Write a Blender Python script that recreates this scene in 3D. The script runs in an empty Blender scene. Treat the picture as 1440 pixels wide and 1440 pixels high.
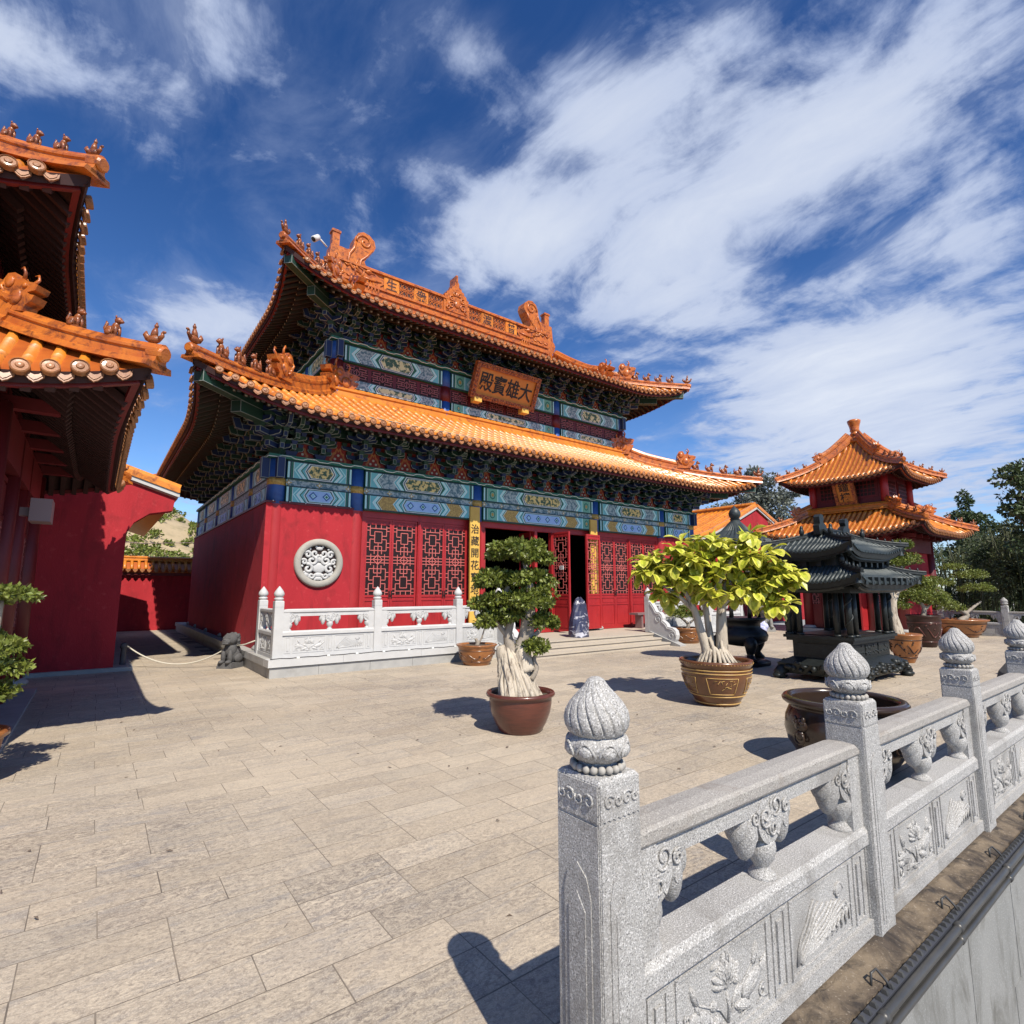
import bpy, math, random
from mathutils import Vector, Matrix
import numpy as np
random.seed(7)
SC = bpy.context.scene
COL = SC.collection
PI = math.pi

# ------------------------------------------------------------------ camera
F_PX, Y_HOR, X_VP, H_CAM = 765.0, 829.0, 1740.0, 1.75
PITCH = math.atan((Y_HOR - 720) / F_PX)
YAW = math.atan((X_VP - 720) / (F_PX / math.cos(PITCH)))
fh = Vector((math.cos(YAW), math.sin(YAW), 0))
c_right = Vector((math.sin(YAW), -math.cos(YAW), 0))
c_fwd = fh * math.cos(PITCH) + Vector((0, 0, math.sin(PITCH)))
c_up = -fh * math.sin(PITCH) + Vector((0, 0, math.cos(PITCH)))
cam_d = bpy.data.cameras.new('camera')
cam_d.sensor_width = 36.0
cam_d.lens = F_PX / 1440 * 36
cam_d.clip_start = 0.05
cam_d.clip_end = 4000
cam = bpy.data.objects.new('camera', cam_d)
COL.objects.link(cam)
cam.matrix_world = Matrix(((c_right.x, c_up.x, -c_fwd.x, 0), (c_right.y, c_up.y, -c_fwd.y, 0),
                           (c_right.z, c_up.z, -c_fwd.z, H_CAM), (0, 0, 0, 1)))
SC.camera = cam

# ------------------------------------------------------------------ sun + exposure
SUN_EL = math.radians(49.5)
SUN_AZ = math.atan2(-0.19, -0.982)          # rotation from +Y towards +X
sun_dir = Vector((math.sin(SUN_AZ) * math.cos(SUN_EL), math.cos(SUN_AZ) * math.cos(SUN_EL), math.sin(SUN_EL)))
sd = bpy.data.lights.new('sun', 'SUN')
sd.energy = 5.0
sd.angle = math.radians(0.5)
sd.color = (1.0, 0.92, 0.80)
so = bpy.data.objects.new('sun', sd)
COL.objects.link(so)
so.rotation_euler = (-sun_dir).to_track_quat('-Z', 'Y').to_euler()
SC.view_settings.view_transform = 'Standard'
SC.view_settings.look = 'None'
SC.view_settings.exposure = 0.25
SC.view_settings.gamma = 1.0
SC.view_settings.use_curve_mapping = False
SC.cycles.max_bounces = 6
SC.cycles.diffuse_bounces = 1
SC.cycles.glossy_bounces = 2
SC.cycles.transparent_max_bounces = 6


# ------------------------------------------------------------------ node helpers
class NT:
    def __init__(s, tree):
        s.t = tree
        s.n = tree.nodes
        s.l = tree.links

    def node(s, typ, **kw):
        n = s.n.new(typ)
        for k, v in kw.items():
            setattr(n, k, v)
        return n

    def set(s, sock, v):
        if isinstance(v, bpy.types.NodeSocket):
            s.l.new(v, sock)
        elif v is not None:
            if isinstance(v, (tuple, list)) and len(v) == 3 and sock.type == 'RGBA':
                v = (*v, 1)
            sock.default_value = v

    def math(s, op, a, b=None, c=None, clamp=False):
        n = s.node('ShaderNodeMath', operation=op, use_clamp=clamp)
        for i, v in enumerate((a, b, c)):
            if v is not None:
                s.set(n.inputs[i], v)
        return n.outputs[0]

    def vmath(s, op, a, b=None):
        n = s.node('ShaderNodeVectorMath', operation=op)
        s.set(n.inputs[0], a)
        if b is not None:
            s.set(n.inputs[1], b)
        return n

    def mix(s, f, a, b, mode='MIX'):
        n = s.node('ShaderNodeMix', data_type='RGBA', blend_type=mode)
        s.set(n.inputs['Factor'], f)
        s.set(n.inputs[6], a)
        s.set(n.inputs[7], b)
        return n.outputs[2]

    def noise(s, vec, scale, detail=4, rough=0.55, dist=0.0):
        n = s.node('ShaderNodeTexNoise')
        if vec is not None:
            s.set(n.inputs['Vector'], vec)
        n.inputs['Scale'].default_value = scale
        n.inputs['Detail'].default_value = detail
        n.inputs['Roughness'].default_value = rough
        n.inputs['Distortion'].default_value = dist
        return n.outputs['Fac']

    def mapr(s, v, a, b, c=0.0, d=1.0, smooth=False):
        n = s.node('ShaderNodeMapRange')
        n.interpolation_type = 'SMOOTHSTEP' if smooth else 'LINEAR'
        s.set(n.inputs[0], v)
        for i, x in enumerate((a, b, c, d)):
            s.set(n.inputs[i + 1], x)
        return n.outputs[0]

    def sep(s, v):
        n = s.node('ShaderNodeSeparateXYZ')
        s.set(n.inputs[0], v)
        return n.outputs

    def comb(s, x, y, z):
        n = s.node('ShaderNodeCombineXYZ')
        for i, v in enumerate((x, y, z)):
            s.set(n.inputs[i], v)
        return n.outputs[0]


# ------------------------------------------------------------------ world: sky with clouds
world = bpy.data.worlds.new('World')
SC.world = world
world.use_nodes = True
W = NT(world.node_tree)
W.n.clear()
sky = W.node('ShaderNodeTexSky', sky_type='NISHITA')
sky.sun_disc = False
sky.sun_elevation = SUN_EL
sky.sun_rotation = SUN_AZ
sky.altitude = 600
sky.air_density = 1.0
sky.dust_density = 0.35
sky.ozone_density = 2.5
hs = W.node('ShaderNodeHueSaturation')
hs.inputs['Saturation'].default_value = 1.12
hs.inputs['Value'].default_value = 1.0
W.l.new(sky.outputs[0], hs.inputs['Color'])
tc = W.node('ShaderNodeTexCoord')
dx, dy, dz = W.sep(tc.outputs['Generated'])
den = W.math('MAXIMUM', W.math('ADD', dz, 0.10), 0.03)
pu = W.math('DIVIDE', dx, den)
pv = W.math('DIVIDE', dy, den)
pvec = W.comb(pu, pv, 0.0)
warp = W.node('ShaderNodeTexNoise')
W.l.new(pvec, warp.inputs['Vector'])
warp.inputs['Scale'].default_value = 1.1
warp.inputs['Detail'].default_value = 3
wv = W.vmath('SCALE', W.vmath('SUBTRACT', warp.outputs['Color'], (0.5, 0.5, 0.5)).outputs[0])
wv.inputs['Scale'].default_value = 0.45
pw = W.vmath('ADD', pvec, wv.outputs[0]).outputs[0]
# streaks run along a fixed wind direction
WD = math.radians(90)
mp = W.node('ShaderNodeMapping', vector_type='TEXTURE')
mp.inputs['Rotation'].default_value = (0, 0, WD)
mp.inputs['Scale'].default_value = (1.55, 0.66, 1)
W.l.new(pw, mp.inputs['Vector'])
sv = mp.outputs[0]
n_big = W.noise(W.vmath('ADD', pw, (3.1, 1.7, 0)).outputs[0], 0.75, 3, 0.5)
n_str = W.noise(sv, 2.6, 9, 0.62, 0.3)
n_puf = W.noise(pw, 6.5, 9, 0.62, 0.1)
# the large cloud fields and gaps of this day, by where they stand in the cloud layer
BLOBS = [(0.90, 0.72, 0.46, 0.38), (1.06, 0.32, 0.38, 0.32), (0.72, 1.00, 0.28, 0.36), (1.22, 0.92, 0.40, 0.26), (1.95, 0.72, 0.75, 0.34),
         (2.60, 0.95, 1.10, 0.32), (3.60, 1.30, 1.60, 0.22), (-0.20, 1.08, 0.15, 0.36), (0.42, 0.66, 0.12, 0.24), (0.28, 1.80, 0.40, 0.28), (0.66, 0.60, 0.18, 0.22),
         (0.46, 0.92, 0.10, 0.14), (0.75, 0.44, 0.18, 0.18), (1.50, 0.30, 0.30, 0.14),
         (1.38, 0.58, 0.14, -0.16), (0.02, 1.45, 0.40, -0.14), (0.10, 1.00, 0.16, -0.06), (0.24, 0.82, 0.20, -0.08), (0.55, 0.80, 0.10, -0.12)]
field = W.math('MULTIPLY_ADD', n_big, 0.5, -0.25)
for (bx, by, br, bw) in BLOBS:
    dd = W.vmath('DISTANCE', pvec, (bx, by, 0)).outputs['Value']
    g = W.mapr(dd, br, 0.0, 0.0, bw, True)
    field = W.math('ADD', field, g)
dens = W.math('ADD', W.math('ADD', W.math('MULTIPLY', n_str, 0.72), W.math('MULTIPLY', n_puf, 0.68)), field)
mask = W.mapr(dens, 0.66, 0.98, 0.0, 1.0, True)
thin = W.mapr(W.math('ADD', n_str, W.math('MULTIPLY', field, 0.8)), 0.38, 0.85, 0.0, 0.46, True)
mask = W.math('MAXIMUM', W.math('MULTIPLY', mask, 0.93), thin)
hor = W.mapr(dz, 0.0, 0.07, 0.35, 1.0)
mask = W.math('MULTIPLY', mask, hor)
shade = W.mapr(W.math('SUBTRACT', dens, W.math('MULTIPLY', n_puf, 0.5)), 0.5, 1.1, 0.0, 1.0)
ccol = W.mix(shade, (3.7, 4.5, 6.5), (7.2, 7.6, 8.3))
tcol = W.mix(W.mapr(dz, 0.05, 0.62, 0.0, 1.0), (1.08, 1.22, 1.46), (0.40, 0.66, 1.0))
tint = W.mix(1.0, hs.outputs[0], tcol, 'MULTIPLY')
fin = W.mix(mask, tint, ccol)
bg = W.node('ShaderNodeBackground')
W.l.new(fin, bg.inputs['Color'])
bg.inputs['Strength'].default_value = 0.1
wo = W.node('ShaderNodeOutputWorld')
W.l.new(bg.outputs[0], wo.inputs[0])


# ------------------------------------------------------------------ materials
MATS = {}


def mat(name, col, rough=0.6, col2=None, nscale=6.0, namt=1.0, bump=0.0, bscale=40.0, metal=0.0, coat=0.0,
        spec=0.5, stretch=None, island=0.0, dirt=None, speck=None, transl=0.0, edge=None, detail=5):
    """general weathered surface: base/secondary colour by noise, speckle, dirt, bump"""
    if name in MATS:
        return MATS[name]
    m = bpy.data.materials.new(name)
    m.use_nodes = True
    T = NT(m.node_tree)
    b = T.n['Principled BSDF']
    geo = T.node('ShaderNodeNewGeometry')
    pos = geo.outputs['Position']
    if stretch:
        pos = T.vmath('MULTIPLY', pos, stretch).outputs[0]
    c = (*col, 1)
    if col2:
        nf = T.noise(pos, nscale, detail, 0.6)
        f = T.mapr(nf, 0.5 - 0.22 / namt, 0.5 + 0.22 / namt, 0, 1)
        c = T.mix(f, col, col2)
    if island:
        oi = T.node('ShaderNodeObjectInfo')
        rr = T.math('FRACT', T.math('ADD', oi.outputs['Random'], geo.outputs['Random Per Island']))
        k = T.mapr(rr, 0, 1, 1 - island, 1 + island * 0.6)
        vm = T.vmath('SCALE', c if isinstance(c, bpy.types.NodeSocket) else (c[0], c[1], c[2]))
        T.set(vm.inputs['Scale'], k)
        c = vm.outputs[0]
    if speck:                                   # (scale, colour, low, high)
        for (ss, scol, lo, hi) in speck:
            sp = T.mapr(T.noise(geo.outputs['Position'], ss, 2, 0.6), lo, hi, 0, 1)
            c = T.mix(sp, c, scol)
    if dirt:                                    # (scale, colour, low, high)
        dn = T.mapr(T.noise(pos, dirt[0], 6, 0.65, 0.6), dirt[2], dirt[3], 0, 1)
        c = T.mix(dn, c, dirt[1])
    if edge:                                    # painted outline along the borders of each face, metres
        uv = T.node('ShaderNodeUVMap', uv_map='UVMap')
        sz = T.node('ShaderNodeUVMap', uv_map='SIZE')
        u, v, _ = T.sep(uv.outputs[0])
        sw, sh, _ = T.sep(sz.outputs[0])
        eu = T.math('MULTIPLY', T.math('MINIMUM', u, T.math('SUBTRACT', 1.0, u)), sw)
        ev = T.math('MULTIPLY', T.math('MINIMUM', v, T.math('SUBTRACT', 1.0, v)), sh)
        e = T.math('LESS_THAN', T.math('MINIMUM', eu, ev), edge[0])
        c = T.mix(e, c, edge[1])
    T.set(b.inputs['Base Color'], c)
    b.inputs['Roughness'].default_value = rough
    b.inputs['Metallic'].default_value = metal
    b.inputs['Specular IOR Level'].default_value = spec
    if coat:
        b.inputs['Coat Weight'].default_value = coat
        b.inputs['Coat Roughness'].default_value = 0.15
    if bump:
        bn = T.node('ShaderNodeBump')
        bn.inputs['Strength'].default_value = bump
        bn.inputs['Distance'].default_value = 0.02
        T.l.new(T.noise(pos, bscale, 6, 0.65), bn.inputs['Height'])
        T.l.new(bn.outputs[0], b.inputs['Normal'])
    if transl:
        tr = T.node('ShaderNodeBsdfTranslucent')
        T.set(tr.inputs['Color'], c)
        mx = T.node('ShaderNodeMixShader')
        mx.inputs[0].default_value = transl
        T.l.new(b.outputs[0], mx.inputs[1])
        T.l.new(tr.outputs[0], mx.inputs[2])
        T.l.new(mx.outputs[0], T.n['Material Output'].inputs['Surface'])
    MATS[name] = m
    return m


WHITE_LINE = (0.26, 0.30, 0.27)
mat('red_plaster', (0.37, 0.011, 0.020), 0.82, (0.45, 0.020, 0.030), 0.9, bump=0.35, bscale=45, stretch=(1.6, 1.6, 0.45), dirt=(1.7, (0.25, 0.010, 0.016), 0.52, 0.74), speck=[(7, (0.50, 0.045, 0.05), 0.60, 0.80), (2.2, (0.30, 0.012, 0.018), 0.56, 0.72)], detail=9)
mat('red_paint', (0.43, 0.026, 0.028), 0.45, (0.33, 0.016, 0.020), 2.4, bump=0.12, bscale=30, stretch=(1, 1, 0.4), dirt=(5, (0.24, 0.014, 0.016), 0.56, 0.76))
mat('dark_or_shaded_red', (0.16, 0.010, 0.012), 0.5, (0.11, 0.007, 0.009), 3.0)  # dark red parts, and tower woodwork darkened to stand in for shade
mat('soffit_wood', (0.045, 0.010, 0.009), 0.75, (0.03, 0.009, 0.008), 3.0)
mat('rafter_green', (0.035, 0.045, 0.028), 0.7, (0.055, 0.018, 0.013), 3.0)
mat('glaze_brown', (0.34, 0.105, 0.022), 0.34, (0.22, 0.055, 0.016), 9, bump=0.35, bscale=40, coat=0.2, dirt=(14, (0.09, 0.03, 0.014), 0.5, 0.66))
mat('glaze_tile', (0.74, 0.265, 0.024), 0.38, (0.60, 0.175, 0.014), 2.2, bump=0.12, bscale=14, coat=0.12, island=0.22, dirt=(6.0, (0.26, 0.07, 0.016), 0.51, 0.70))
mat('glaze_deep', (0.62, 0.19, 0.025), 0.32, (0.42, 0.095, 0.018), 4.0, bump=0.3, bscale=26, coat=0.08, dirt=(7.0, (0.15, 0.04, 0.016), 0.49, 0.66))
mat('glaze_cap', (0.40, 0.17, 0.058), 0.48, (0.28, 0.10, 0.032), 9.0, bump=0.35, bscale=50, coat=0.25, island=0.22, dirt=(12.0, (0.22, 0.09, 0.04), 0.54, 0.7))
mat('glaze_base', (0.50, 0.13, 0.018), 0.4, (0.34, 0.075, 0.015), 4.0, coat=0.2)
mat('glaze_hole', (0.045, 0.012, 0.008), 0.6)
mat('bracket_green', (0.012, 0.05, 0.032), 0.6, edge=(0.011, WHITE_LINE))
mat('bracket_blue', (0.012, 0.03, 0.11), 0.6, edge=(0.011, WHITE_LINE))
mat('paint_line', (0.34, 0.38, 0.34), 0.6)
mat('bracket_board', (0.34, 0.028, 0.018), 0.65, (0.25, 0.02, 0.016), 8)
mat('flame_gold', (0.52, 0.22, 0.07), 0.6, (0.40, 0.09, 0.03), 12)
mat('pearl', (0.55, 0.50, 0.40), 0.5)
mat('paint_teal', (0.16, 0.50, 0.54), 0.55, (0.20, 0.56, 0.58), 5)
mat('paint_light', (0.55, 0.86, 0.84), 0.55, (0.48, 0.80, 0.78), 7)
mat('paint_white', (0.78, 0.84, 0.80), 0.55)
mat('paint_green', (0.018, 0.13, 0.085), 0.55, (0.03, 0.17, 0.11), 6)
mat('paint_blue', (0.020, 0.075, 0.30), 0.5, (0.03, 0.12, 0.38), 9)
mat('paint_sky', (0.30, 0.48, 0.82), 0.55, (0.42, 0.60, 0.88), 6)
mat('paint_jade', (0.20, 0.48, 0.34), 0.55, (0.15, 0.40, 0.30), 6)
mat('paint_grey', (0.10, 0.19, 0.23), 0.6, (0.42, 0.50, 0.50), 14, namt=4, detail=6)
mat('paint_dark', (0.015, 0.04, 0.06), 0.55)
mat('dragon_gold', (0.055, 0.11, 0.055), 0.5, (0.85, 0.62, 0.22), 9.0, namt=6.0, detail=3)
mat('dragon_cream', (0.06, 0.12, 0.07), 0.5, (0.80, 0.70, 0.36), 9.0, namt=6.0, detail=3)
mat('lotus_gold', (0.58, 0.38, 0.10), 0.5, (0.40, 0.24, 0.06), 22, namt=3)
mat('plaque_gold', (0.68, 0.25, 0.035), 0.45, (0.58, 0.19, 0.03), 4)
mat('plaque_frame', (0.50, 0.15, 0.035), 0.5, (0.18, 0.04, 0.02), 14, namt=3, bump=0.5, bscale=30)
mat('board_yellow', (0.74, 0.47, 0.09), 0.5, (0.66, 0.38, 0.07), 3)
mat('ink', (0.015, 0.011, 0.012), 0.5)
mat('lattice_edge', (0.56, 0.15, 0.13), 0.5, (0.48, 0.10, 0.09), 9)
mat('lattice_dull', (0.34, 0.10, 0.10), 0.6)
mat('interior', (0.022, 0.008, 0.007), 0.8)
mat('glass_dark', (0.022, 0.012, 0.012), 0.35, spec=0.25)
mat('sign_white', (0.75, 0.77, 0.75), 0.5)
mat('marble', (0.57, 0.57, 0.56), 0.6, (0.50, 0.50, 0.495), 5, bump=0.15, bscale=60, dirt=(3.0, (0.46, 0.45, 0.43), 0.60, 0.82))
mat('marble_grey', (0.43, 0.425, 0.405), 0.7, (0.34, 0.34, 0.33), 4, bump=0.2, bscale=50, dirt=(2.4, (0.27, 0.26, 0.24), 0.56, 0.8))
mat('granite', (0.45, 0.44, 0.418), 0.78, (0.345, 0.337, 0.322), 1.8, bump=0.45, bscale=130, detail=8,
    speck=[(170, (0.66, 0.65, 0.63), 0.51, 0.62), (210, (0.13, 0.127, 0.122), 0.55, 0.66)], dirt=(2.4, (0.22, 0.208, 0.19), 0.52, 0.76))
mat('ring_stone', (0.42, 0.40, 0.35), 0.75, (0.33, 0.315, 0.28), 5, bump=0.2, bscale=50)
mat('granite_worn', (0.40, 0.375, 0.34), 0.8, (0.33, 0.31, 0.285), 4.0, bump=0.4, bscale=120, detail=8,
    speck=[(150, (0.55, 0.53, 0.48), 0.54, 0.68), (230, (0.15, 0.14, 0.13), 0.54, 0.68)], dirt=(6, (0.25, 0.215, 0.18), 0.56, 0.78))
mat('groove', (0.11, 0.11, 0.11), 0.85)
mat('bead_cream', (0.42, 0.40, 0.36), 0.7, (0.34, 0.32, 0.29), 40)
mat('step_stone', (0.52, 0.45, 0.36), 0.75, (0.44, 0.39, 0.32), 3, bump=0.2, bscale=40)
mat('bronze', (0.014, 0.017, 0.017), 0.45, (0.028, 0.033, 0.032), 9, metal=0.3, bump=0.3, bscale=30)
mat('bronze_tile', (0.024, 0.032, 0.033), 0.48, (0.05, 0.064, 0.065), 7, metal=0.2, bump=0.2, bscale=30)
mat('bronze_black', (0.013, 0.013, 0.014), 0.4, (0.025, 0.026, 0.028), 9, metal=0.4, bump=0.3, bscale=30)
mat('clay_pot', (0.13, 0.036, 0.022), 0.32, (0.075, 0.022, 0.015), 5, stretch=(1, 1, 6), bump=0.15, bscale=8, coat=0.3)
mat('clay_pot_dark', (0.030, 0.014, 0.011), 0.5, (0.05, 0.022, 0.014), 4, bump=0.3, bscale=12, coat=0.08, spec=0.3)
mat('pot_glaze', (0.17, 0.066, 0.02), 0.30, (0.10, 0.036, 0.014), 5, coat=0.5, bump=0.1, bscale=20)
mat('pot_orange', (0.36, 0.14, 0.035), 0.35, (0.24, 0.08, 0.02), 7, coat=0.4, bump=0.4, bscale=14)
mat('pot_gold', (0.58, 0.37, 0.13), 0.4, (0.45, 0.27, 0.08), 12)
mat('vat_glaze', (0.030, 0.019, 0.014), 0.22, (0.05, 0.032, 0.022), 4, coat=0.2, bump=0.08, bscale=9, spec=0.4)
mat('soil', (0.06, 0.045, 0.032), 0.95, (0.10, 0.08, 0.055), 30, bump=0.8, bscale=60)
mat('bark_pale', (0.62, 0.55, 0.44), 0.85, (0.44, 0.375, 0.29), 9, stretch=(1, 1, 0.25), bump=1.0, bscale=30, dirt=(13, (0.17, 0.13, 0.10), 0.53, 0.66))
mat('bark_grey', (0.38, 0.33, 0.27), 0.8, (0.27, 0.23, 0.18), 9, bump=0.5, bscale=25)
mat('bark_brown', (0.10, 0.075, 0.055), 0.85, (0.16, 0.12, 0.09), 9, bump=0.6, bscale=20)
mat('leaf_green', (0.12, 0.16, 0.024), 0.42, (0.22, 0.25, 0.045), 9, namt=1.5, island=0.45, transl=0.18)
mat('leaf_dark', (0.045, 0.072, 0.024), 0.5, (0.08, 0.115, 0.036), 3, island=0.45, transl=0.15)
mat('leaf_bamboo', (0.06, 0.075, 0.022), 0.55, (0.10, 0.112, 0.034), 2, island=0.45, transl=0.2)
mat('leaf_grey', (0.26, 0.28, 0.24), 0.6, (0.12, 0.14, 0.10), 3, island=0.5, transl=0.15)
mat('leaf_yellow', (0.72, 0.68, 0.07), 0.38, (0.80, 0.76, 0.16), 8, island=0.35, transl=0.28)
mat('leaf_mid', (0.40, 0.45, 0.035), 0.4, (0.56, 0.58, 0.05), 9, island=0.3, transl=0.22)
mat('stone_dark', (0.12, 0.118, 0.118), 0.85, (0.07, 0.068, 0.07), 8, bump=0.8, bscale=25)
mat('stone_pale', (0.34, 0.33, 0.31), 0.85, (0.2, 0.2, 0.19), 8, bump=0.8, bscale=25)
mat('rope', (0.62, 0.58, 0.48), 0.85, (0.5, 0.46, 0.38), 40)
mat('pipe_black', (0.035, 0.036, 0.037), 0.38, (0.07, 0.068, 0.064), 12, stretch=(0.3, 1, 1))
mat('led_strip', (0.055, 0.06, 0.075), 0.45)
mat('ledge_mortar', (0.20, 0.155, 0.105), 0.95, (0.09, 0.068, 0.05), 5, namt=1.6, bump=0.9, bscale=24, detail=9,
    speck=[(80, (0.32, 0.27, 0.21), 0.60, 0.74)], dirt=(7, (0.040, 0.032, 0.027), 0.48, 0.64))
mat('wall_slab', (0.29, 0.29, 0.275), 0.7, (0.21, 0.212, 0.20), 1.6, bump=0.15, bscale=40, island=0.06, detail=9, stretch=(1.6, 1, 0.7),
    dirt=(2.6, (0.13, 0.126, 0.11), 0.50, 0.70), speck=[(120, (0.40, 0.40, 0.39), 0.56, 0.72)])
mat('joint', (0.12, 0.10, 0.082), 0.95, (0.28, 0.235, 0.18), 3.5, namt=1.5)
mat('hill_soil', (0.46, 0.36, 0.22), 0.95, (0.36, 0.28, 0.17), 0.25, bump=0.5, bscale=2, dirt=(0.3, (0.24, 0.20, 0.11), 0.5, 0.75))
mat('lower_ground', (0.30, 0.29, 0.27), 0.9, (0.24, 0.23, 0.22), 0.6)
mat('fabric_blue', (0.30, 0.33, 0.62), 0.6, (0.62, 0.62, 0.75), 12, namt=2)
mat('metal_white', (0.70, 0.70, 0.68), 0.4)
mat('metal_grey', (0.24, 0.16, 0.16), 0.5)
mat('boulder', (0.022, 0.024, 0.05), 0.35, (0.05, 0.055, 0.11), 6, stretch=(1.6, 1.6, 3.6), coat=0.1, dirt=(2.0, (0.50, 0.50, 0.55), 0.56, 0.62), detail=7)


def paving_mat():
    m = bpy.data.materials.new('paving_stone')
    m.use_nodes = True
    T = NT(m.node_tree)
    b = T.n['Principled BSDF']
    geo = T.node('ShaderNodeNewGeometry')
    oi = T.node('ShaderNodeObjectInfo')
    pos = geo.outputs['Position']
    rnd = T.math('FRACT', T.math('ADD', oi.outputs['Random'], geo.outputs['Random Per Island']))
    off = T.vmath('ADD', pos, T.comb(T.math('MULTIPLY', rnd, 37.0), T.math('MULTIPLY', rnd, 19.0), rnd)).outputs[0]
    base = T.mix(T.noise(pos, 0.35, 4, 0.6), (0.57, 0.48, 0.355), (0.49, 0.418, 0.325))
    base = T.mix(T.math('MULTIPLY', rnd, 0.6), base, (0.61, 0.52, 0.395))
    pr = T.math('FRACT', T.math('MULTIPLY', rnd, 7.31))
    patch = T.mapr(T.noise(pos, 0.33, 4, 0.55), 0.34, 0.62, 0.35, 1.0)
    # rough hewn faces: directional streaks, chips and pits
    g1 = T.mapr(T.noise(T.vmath('MULTIPLY', off, (11.0, 17, 6)).outputs[0], 1.0, 10, 0.80, 2.0), 0.41, 0.60, 0, 1)
    g1 = T.math('MULTIPLY', T.math('MULTIPLY', g1, patch), T.mapr(pr, 0, 1, 0.55, 1.0))
    c = T.mix(g1, base, (0.125, 0.104, 0.094))
    blu = T.mapr(T.noise(T.vmath('MULTIPLY', off, (1.6, 5.6, 1)).outputs[0], 1.0, 7, 0.68, 2.2), 0.50, 0.68, 0, 0.8)
    c = T.mix(T.math('MULTIPLY', blu, patch), c, (0.225, 0.22, 0.222))
    sp = T.mapr(T.noise(pos, 120, 2, 0.6), 0.53, 0.68, 0, 0.65)
    c = T.mix(sp, c, (0.64, 0.565, 0.455))
    sp2 = T.mapr(T.noise(pos, 42, 6, 0.78), 0.515, 0.62, 0, 0.85)
    c = T.mix(T.math('MULTIPLY', sp2, patch), c, (0.16, 0.134, 0.118))
    stain = T.mapr(T.noise(pos, 1.1, 8, 0.72, 1.2), 0.50, 0.76, 0, 0.42)
    c = T.mix(stain, c, (0.25, 0.21, 0.178))
    tone = T.vmath('SCALE', c)
    T.set(tone.inputs['Scale'], T.mapr(T.math('FRACT', T.math('MULTIPLY', rnd, 13.7)), 0, 1, 0.92, 1.08))
    c = T.mix(T.math('MULTIPLY', T.mapr(T.math('FRACT', T.math('MULTIPLY', rnd, 3.9)), 0, 1, 0, 0.20), 1.0), tone.outputs[0], (0.50, 0.39, 0.26))
    T.set(b.inputs['Base Color'], c)
    b.inputs['Roughness'].default_value = 0.72
    bn = T.node('ShaderNodeBump')
    bn.inputs['Strength'].default_value = 0.6
    bn.inputs['Distance'].default_value = 0.015
    T.l.new(T.noise(T.vmath('MULTIPLY', off, (1, 2, 1)).outputs[0], 22, 7, 0.7), bn.inputs['Height'])
    T.l.new(bn.outputs[0], b.inputs['Normal'])
    MATS['paving_stone'] = m


paving_mat()


# ------------------------------------------------------------------ object helpers
WO = {}


def tag(o, label=None, cat=None, group=None, kind=None):
    if label:
        o['label'] = label
    if cat:
        o['category'] = cat
    if group:
        o['group'] = group
    if kind:
        o['kind'] = kind
    return o


def thing(name, label, cat, org=(0, 0, 0), group=None):
    o = bpy.data.objects.new(name, None)
    o.empty_display_size = 0.2
    COL.objects.link(o)
    o.location = org
    WO[o.name] = Vector(org)
    return tag(o, label, cat, group)


def link(name, mesh, parent=None, org=(0, 0, 0)):
    o = bpy.data.objects.new(name, mesh)
    COL.objects.link(o)
    if parent is not None:
        o.parent = parent
        WO[o.name] = WO[parent.name].copy()
    else:
        o.location = org
        WO[o.name] = Vector(org)
    return o


def inst(name, mesh, parent, loc, rot=(0, 0, 0), scale=(1, 1, 1)):
    """object sharing mesh data, placed at world loc under its parent"""
    o = bpy.data.objects.new(name, mesh)
    COL.objects.link(o)
    p = Vector(loc)
    if parent is not None:
        o.parent = parent
        p = p - WO[parent.name]
    o.location = p
    o.rotation_euler = rot
    o.scale = scale
    WO[o.name] = Vector(loc)
    return o


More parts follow.
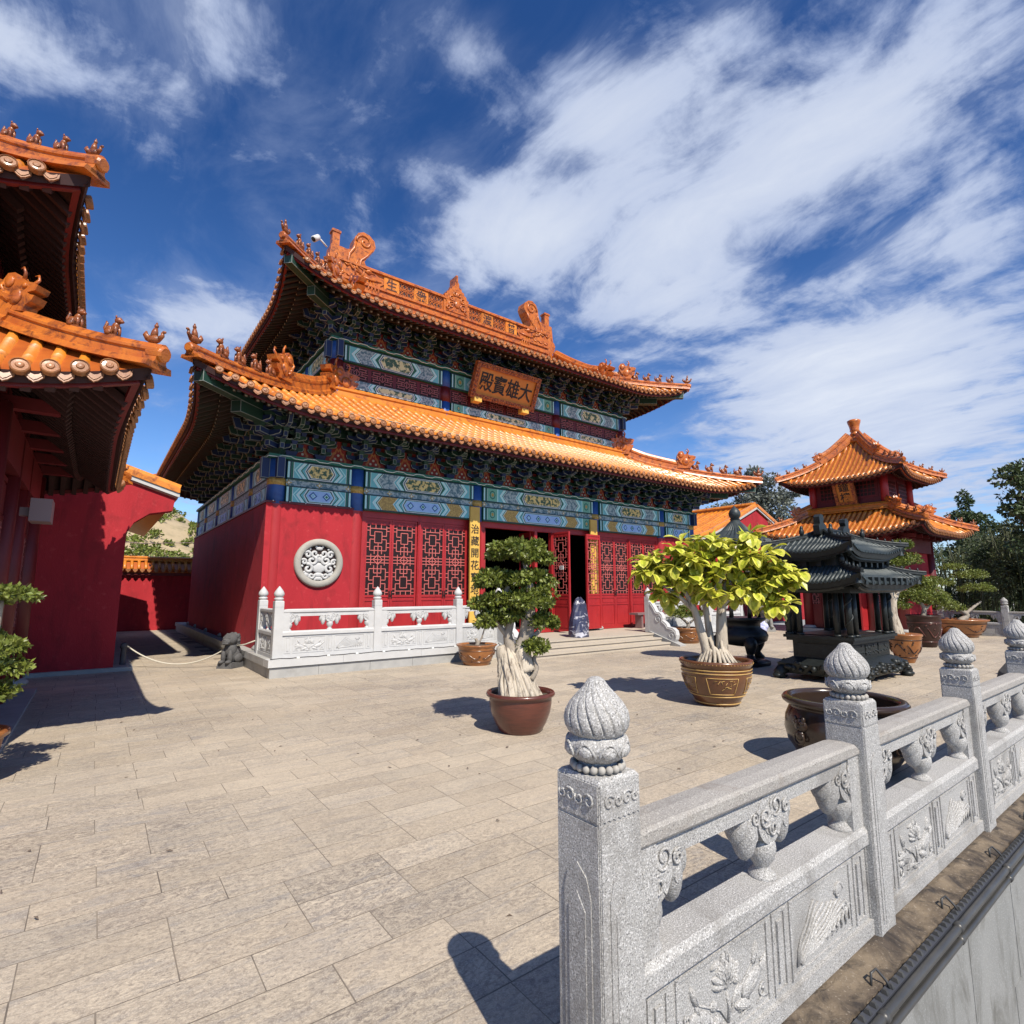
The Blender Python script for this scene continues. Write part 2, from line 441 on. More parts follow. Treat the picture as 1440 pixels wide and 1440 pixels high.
class MB:
    def __init__(s):
        s.v, s.f, s.m, s.sm, s.uv = [], [], [], [], {}

    def add(s, vs, fs, m=0, smooth=False):
        o = len(s.v)
        s.v.extend([tuple(p) for p in vs])
        for f in fs:
            s.f.append([i + o for i in f])
            s.m.append(m)
            s.sm.append(smooth)
        return o

    def hexa(s, p, m=0, edge=True):
        """8 corners: bottom 4 (ccw from above), top 4"""
        fs = [(3, 2, 1, 0), (4, 5, 6, 7), (0, 1, 5, 4), (1, 2, 6, 5), (2, 3, 7, 6), (3, 0, 4, 7)]
        n0 = len(s.f)
        s.add(p, fs, m)
        if edge:
            P = [Vector(q) for q in p]
            for k, f in enumerate(fs):
                a = (P[f[1]] - P[f[0]]).length
                b = (P[f[2]] - P[f[1]]).length
                s.uv[n0 + k] = (a, b)

    def box(s, x0, x1, y0, y1, z0, z1, m=0):
        s.hexa([(x0, y0, z0), (x1, y0, z0), (x1, y1, z0), (x0, y1, z0), (x0, y0, z1), (x1, y0, z1), (x1, y1, z1), (x0, y1, z1)], m)

    def taper(s, cx, cy, z0, z1, a0, b0, a1, b1, m=0, edge=True):
        s.hexa([(cx - a0, cy - b0, z0), (cx + a0, cy - b0, z0), (cx + a0, cy + b0, z0), (cx - a0, cy + b0, z0),
                (cx - a1, cy - b1, z1), (cx + a1, cy - b1, z1), (cx + a1, cy + b1, z1), (cx - a1, cy + b1, z1)], m, edge)

    def beam(s, p, q, w, h, m=0, up=(0, 0, 1)):
        p, q = Vector(p), Vector(q)
        d = (q - p).normalized()
        r = d.cross(Vector(up))
        if r.length < 1e-4:
            r = Vector((1, 0, 0))
        r = r.normalized() * (w / 2)
        u = r.cross(d).normalized() * (h / 2)
        s.hexa([p - r - u, q - r - u, q + r - u, p + r - u, p - r + u, q - r + u, q + r + u, p + r + u][0:8], m)

    def tube(s, path, rad, n=8, m=0, smooth=True, cap=True, flat=1.0):
        P = [Vector(p) for p in path]
        k = len(P)
        rr = rad if isinstance(rad, (list, tuple)) else [rad] * k
        t0 = (P[1] - P[0]).normalized()
        ref = Vector((0, 0, 1)) if abs(t0.z) < 0.9 else Vector((1, 0, 0))
        vs = []
        side = t0.cross(ref).normalized()
        for i in range(k):
            t = (P[min(i + 1, k - 1)] - P[max(i - 1, 0)]).normalized()
            side = (side - t * side.dot(t)).normalized()
            up = side.cross(t)
            for j in range(n):
                a = 2 * PI * j / n
                vs.append(P[i] + side * (math.cos(a) * rr[i]) + up * (math.sin(a) * rr[i] * flat))
        fs = []
        for i in range(k - 1):
            for j in range(n):
                j2 = (j + 1) % n
                fs.append((i * n + j, i * n + j2, (i + 1) * n + j2, (i + 1) * n + j))
        if cap:
            fs.append(tuple(range(n))[::-1])
            fs.append(tuple((k - 1) * n + j for j in range(n)))
        s.add(vs, fs, m, smooth)

    def lathe(s, prof, c=(0, 0, 0), n=24, m=0, smooth=True, mod=None, cap=True):
        """prof: list of (r, z); mod(theta, z, r)->r"""
        vs = []
        for (r, z) in prof:
            for j in range(n):
                a = 2 * PI * j / n
                q = mod(a, z, r) if mod else r
                vs.append((c[0] + math.cos(a) * q, c[1] + math.sin(a) * q, c[2] + z))
        fs = []
        for i in range(len(prof) - 1):
            for j in range(n):
                j2 = (j + 1) % n
                fs.append((i * n + j, i * n + j2, (i + 1) * n + j2, (i + 1) * n + j))
        if cap:
            fs.append(tuple(range(n))[::-1])
            fs.append(tuple((len(prof) - 1) * n + j for j in range(n)))
        s.add(vs, fs, m, smooth)

    def ball(s, c, r, n=10, k=6, m=0, rot=None):
        """ellipsoid"""
        if not isinstance(r, (tuple, list)):
            r = (r, r, r)
        vs = [Vector((0, 0, -r[2]))]
        for i in range(1, k):
            t = -PI / 2 + PI * i / k
            for j in range(n):
                a = 2 * PI * j / n
                vs.append(Vector((math.cos(a) * math.cos(t) * r[0], math.sin(a) * math.cos(t) * r[1], math.sin(t) * r[2])))
        vs.append(Vector((0, 0, r[2])))
        if rot:
            R = Matrix.Rotation(rot[2], 3, 'Z') @ Matrix.Rotation(rot[1], 3, 'Y') @ Matrix.Rotation(rot[0], 3, 'X')
            vs = [R @ v for v in vs]
        vs = [v + Vector(c) for v in vs]
        fs = []
        for j in range(n):
            j2 = (j + 1) % n
            fs.append((0, 1 + j2, 1 + j))
            for i in range(k - 2):
                a, b = 1 + i * n, 1 + (i + 1) * n
                fs.append((a + j, a + j2, b + j2, b + j))
            a = 1 + (k - 2) * n
            fs.append((a + j, a + j2, len(vs) - 1))
        s.add(vs, fs, m, True)

    def sweep(s, path, prof, m=0, smooth=False, closed=True, up=(0, 0, 1), cap=True):
        """prof: list of (side, up) points swept along a path; side is horizontal right of travel"""
        P = [Vector(p) for p in path]
        k, n = len(P), len(prof)
        vs = []
        for i in range(k):
            t = (P[min(i + 1, k - 1)] - P[max(i - 1, 0)]).normalized()
            r = t.cross(Vector(up)).normalized()
            u = r.cross(t).normalized()
            for (a, b) in prof:
                vs.append(P[i] + r * a + u * b)
        fs = []
        for i in range(k - 1):
            for j in range(n if closed else n - 1):
                j2 = (j + 1) % n
                fs.append((i * n + j, i * n + j2, (i + 1) * n + j2, (i + 1) * n + j))
        if closed and cap:
            fs.append(tuple(range(n))[::-1])
            fs.append(tuple((k - 1) * n + j for j in range(n)))
        s.add(vs, fs, m, smooth)

    def prism(s, poly, M, w0, w1, m=0, m_side=None, back=True, smooth=False):
        """poly (u,v) extruded along w through M(u,v,w)"""
        n = len(poly)
        vs = [M(u, v, w0) for u, v in poly] + [M(u, v, w1) for u, v in poly]
        o = s.add(vs, [tuple(range(n, 2 * n))], m)
        if back:
            s.f.append([o + i for i in range(n)][::-1]); s.m.append(m); s.sm.append(False)
        ms = m if m_side is None else m_side
        for i in range(n):
            j = (i + 1) % n
            s.f.append([o + i, o + j, o + n + j, o + n + i]); s.m.append(ms); s.sm.append(smooth)

    def poly(s, pts, m=0):
        s.add(pts, [tuple(range(len(pts)))], m)

    def mesh(s, name, mats, org=(0, 0, 0)):
        me = bpy.data.meshes.new(name)
        v = np.array(s.v, dtype=np.float64).reshape(-1, 3) - np.array(tuple(org))
        me.from_pydata(v.tolist(), [], s.f)
        for k in mats:
            me.materials.append(MATS[k])
        me.polygons.foreach_set('material_index', s.m)
        me.polygons.foreach_set('use_smooth', s.sm)
        if s.uv:
            n = len(me.loops)
            a = np.full((n, 2), 0.5, np.float32)
            b = np.full((n, 2), 10.0, np.float32)
            li = 0
            q = ((0, 0), (1, 0), (1, 1), (0, 1))
            for fi, f in enumerate(s.f):
                if fi in s.uv:
                    for kk in range(4):
                        a[li + kk] = q[kk]
                        b[li + kk] = s.uv[fi]
                li += len(f)
            me.uv_layers.new(name='UVMap').data.foreach_set('uv', a.ravel())
            me.uv_layers.new(name='SIZE').data.foreach_set('uv', b.ravel())
        me.update()
        return me

    def build(s, name, mats, parent=None, org=None):
        if isinstance(mats, str):
            mats = [mats]
        if parent is not None:
            o_ = WO[parent.name]
            return link(name, s.mesh(name, mats, o_), parent)
        if org is None:
            a = np.array(s.v)
            org = ((a[:, 0].min() + a[:, 0].max()) / 2, (a[:, 1].min() + a[:, 1].max()) / 2, a[:, 2].min())
        return link(name, s.mesh(name, mats, org), None, org)


def glyph(ch, size):
    """mesh triangles of one character, centred, lying in the xz plane facing -y"""
    cu = bpy.data.curves.new('glyph', 'FONT')
    cu.body = ch
    cu.size = size
    cu.extrude = 0.012 * size
    cu.resolution_u = 3
    cu.offset = 0.012 * size
    o = bpy.data.objects.new('glyph', cu)
    COL.objects.link(o)
    dg = bpy.context.evaluated_depsgraph_get()
    me = bpy.data.meshes.new_from_object(o.evaluated_get(dg))
    vs = [(v.co.x, v.co.y, v.co.z) for v in me.vertices]
    fs = [tuple(p.vertices) for p in me.polygons]
    bpy.data.objects.remove(o)
    bpy.data.curves.remove(cu)
    bpy.data.meshes.remove(me)
    a = np.array(vs)
    cx, cy = (a[:, 0].min() + a[:, 0].max()) / 2, (a[:, 1].min() + a[:, 1].max()) / 2
    return [(x - cx, y - cy, z) for x, y, z in vs], fs


def add_glyph(mb, ch, size, M, m=0):
    """M(u,v,w) maps glyph plane (u right, v up, w out) to the world"""
    vs, fs = glyph(ch, size)
    mb.add([M(*v) for v in vs], fs, m)

# ------------------------------------------------------------------ roofs
def shared(name, mb, mats):
    if isinstance(mats, str):
        mats = [mats]
    return mb.mesh(name, mats)


def cap_mesh(r):
    """round eave tile end: rim, sunk face and raised boss, facing -y"""
    mb = MB()
    prof = [(r, 0.05), (r, -0.012), (r * 0.86, -0.02), (r * 0.80, -0.008), (r * 0.46, -0.010), (r * 0.36, -0.022), (r * 0.12, -0.026)]
    n = 14
    vs = []
    for (q, w) in prof:
        for j in range(n):
            a = 2 * PI * j / n
            k = q * (1 + (0.22 * math.sin(7 * a) if q < r * 0.5 else 0))
            vs.append((math.cos(a) * k, w, math.sin(a) * k))
    fs = []
    for i in range(len(prof) - 1):
        for j in range(n):
            j2 = (j + 1) % n
            fs.append((i * n + j, i * n + j2, (i + 1) * n + j2, (i + 1) * n + j))
    fs.append(tuple((len(prof) - 1) * n + j for j in range(n)))
    mb.add(vs, fs, 0, False)
    return shared('eave_cap', mb, 'glaze_cap')


def drip_mesh(w, h):
    mb = MB()
    hw = w / 2
    pts = [(-hw, 0.02), (-hw * 0.5, -0.02), (0, -0.035), (hw * 0.5, -0.02), (hw, 0.02), (hw * 0.97, -h * 0.35), (hw * 0.72, -h * 0.55),
           (hw * 0.45, -h * 0.78), (hw * 0.18, -h * 0.88), (0, -h), (-hw * 0.18, -h * 0.88), (-hw * 0.45, -h * 0.78), (-hw * 0.72, -h * 0.55), (-hw * 0.97, -h * 0.35)]
    mb.prism(pts, lambda u, v, q: (u, q, v), 0.02, 0.0)
    inner = [(x * 0.74, y * 0.74 - h * 0.08) for x, y in pts]
    mb.prism(inner, lambda u, v, q: (u, q, v), 0.0, -0.008)
    return shared('drip_tile', mb, 'glaze_cap')


class Roof:
    SIDES = {'F': ((1, 0), (0, -1)), 'B': ((-1, 0), (0, 1)), 'L': ((0, -1), (-1, 0)), 'R': ((0, 1), (1, 0))}

    def __init__(s, cx, cy, ax, ay, ze, H, D, k, U, Lc, O, Dup, dF=None, dS=None):
        s.__dict__.update(locals())

    def half(s, sd):
        return (s.ax, s.ay) if sd in 'FB' else (s.ay, s.ax)

    def dmax(s, sd, q):
        a, b = s.half(sd)
        lim = (s.dF if sd in 'FB' else s.dS) or s.D
        if sd in 'FB' and s.dF and s.dS and abs(q) < s.ax - s.dS:
            return s.dF
        return max(0.0, min(s.dS if (sd in 'FB' and s.dS) else lim, a - abs(q)))

    def pt(s, sd, q, d, dz=0.0):
        (lx, ly), (ox, oy) = s.SIDES[sd]
        a, b = s.half(sd)
        e = max(0.0, (a - d) - abs(q))
        up = max(0.0, 1 - e / s.Lc) ** 2.3 * max(0.0, 1 - d / s.Dup) ** 1.2
        t = d / s.D
        z = s.ze + s.H * ((1 - s.k) * t + s.k * t * t) + s.U * up + dz
        q2 = q + math.copysign(s.O * up, q)
        o = b - d + s.O * up
        return Vector((s.cx + lx * q2 + ox * o, s.cy + ly * q2 + oy * o, z))

    def hip(s, sd, sign, d, dz=0.0):
        a, b = s.half(sd)
        return s.pt(sd, sign * (a - d), d, dz)


def build_roof(R, th, name, p, tr, indiv='F', sides='FLRB', ov=1.8, tl=0.36, tile='glaze_tile', base='glaze_base', soffit='soffit_wood',
               raft='rafter_green', capm=None, dripm=None, fine='F', dots=True, caps='FL', cap_name='eave_cap'):
    """returns the roof part object"""
    sheet = MB()
    rows_rest, caps_rest, rafters, dots_mb, fascia = MB(), MB(), MB(), MB(), MB()
    rows_ind, cap_ind = [], []
    for sd in sides:
        a, b = R.half(sd)
        n = int((a - 0.10) / p)
        qs = [p * (i + 0.5) for i in range(-n, n)]
        # base sheet
        cols = []
        nn = 9
        for q in [-a] + qs + [a]:
            dm = R.dmax(sd, q)
            cols.append([R.pt(sd, q, dm * i / nn) for i in range(nn + 1)])
        vs = [v for c in cols for v in c]
        fs = [(i * (nn + 1) + j, (i + 1) * (nn + 1) + j, (i + 1) * (nn + 1) + j + 1, i * (nn + 1) + j + 1) for i in range(len(cols) - 1) for j in range(nn)]
        sheet.add(vs, fs, 0, True)
        # soffit sheet
        cols = []
        for q in [-a] + qs[::2] + [a]:
            dm = min(R.dmax(sd, q), ov + 0.25)
            cols.append([R.pt(sd, q, 0.03 + max(0, dm - 0.03) * i / 5, -0.13) for i in range(6)])
        vs = [v for c in cols for v in c]
        fs = [(i * 6 + j, i * 6 + j + 1, (i + 1) * 6 + j + 1, (i + 1) * 6 + j) for i in range(len(cols) - 1) for j in range(5)]
        sheet.add(vs, fs, 1, True)
        # edge strip closing the eave
        e0 = [R.pt(sd, q, 0.0) for q in [-a] + qs + [a]]
        e1 = [R.pt(sd, q, 0.03, -0.13) for q in [-a] + qs + [a]]
        sheet.add(e0 + e1, [(i, i + 1, len(e0) + i + 1, len(e0) + i) for i in range(len(e0) - 1)], 1)
        # eave board
        path = [R.pt(sd, q, 0.10, -0.165) for q in [-a + 0.08] + qs[::2] + [a - 0.08]]
        fascia.sweep(path, [(-0.03, -0.035), (0.03, -0.035), (0.03, 0.035), (-0.03, 0.035)], 0)
        (lx, ly), (ox, oy) = R.SIDES[sd]
        rz = math.atan2(oy, ox) + PI / 2
        for q in qs:
            dm = R.dmax(sd, q)
            if dm < 0.06:
                continue
            nt = max(1, int(round(dm / tl))) if sd in fine else max(2, int(dm / 0.8))
            mb = MB() if sd in indiv else rows_rest
            vs = []
            lat = Vector((lx, ly, 0))
            angs = [PI * j / 4 for j in range(5)]
            for i in range(nt):
                for (dd, rr) in ((dm * i / nt, tr), (dm * (i + 1) / nt, tr * 0.88)):
                    c = R.pt(sd, q, dd, 0.0)
                    for an in angs:
                        vs.append(c + lat * (math.cos(an) * rr) + Vector((0, 0, math.sin(an) * rr * 1.05 + 0.004)))
            fs = []
            for i in range(2 * nt - 1):
                for j in range(4):
                    fs.append((i * 5 + j, i * 5 + j + 1, (i + 1) * 5 + j + 1, (i + 1) * 5 + j))
            mb.add(vs, fs, 0, True)
            if sd in indiv:
                rows_ind.append(mb)
            c0 = R.pt(sd, q, 0.0)
            c1 = R.pt(sd, q, 0.3)
            slope = math.atan2(c1.z - c0.z, 0.3)
            if capm:
                if sd in caps:
                    cap_ind.append(('eave_cap', capm, c0 + Vector((ox, oy, 0)) * 0.055 + Vector((0, 0, 0.03)), (-slope * 0.4, 0, rz)))
                    if dm > 0.1:
                        c2 = R.pt(sd, q + p / 2, 0.0)
                        cap_ind.append(('drip_tile', dripm, c2 + Vector((ox, oy, 0)) * 0.025 + Vector((0, 0, -0.015)), (-0.25, 0, rz)))
                else:
                    caps_rest.tube([c0 - Vector((ox, oy, 0)) * 0.02, c0 + Vector((ox, oy, 0)) * 0.04], tr * 1.15, 8, 0, False)
            else:
                caps_rest.tube([c0 - Vector((ox, oy, 0)) * 0.01, c0 + Vector((ox, oy, 0)) * 0.02], tr * 1.1, 8, 0, False)
        # rafters
        rp = p * 0.82
        n = int((a - 0.15) / rp)
        for i in range(-n, n + 1):
            q = i * rp
            dm = min(R.dmax(sd, q), ov + 0.2)
            if dm < 0.3:
                continue
            d1 = min(dm, 0.85)
            rafters.beam(R.pt(sd, q, 0.10, -0.20), R.pt(sd, q, d1, -0.20), 0.075, 0.08, 0)
            if dm > 0.75:
                k = 2
                for j in range(k):
                    da, db = 0.55 + (dm - 0.55) * j / k, 0.55 + (dm - 0.55) * (j + 1) / k
                    rafters.beam(R.pt(sd, q, da, -0.31), R.pt(sd, q, db, -0.31), 0.085, 0.085, 0)
                if dots:
                    pp = R.pt(sd, q, 0.55, -0.31)
                    dots_mb.beam(pp, pp + Vector((ox, oy, 0)) * 0.006, 0.05, 0.05, 0)
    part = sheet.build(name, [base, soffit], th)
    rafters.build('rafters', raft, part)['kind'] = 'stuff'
    if dots and dots_mb.v:
        dots_mb.build('rafter_end_paint', 'pearl', part)['kind'] = 'stuff'
    fascia.build('eave_board', 'dark_or_shaded_red' if soffit == 'soffit_wood' else soffit, part)
    for mb in rows_ind:
        mb.build('tile_row', tile, part)
    if rows_rest.v:
        rows_rest.build('tile_rows', tile, part)['kind'] = 'stuff'
    for (nm, me, loc, rot) in cap_ind:
        inst(nm, me, part, loc, rot)
    if caps_rest.v:
        caps_rest.build('eave_caps', 'glaze_cap' if tile == 'glaze_tile' else tile, part)['kind'] = 'stuff'
    return part


def ridge_prof(w, h):
    return [(-w * .62, 0), (w * .62, 0), (w * .62, h * .16), (w * .48, h * .24), (w * .42, h * .55), (w * .55, h * .62), (w * .55, h * .72),
            (w * .40, h * .80), (w * .25, h * .95), (0, h), (-w * .25, h * .95), (-w * .40, h * .80), (-w * .55, h * .72), (-w * .55, h * .62),
            (-w * .42, h * .55), (-w * .48, h * .24), (-w * .62, h * .16)]


def figure_mesh():
    """seated roof beast facing +x, 0.30 high"""
    mb = MB()
    mb.box(-0.10, 0.11, -0.055, 0.055, -0.02, 0.02)
    mb.ball((-0.045, 0, 0.085), (0.085, 0.062, 0.080), 10, 6)
    mb.ball((0.030, 0, 0.135), (0.055, 0.052, 0.095), 10, 6, rot=(0, 0.25, 0))
    mb.ball((0.065, 0, 0.245), (0.058, 0.048, 0.050), 10, 6)
    mb.ball((0.115, 0, 0.230), (0.038, 0.032, 0.026), 8, 5)
    for y in (-0.032, 0.032):
        mb.tube([(0.055, y, 0.16), (0.082, y, 0.09), (0.085, y, 0.0)], [0.03, 0.022, 0.024], 6)
        mb.ball((0.045, y * 1.1, 0.292), (0.014, 0.012, 0.024), 6, 4)
        mb.ball((-0.03, y * 1.7, 0.05), (0.06, 0.026, 0.045), 8, 5)
    mb.tube([(-0.11, 0, 0.06), (-0.145, 0, 0.13), (-0.12, 0, 0.20), (-0.14, 0, 0.235)], [0.022, 0.024, 0.022, 0.008], 6)
    return shared('roof_figure', mb, 'glaze_brown')


def immortal_mesh():
    """rider on a bird at the ridge tip, facing +x"""
    mb = MB()
    mb.ball((0, 0, 0.075), (0.115, 0.06, 0.065), 10, 6)
    mb.tube([(0.08, 0, 0.08), (0.135, 0, 0.13), (0.125, 0, 0.18)], [0.04, 0.028, 0.02], 6)
    mb.ball((0.15, 0, 0.185), (0.035, 0.022, 0.022), 8, 5)
    mb.tube([(-0.08, 0, 0.08), (-0.15, 0, 0.15), (-0.14, 0, 0.20)], [0.05, 0.035, 0.01], 6)
    mb.tube([(-0.005, 0, 0.10), (0.0, 0, 0.19), (0.005, 0, 0.245)], [0.052, 0.042, 0.025], 8)
    mb.ball((0.008, 0, 0.275), (0.03, 0.028, 0.035), 8, 5)
    mb.ball((0.008, 0, 0.315), (0.015, 0.015, 0.02), 6, 4)
    return shared('ridge_immortal', mb, 'glaze_brown')


def beast_mesh():
    """dragon-head ridge beast facing +x, about 0.55 high"""
    mb = MB()
    pts = [(-0.24, 0), (0.20, 0), (0.22, 0.10), (0.30, 0.16), (0.34, 0.26), (0.25, 0.27), (0.20, 0.30), (0.33, 0.34), (0.36, 0.42), (0.26, 0.46),
           (0.16, 0.46), (0.06, 0.52), (-0.02, 0.48), (-0.10, 0.60), (-0.22, 0.58), (-0.28, 0.46), (-0.22, 0.36), (-0.27, 0.22), (-0.22, 0.12)]
    mb.prism(pts, lambda u, v, w: (u, w, v), 0.10, -0.10)
    for y in (-0.105, 0.105):
        mb.ball((0.14, y, 0.40), (0.045, 0.03, 0.045), 8, 5)
        mb.ball((0.02, y, 0.22), (0.12, 0.035, 0.14), 8, 5)
        mb.ball((0.25, y * 0.7, 0.22), (0.07, 0.03, 0.03), 8, 5)
        mb.ball((-0.15, y, 0.45), (0.09, 0.03, 0.10), 8, 5)
        mb.tube([(0.05, y * 0.6, 0.48), (0.10, y * 1.0, 0.60), (0.06, y * 1.1, 0.68), (0.0, y * 1.0, 0.66)], [0.03, 0.022, 0.016, 0.006], 6)
        for k in range(3):
            mb.tube([(-0.08 - 0.05 * k, y, 0.14 + 0.06 * k), (-0.16 - 0.05 * k, y * 1.15, 0.20 + 0.08 * k), (-0.26, y * 0.8, 0.22 + 0.12 * k)], [0.03, 0.024, 0.008], 6)
    return shared('ridge_beast', mb, 'glaze_deep')


FIG, IMM, BEAST = figure_mesh(), immortal_mesh(), beast_mesh()


def place_on(mesh, name, parent, a, b, scale=1.0, lift=0.0):
    """put a ridge ornament at a, facing from a towards b (horizontal)"""
    a, b = Vector(a), Vector(b)
    d = b - a
    pitch = math.atan2(d.z, math.hypot(d.x, d.y)) * 0.5
    inst(name, mesh, parent, a + Vector((0, 0, lift)), (0, -pitch, math.atan2(d.y, d.x)), (scale,) * 3)


def hip_ridge(R, th, sd, sign, d0, d1, w, h, nfig, figs=True, beast_d=None, scale=1.0, gap=0.30, start=0.35, mats='glaze_deep'):
    """sloping ridge on a hip: high behind the beast, low in front of it, figures on the low part"""
    bd = beast_d if beast_d else d1
    mb = MB()
    n = 12
    lo = [R.hip(sd, sign, d0 + (bd - d0) * i / n, 0.0) for i in range(n + 1)]
    mb.sweep(lo, ridge_prof(w, h * 0.62), 0)
    mb.sweep(lo, [(-w * 1.15, -0.02), (w * 1.15, -0.02), (w * 1.0, h * .10), (-w * 1.0, h * .10)], 0)
    # tip tile
    tip = R.hip(sd, sign, d0)
    tdir = (R.hip(sd, sign, d0) - R.hip(sd, sign, d0 + 0.4)).normalized()
    mb.tube([tip - tdir * 0.1 + Vector((0, 0, h * .36)), tip + tdir * 0.05 + Vector((0, 0, h * .38)), tip + tdir * 0.07 + Vector((0, 0, h * .38))], [w * .55, w * .55, w * .42], 12, 0, False)
    mb.build('hip_ridge', mats, th)
    if bd < d1:
        hb = MB()
        hi = [R.hip(sd, sign, bd + (d1 - bd) * i / n, 0.0) for i in range(n + 1)]
        hb.sweep(hi, ridge_prof(w * 1.15, h * 1.15), 0)
        hb.build('hip_ridge', mats, th)
        place_on(BEAST, 'ridge_beast', th, R.hip(sd, sign, bd - 0.05, h * 0.5), R.hip(sd, sign, d0, h * 0.5), scale)
    if figs:
        d = d0 + 0.06
        place_on(IMM, 'ridge_figure', th, R.hip(sd, sign, d, h * 0.60), R.hip(sd, sign, d0 - 0.3, h * 0.60), scale)
        d += start * scale
        for i in range(nfig):
            place_on(FIG, 'ridge_figure', th, R.hip(sd, sign, d, h * 0.60), R.hip(sd, sign, d - 0.3, h * 0.60), scale)
            d += gap * scale


# ------------------------------------------------------------------ painted beams
PAINT = ['paint_teal', 'paint_light', 'paint_white', 'paint_green', 'paint_blue', 'paint_sky', 'paint_jade', 'paint_grey', 'paint_dark', 'dragon_gold', 'dragon_cream', 'lotus_gold']
TE, LI, WH, GR, BL, SK, JA, GY, DK, DG, DC, LO = range(12)


def pstack(mb, M, poly, layer, m):
    mb.prism(poly, M, -0.004, 0.0035 * layer, m, back=False)


def hexpts(x0, x1, z0, z1, e, style=1):
    zm = (z0 + z1) / 2
    return [(x0 + e, z0), (x1 - e, z0), (x1, zm), (x1 - e, z1), (x0 + e, z1), (x0, zm)]


def chevron(mb, M, x, dirn, z0, z1, wds, e, layer):
    """nested chevron stripes starting at x and pointing along dirn; wds = [(width, mat)...]"""
    zm = (z0 + z1) / 2
    for w, m in wds:
        x2 = x + dirn * w
        q = [(x, z0), (x2, z0), (x2 + dirn * e, zm), (x2, z1), (x, z1), (x + dirn * e, zm)]
        if dirn < 0:
            q = q[::-1]
        pstack(mb, M, q, layer, m)
        x = x2
    return x


def painted(mb, M, x0, x1, z0, z1, kind):
    """painted beam face between x0..x1, z0..z1; kind 'dragon', 'wave', 'cream'"""
    L, h = x1 - x0, z1 - z0
    pstack(mb, M, [(x0, z0), (x1, z0), (x1, z1), (x0, z1)], 1, DK)
    pstack(mb, M, [(x0 + .03, z0 + h * .07), (x1 - .03, z0 + h * .07), (x1 - .03, z1 - h * .07), (x0 + .03, z1 - h * .07)], 1.5, TE)
    zi0, zi1 = z0 + h * 0.07, z1 - h * 0.07
    e = h * 0.34
    for (xs, dr) in ((x0, 1), (x1, -1)):
        x = xs
        for w, m in ((0.05, LI), (0.03, DK), (0.055, GR), (0.012, WH)):
            a, b = sorted((x, x + dr * w * min(1, h / 0.42)))
            pstack(mb, M, [(a, zi0), (b, zi0), (b, zi1), (a, zi1)], 2, m)
            x += dr * w * min(1, h / 0.42)
        if L > 4.5:
            wj = 0.36
            a, b = sorted((x, x + dr * wj))
            pstack(mb, M, [(a, zi0), (b, zi0), (b, zi1), (a, zi1)], 2, JA)
            cxm, zm = (a + b) / 2, (z0 + z1) / 2
            rr = h * 0.3
            for q, (k, m) in enumerate(((1.0, GR), (0.72, JA), (0.45, LO))):
                pstack(mb, M, [(cxm + rr * k * .8 * math.cos(t * PI / 4), zm + rr * k * math.sin(t * PI / 4)) for t in range(8)], 3 + q, m)
            x += dr * wj
            a, b = sorted((x, x + dr * 0.04))
            pstack(mb, M, [(a, zi0), (b, zi0), (b, zi1), (a, zi1)], 2, LI)
            x += dr * 0.04
        x += dr * e
        if L > 2.6:
            wz = L * (0.13 if L < 4.5 else 0.10)
            x = chevron(mb, M, x, dr, zi0, zi1, [(0.06, TE), (0.025, WH), (0.07, LI), (0.03, GR), (0.02, WH)], -e, 2.5)
            m = GY if kind != 'wave' else LO
            x = chevron(mb, M, x, dr, zi0, zi1, [(wz, m)], -e, 2.5)
            x = chevron(mb, M, x, dr, zi0, zi1, [(0.02, WH), (0.06, TE), (0.025, WH), (0.07, LI), (0.03, GR)], -e, 2.5)
        else:
            x = chevron(mb, M, x, dr, zi0, zi1, [(0.03, LI), (0.05, TE), (0.03, WH), (0.05, LI), (0.03, GR)], -e, 2.5)
        if dr == 1:
            xa = x
        else:
            xb = x
    if L > 2.6:
        xa, xb = xa + e * 1.0 - e, xb + 0
        p0 = hexpts(xa + 0.02, xb - 0.02, zi0, zi1, -e)
        # pointed outwards centre field
        p0 = hexpts(xa - 0.0, xb + 0.0, zi0, zi1, 0.0)
        zm = (z0 + z1) / 2
        p0 = [(xa, zi0), (xb, zi0), (xb + e, zm), (xb, zi1), (xa, zi1), (xa - e, zm)]
        fx0, fx1 = xa - e * 0.55, xb + e * 0.55
        ce = h * 0.22
        pstack(mb, M, p0, 2.2, TE if kind == 'wave' else GR)
    else:
        fx0, fx1 = xa - e * 0.55, xb + e * 0.55
        ce = h * 0.22
    cf = {'dragon': DG, 'cream': DC, 'wave': SK}[kind]
    lay = 4
    for k, m in ((0.0, WH), (0.018, DK), (0.036, LI if kind == 'wave' else WH), (0.05, cf)):
        pstack(mb, M, hexpts(fx0 + k * 1.4, fx1 - k * 1.4, zi0 + k, zi1 - k, ce), lay, m)
        lay += 1
    if kind == 'wave':
        n = max(2, int((fx1 - fx0) / (h * 0.95)))
        st = (fx1 - fx0 - h * 0.3) / n
        zt = zi1 - 0.06
        for i in range(n):
            xm = fx0 + h * 0.15 + st * (i + 0.5)
            rr = h * 0.25
            zz = zt - rr * 1.1
            for q, (k, m) in enumerate(((1.0, BL), (0.62, LI), (0.36, GR if i % 2 else SK))):
                pstack(mb, M, [(xm - rr * k, zz), (xm, zz - rr * k), (xm + rr * k, zz), (xm, zz + rr * k)], lay + q, m)


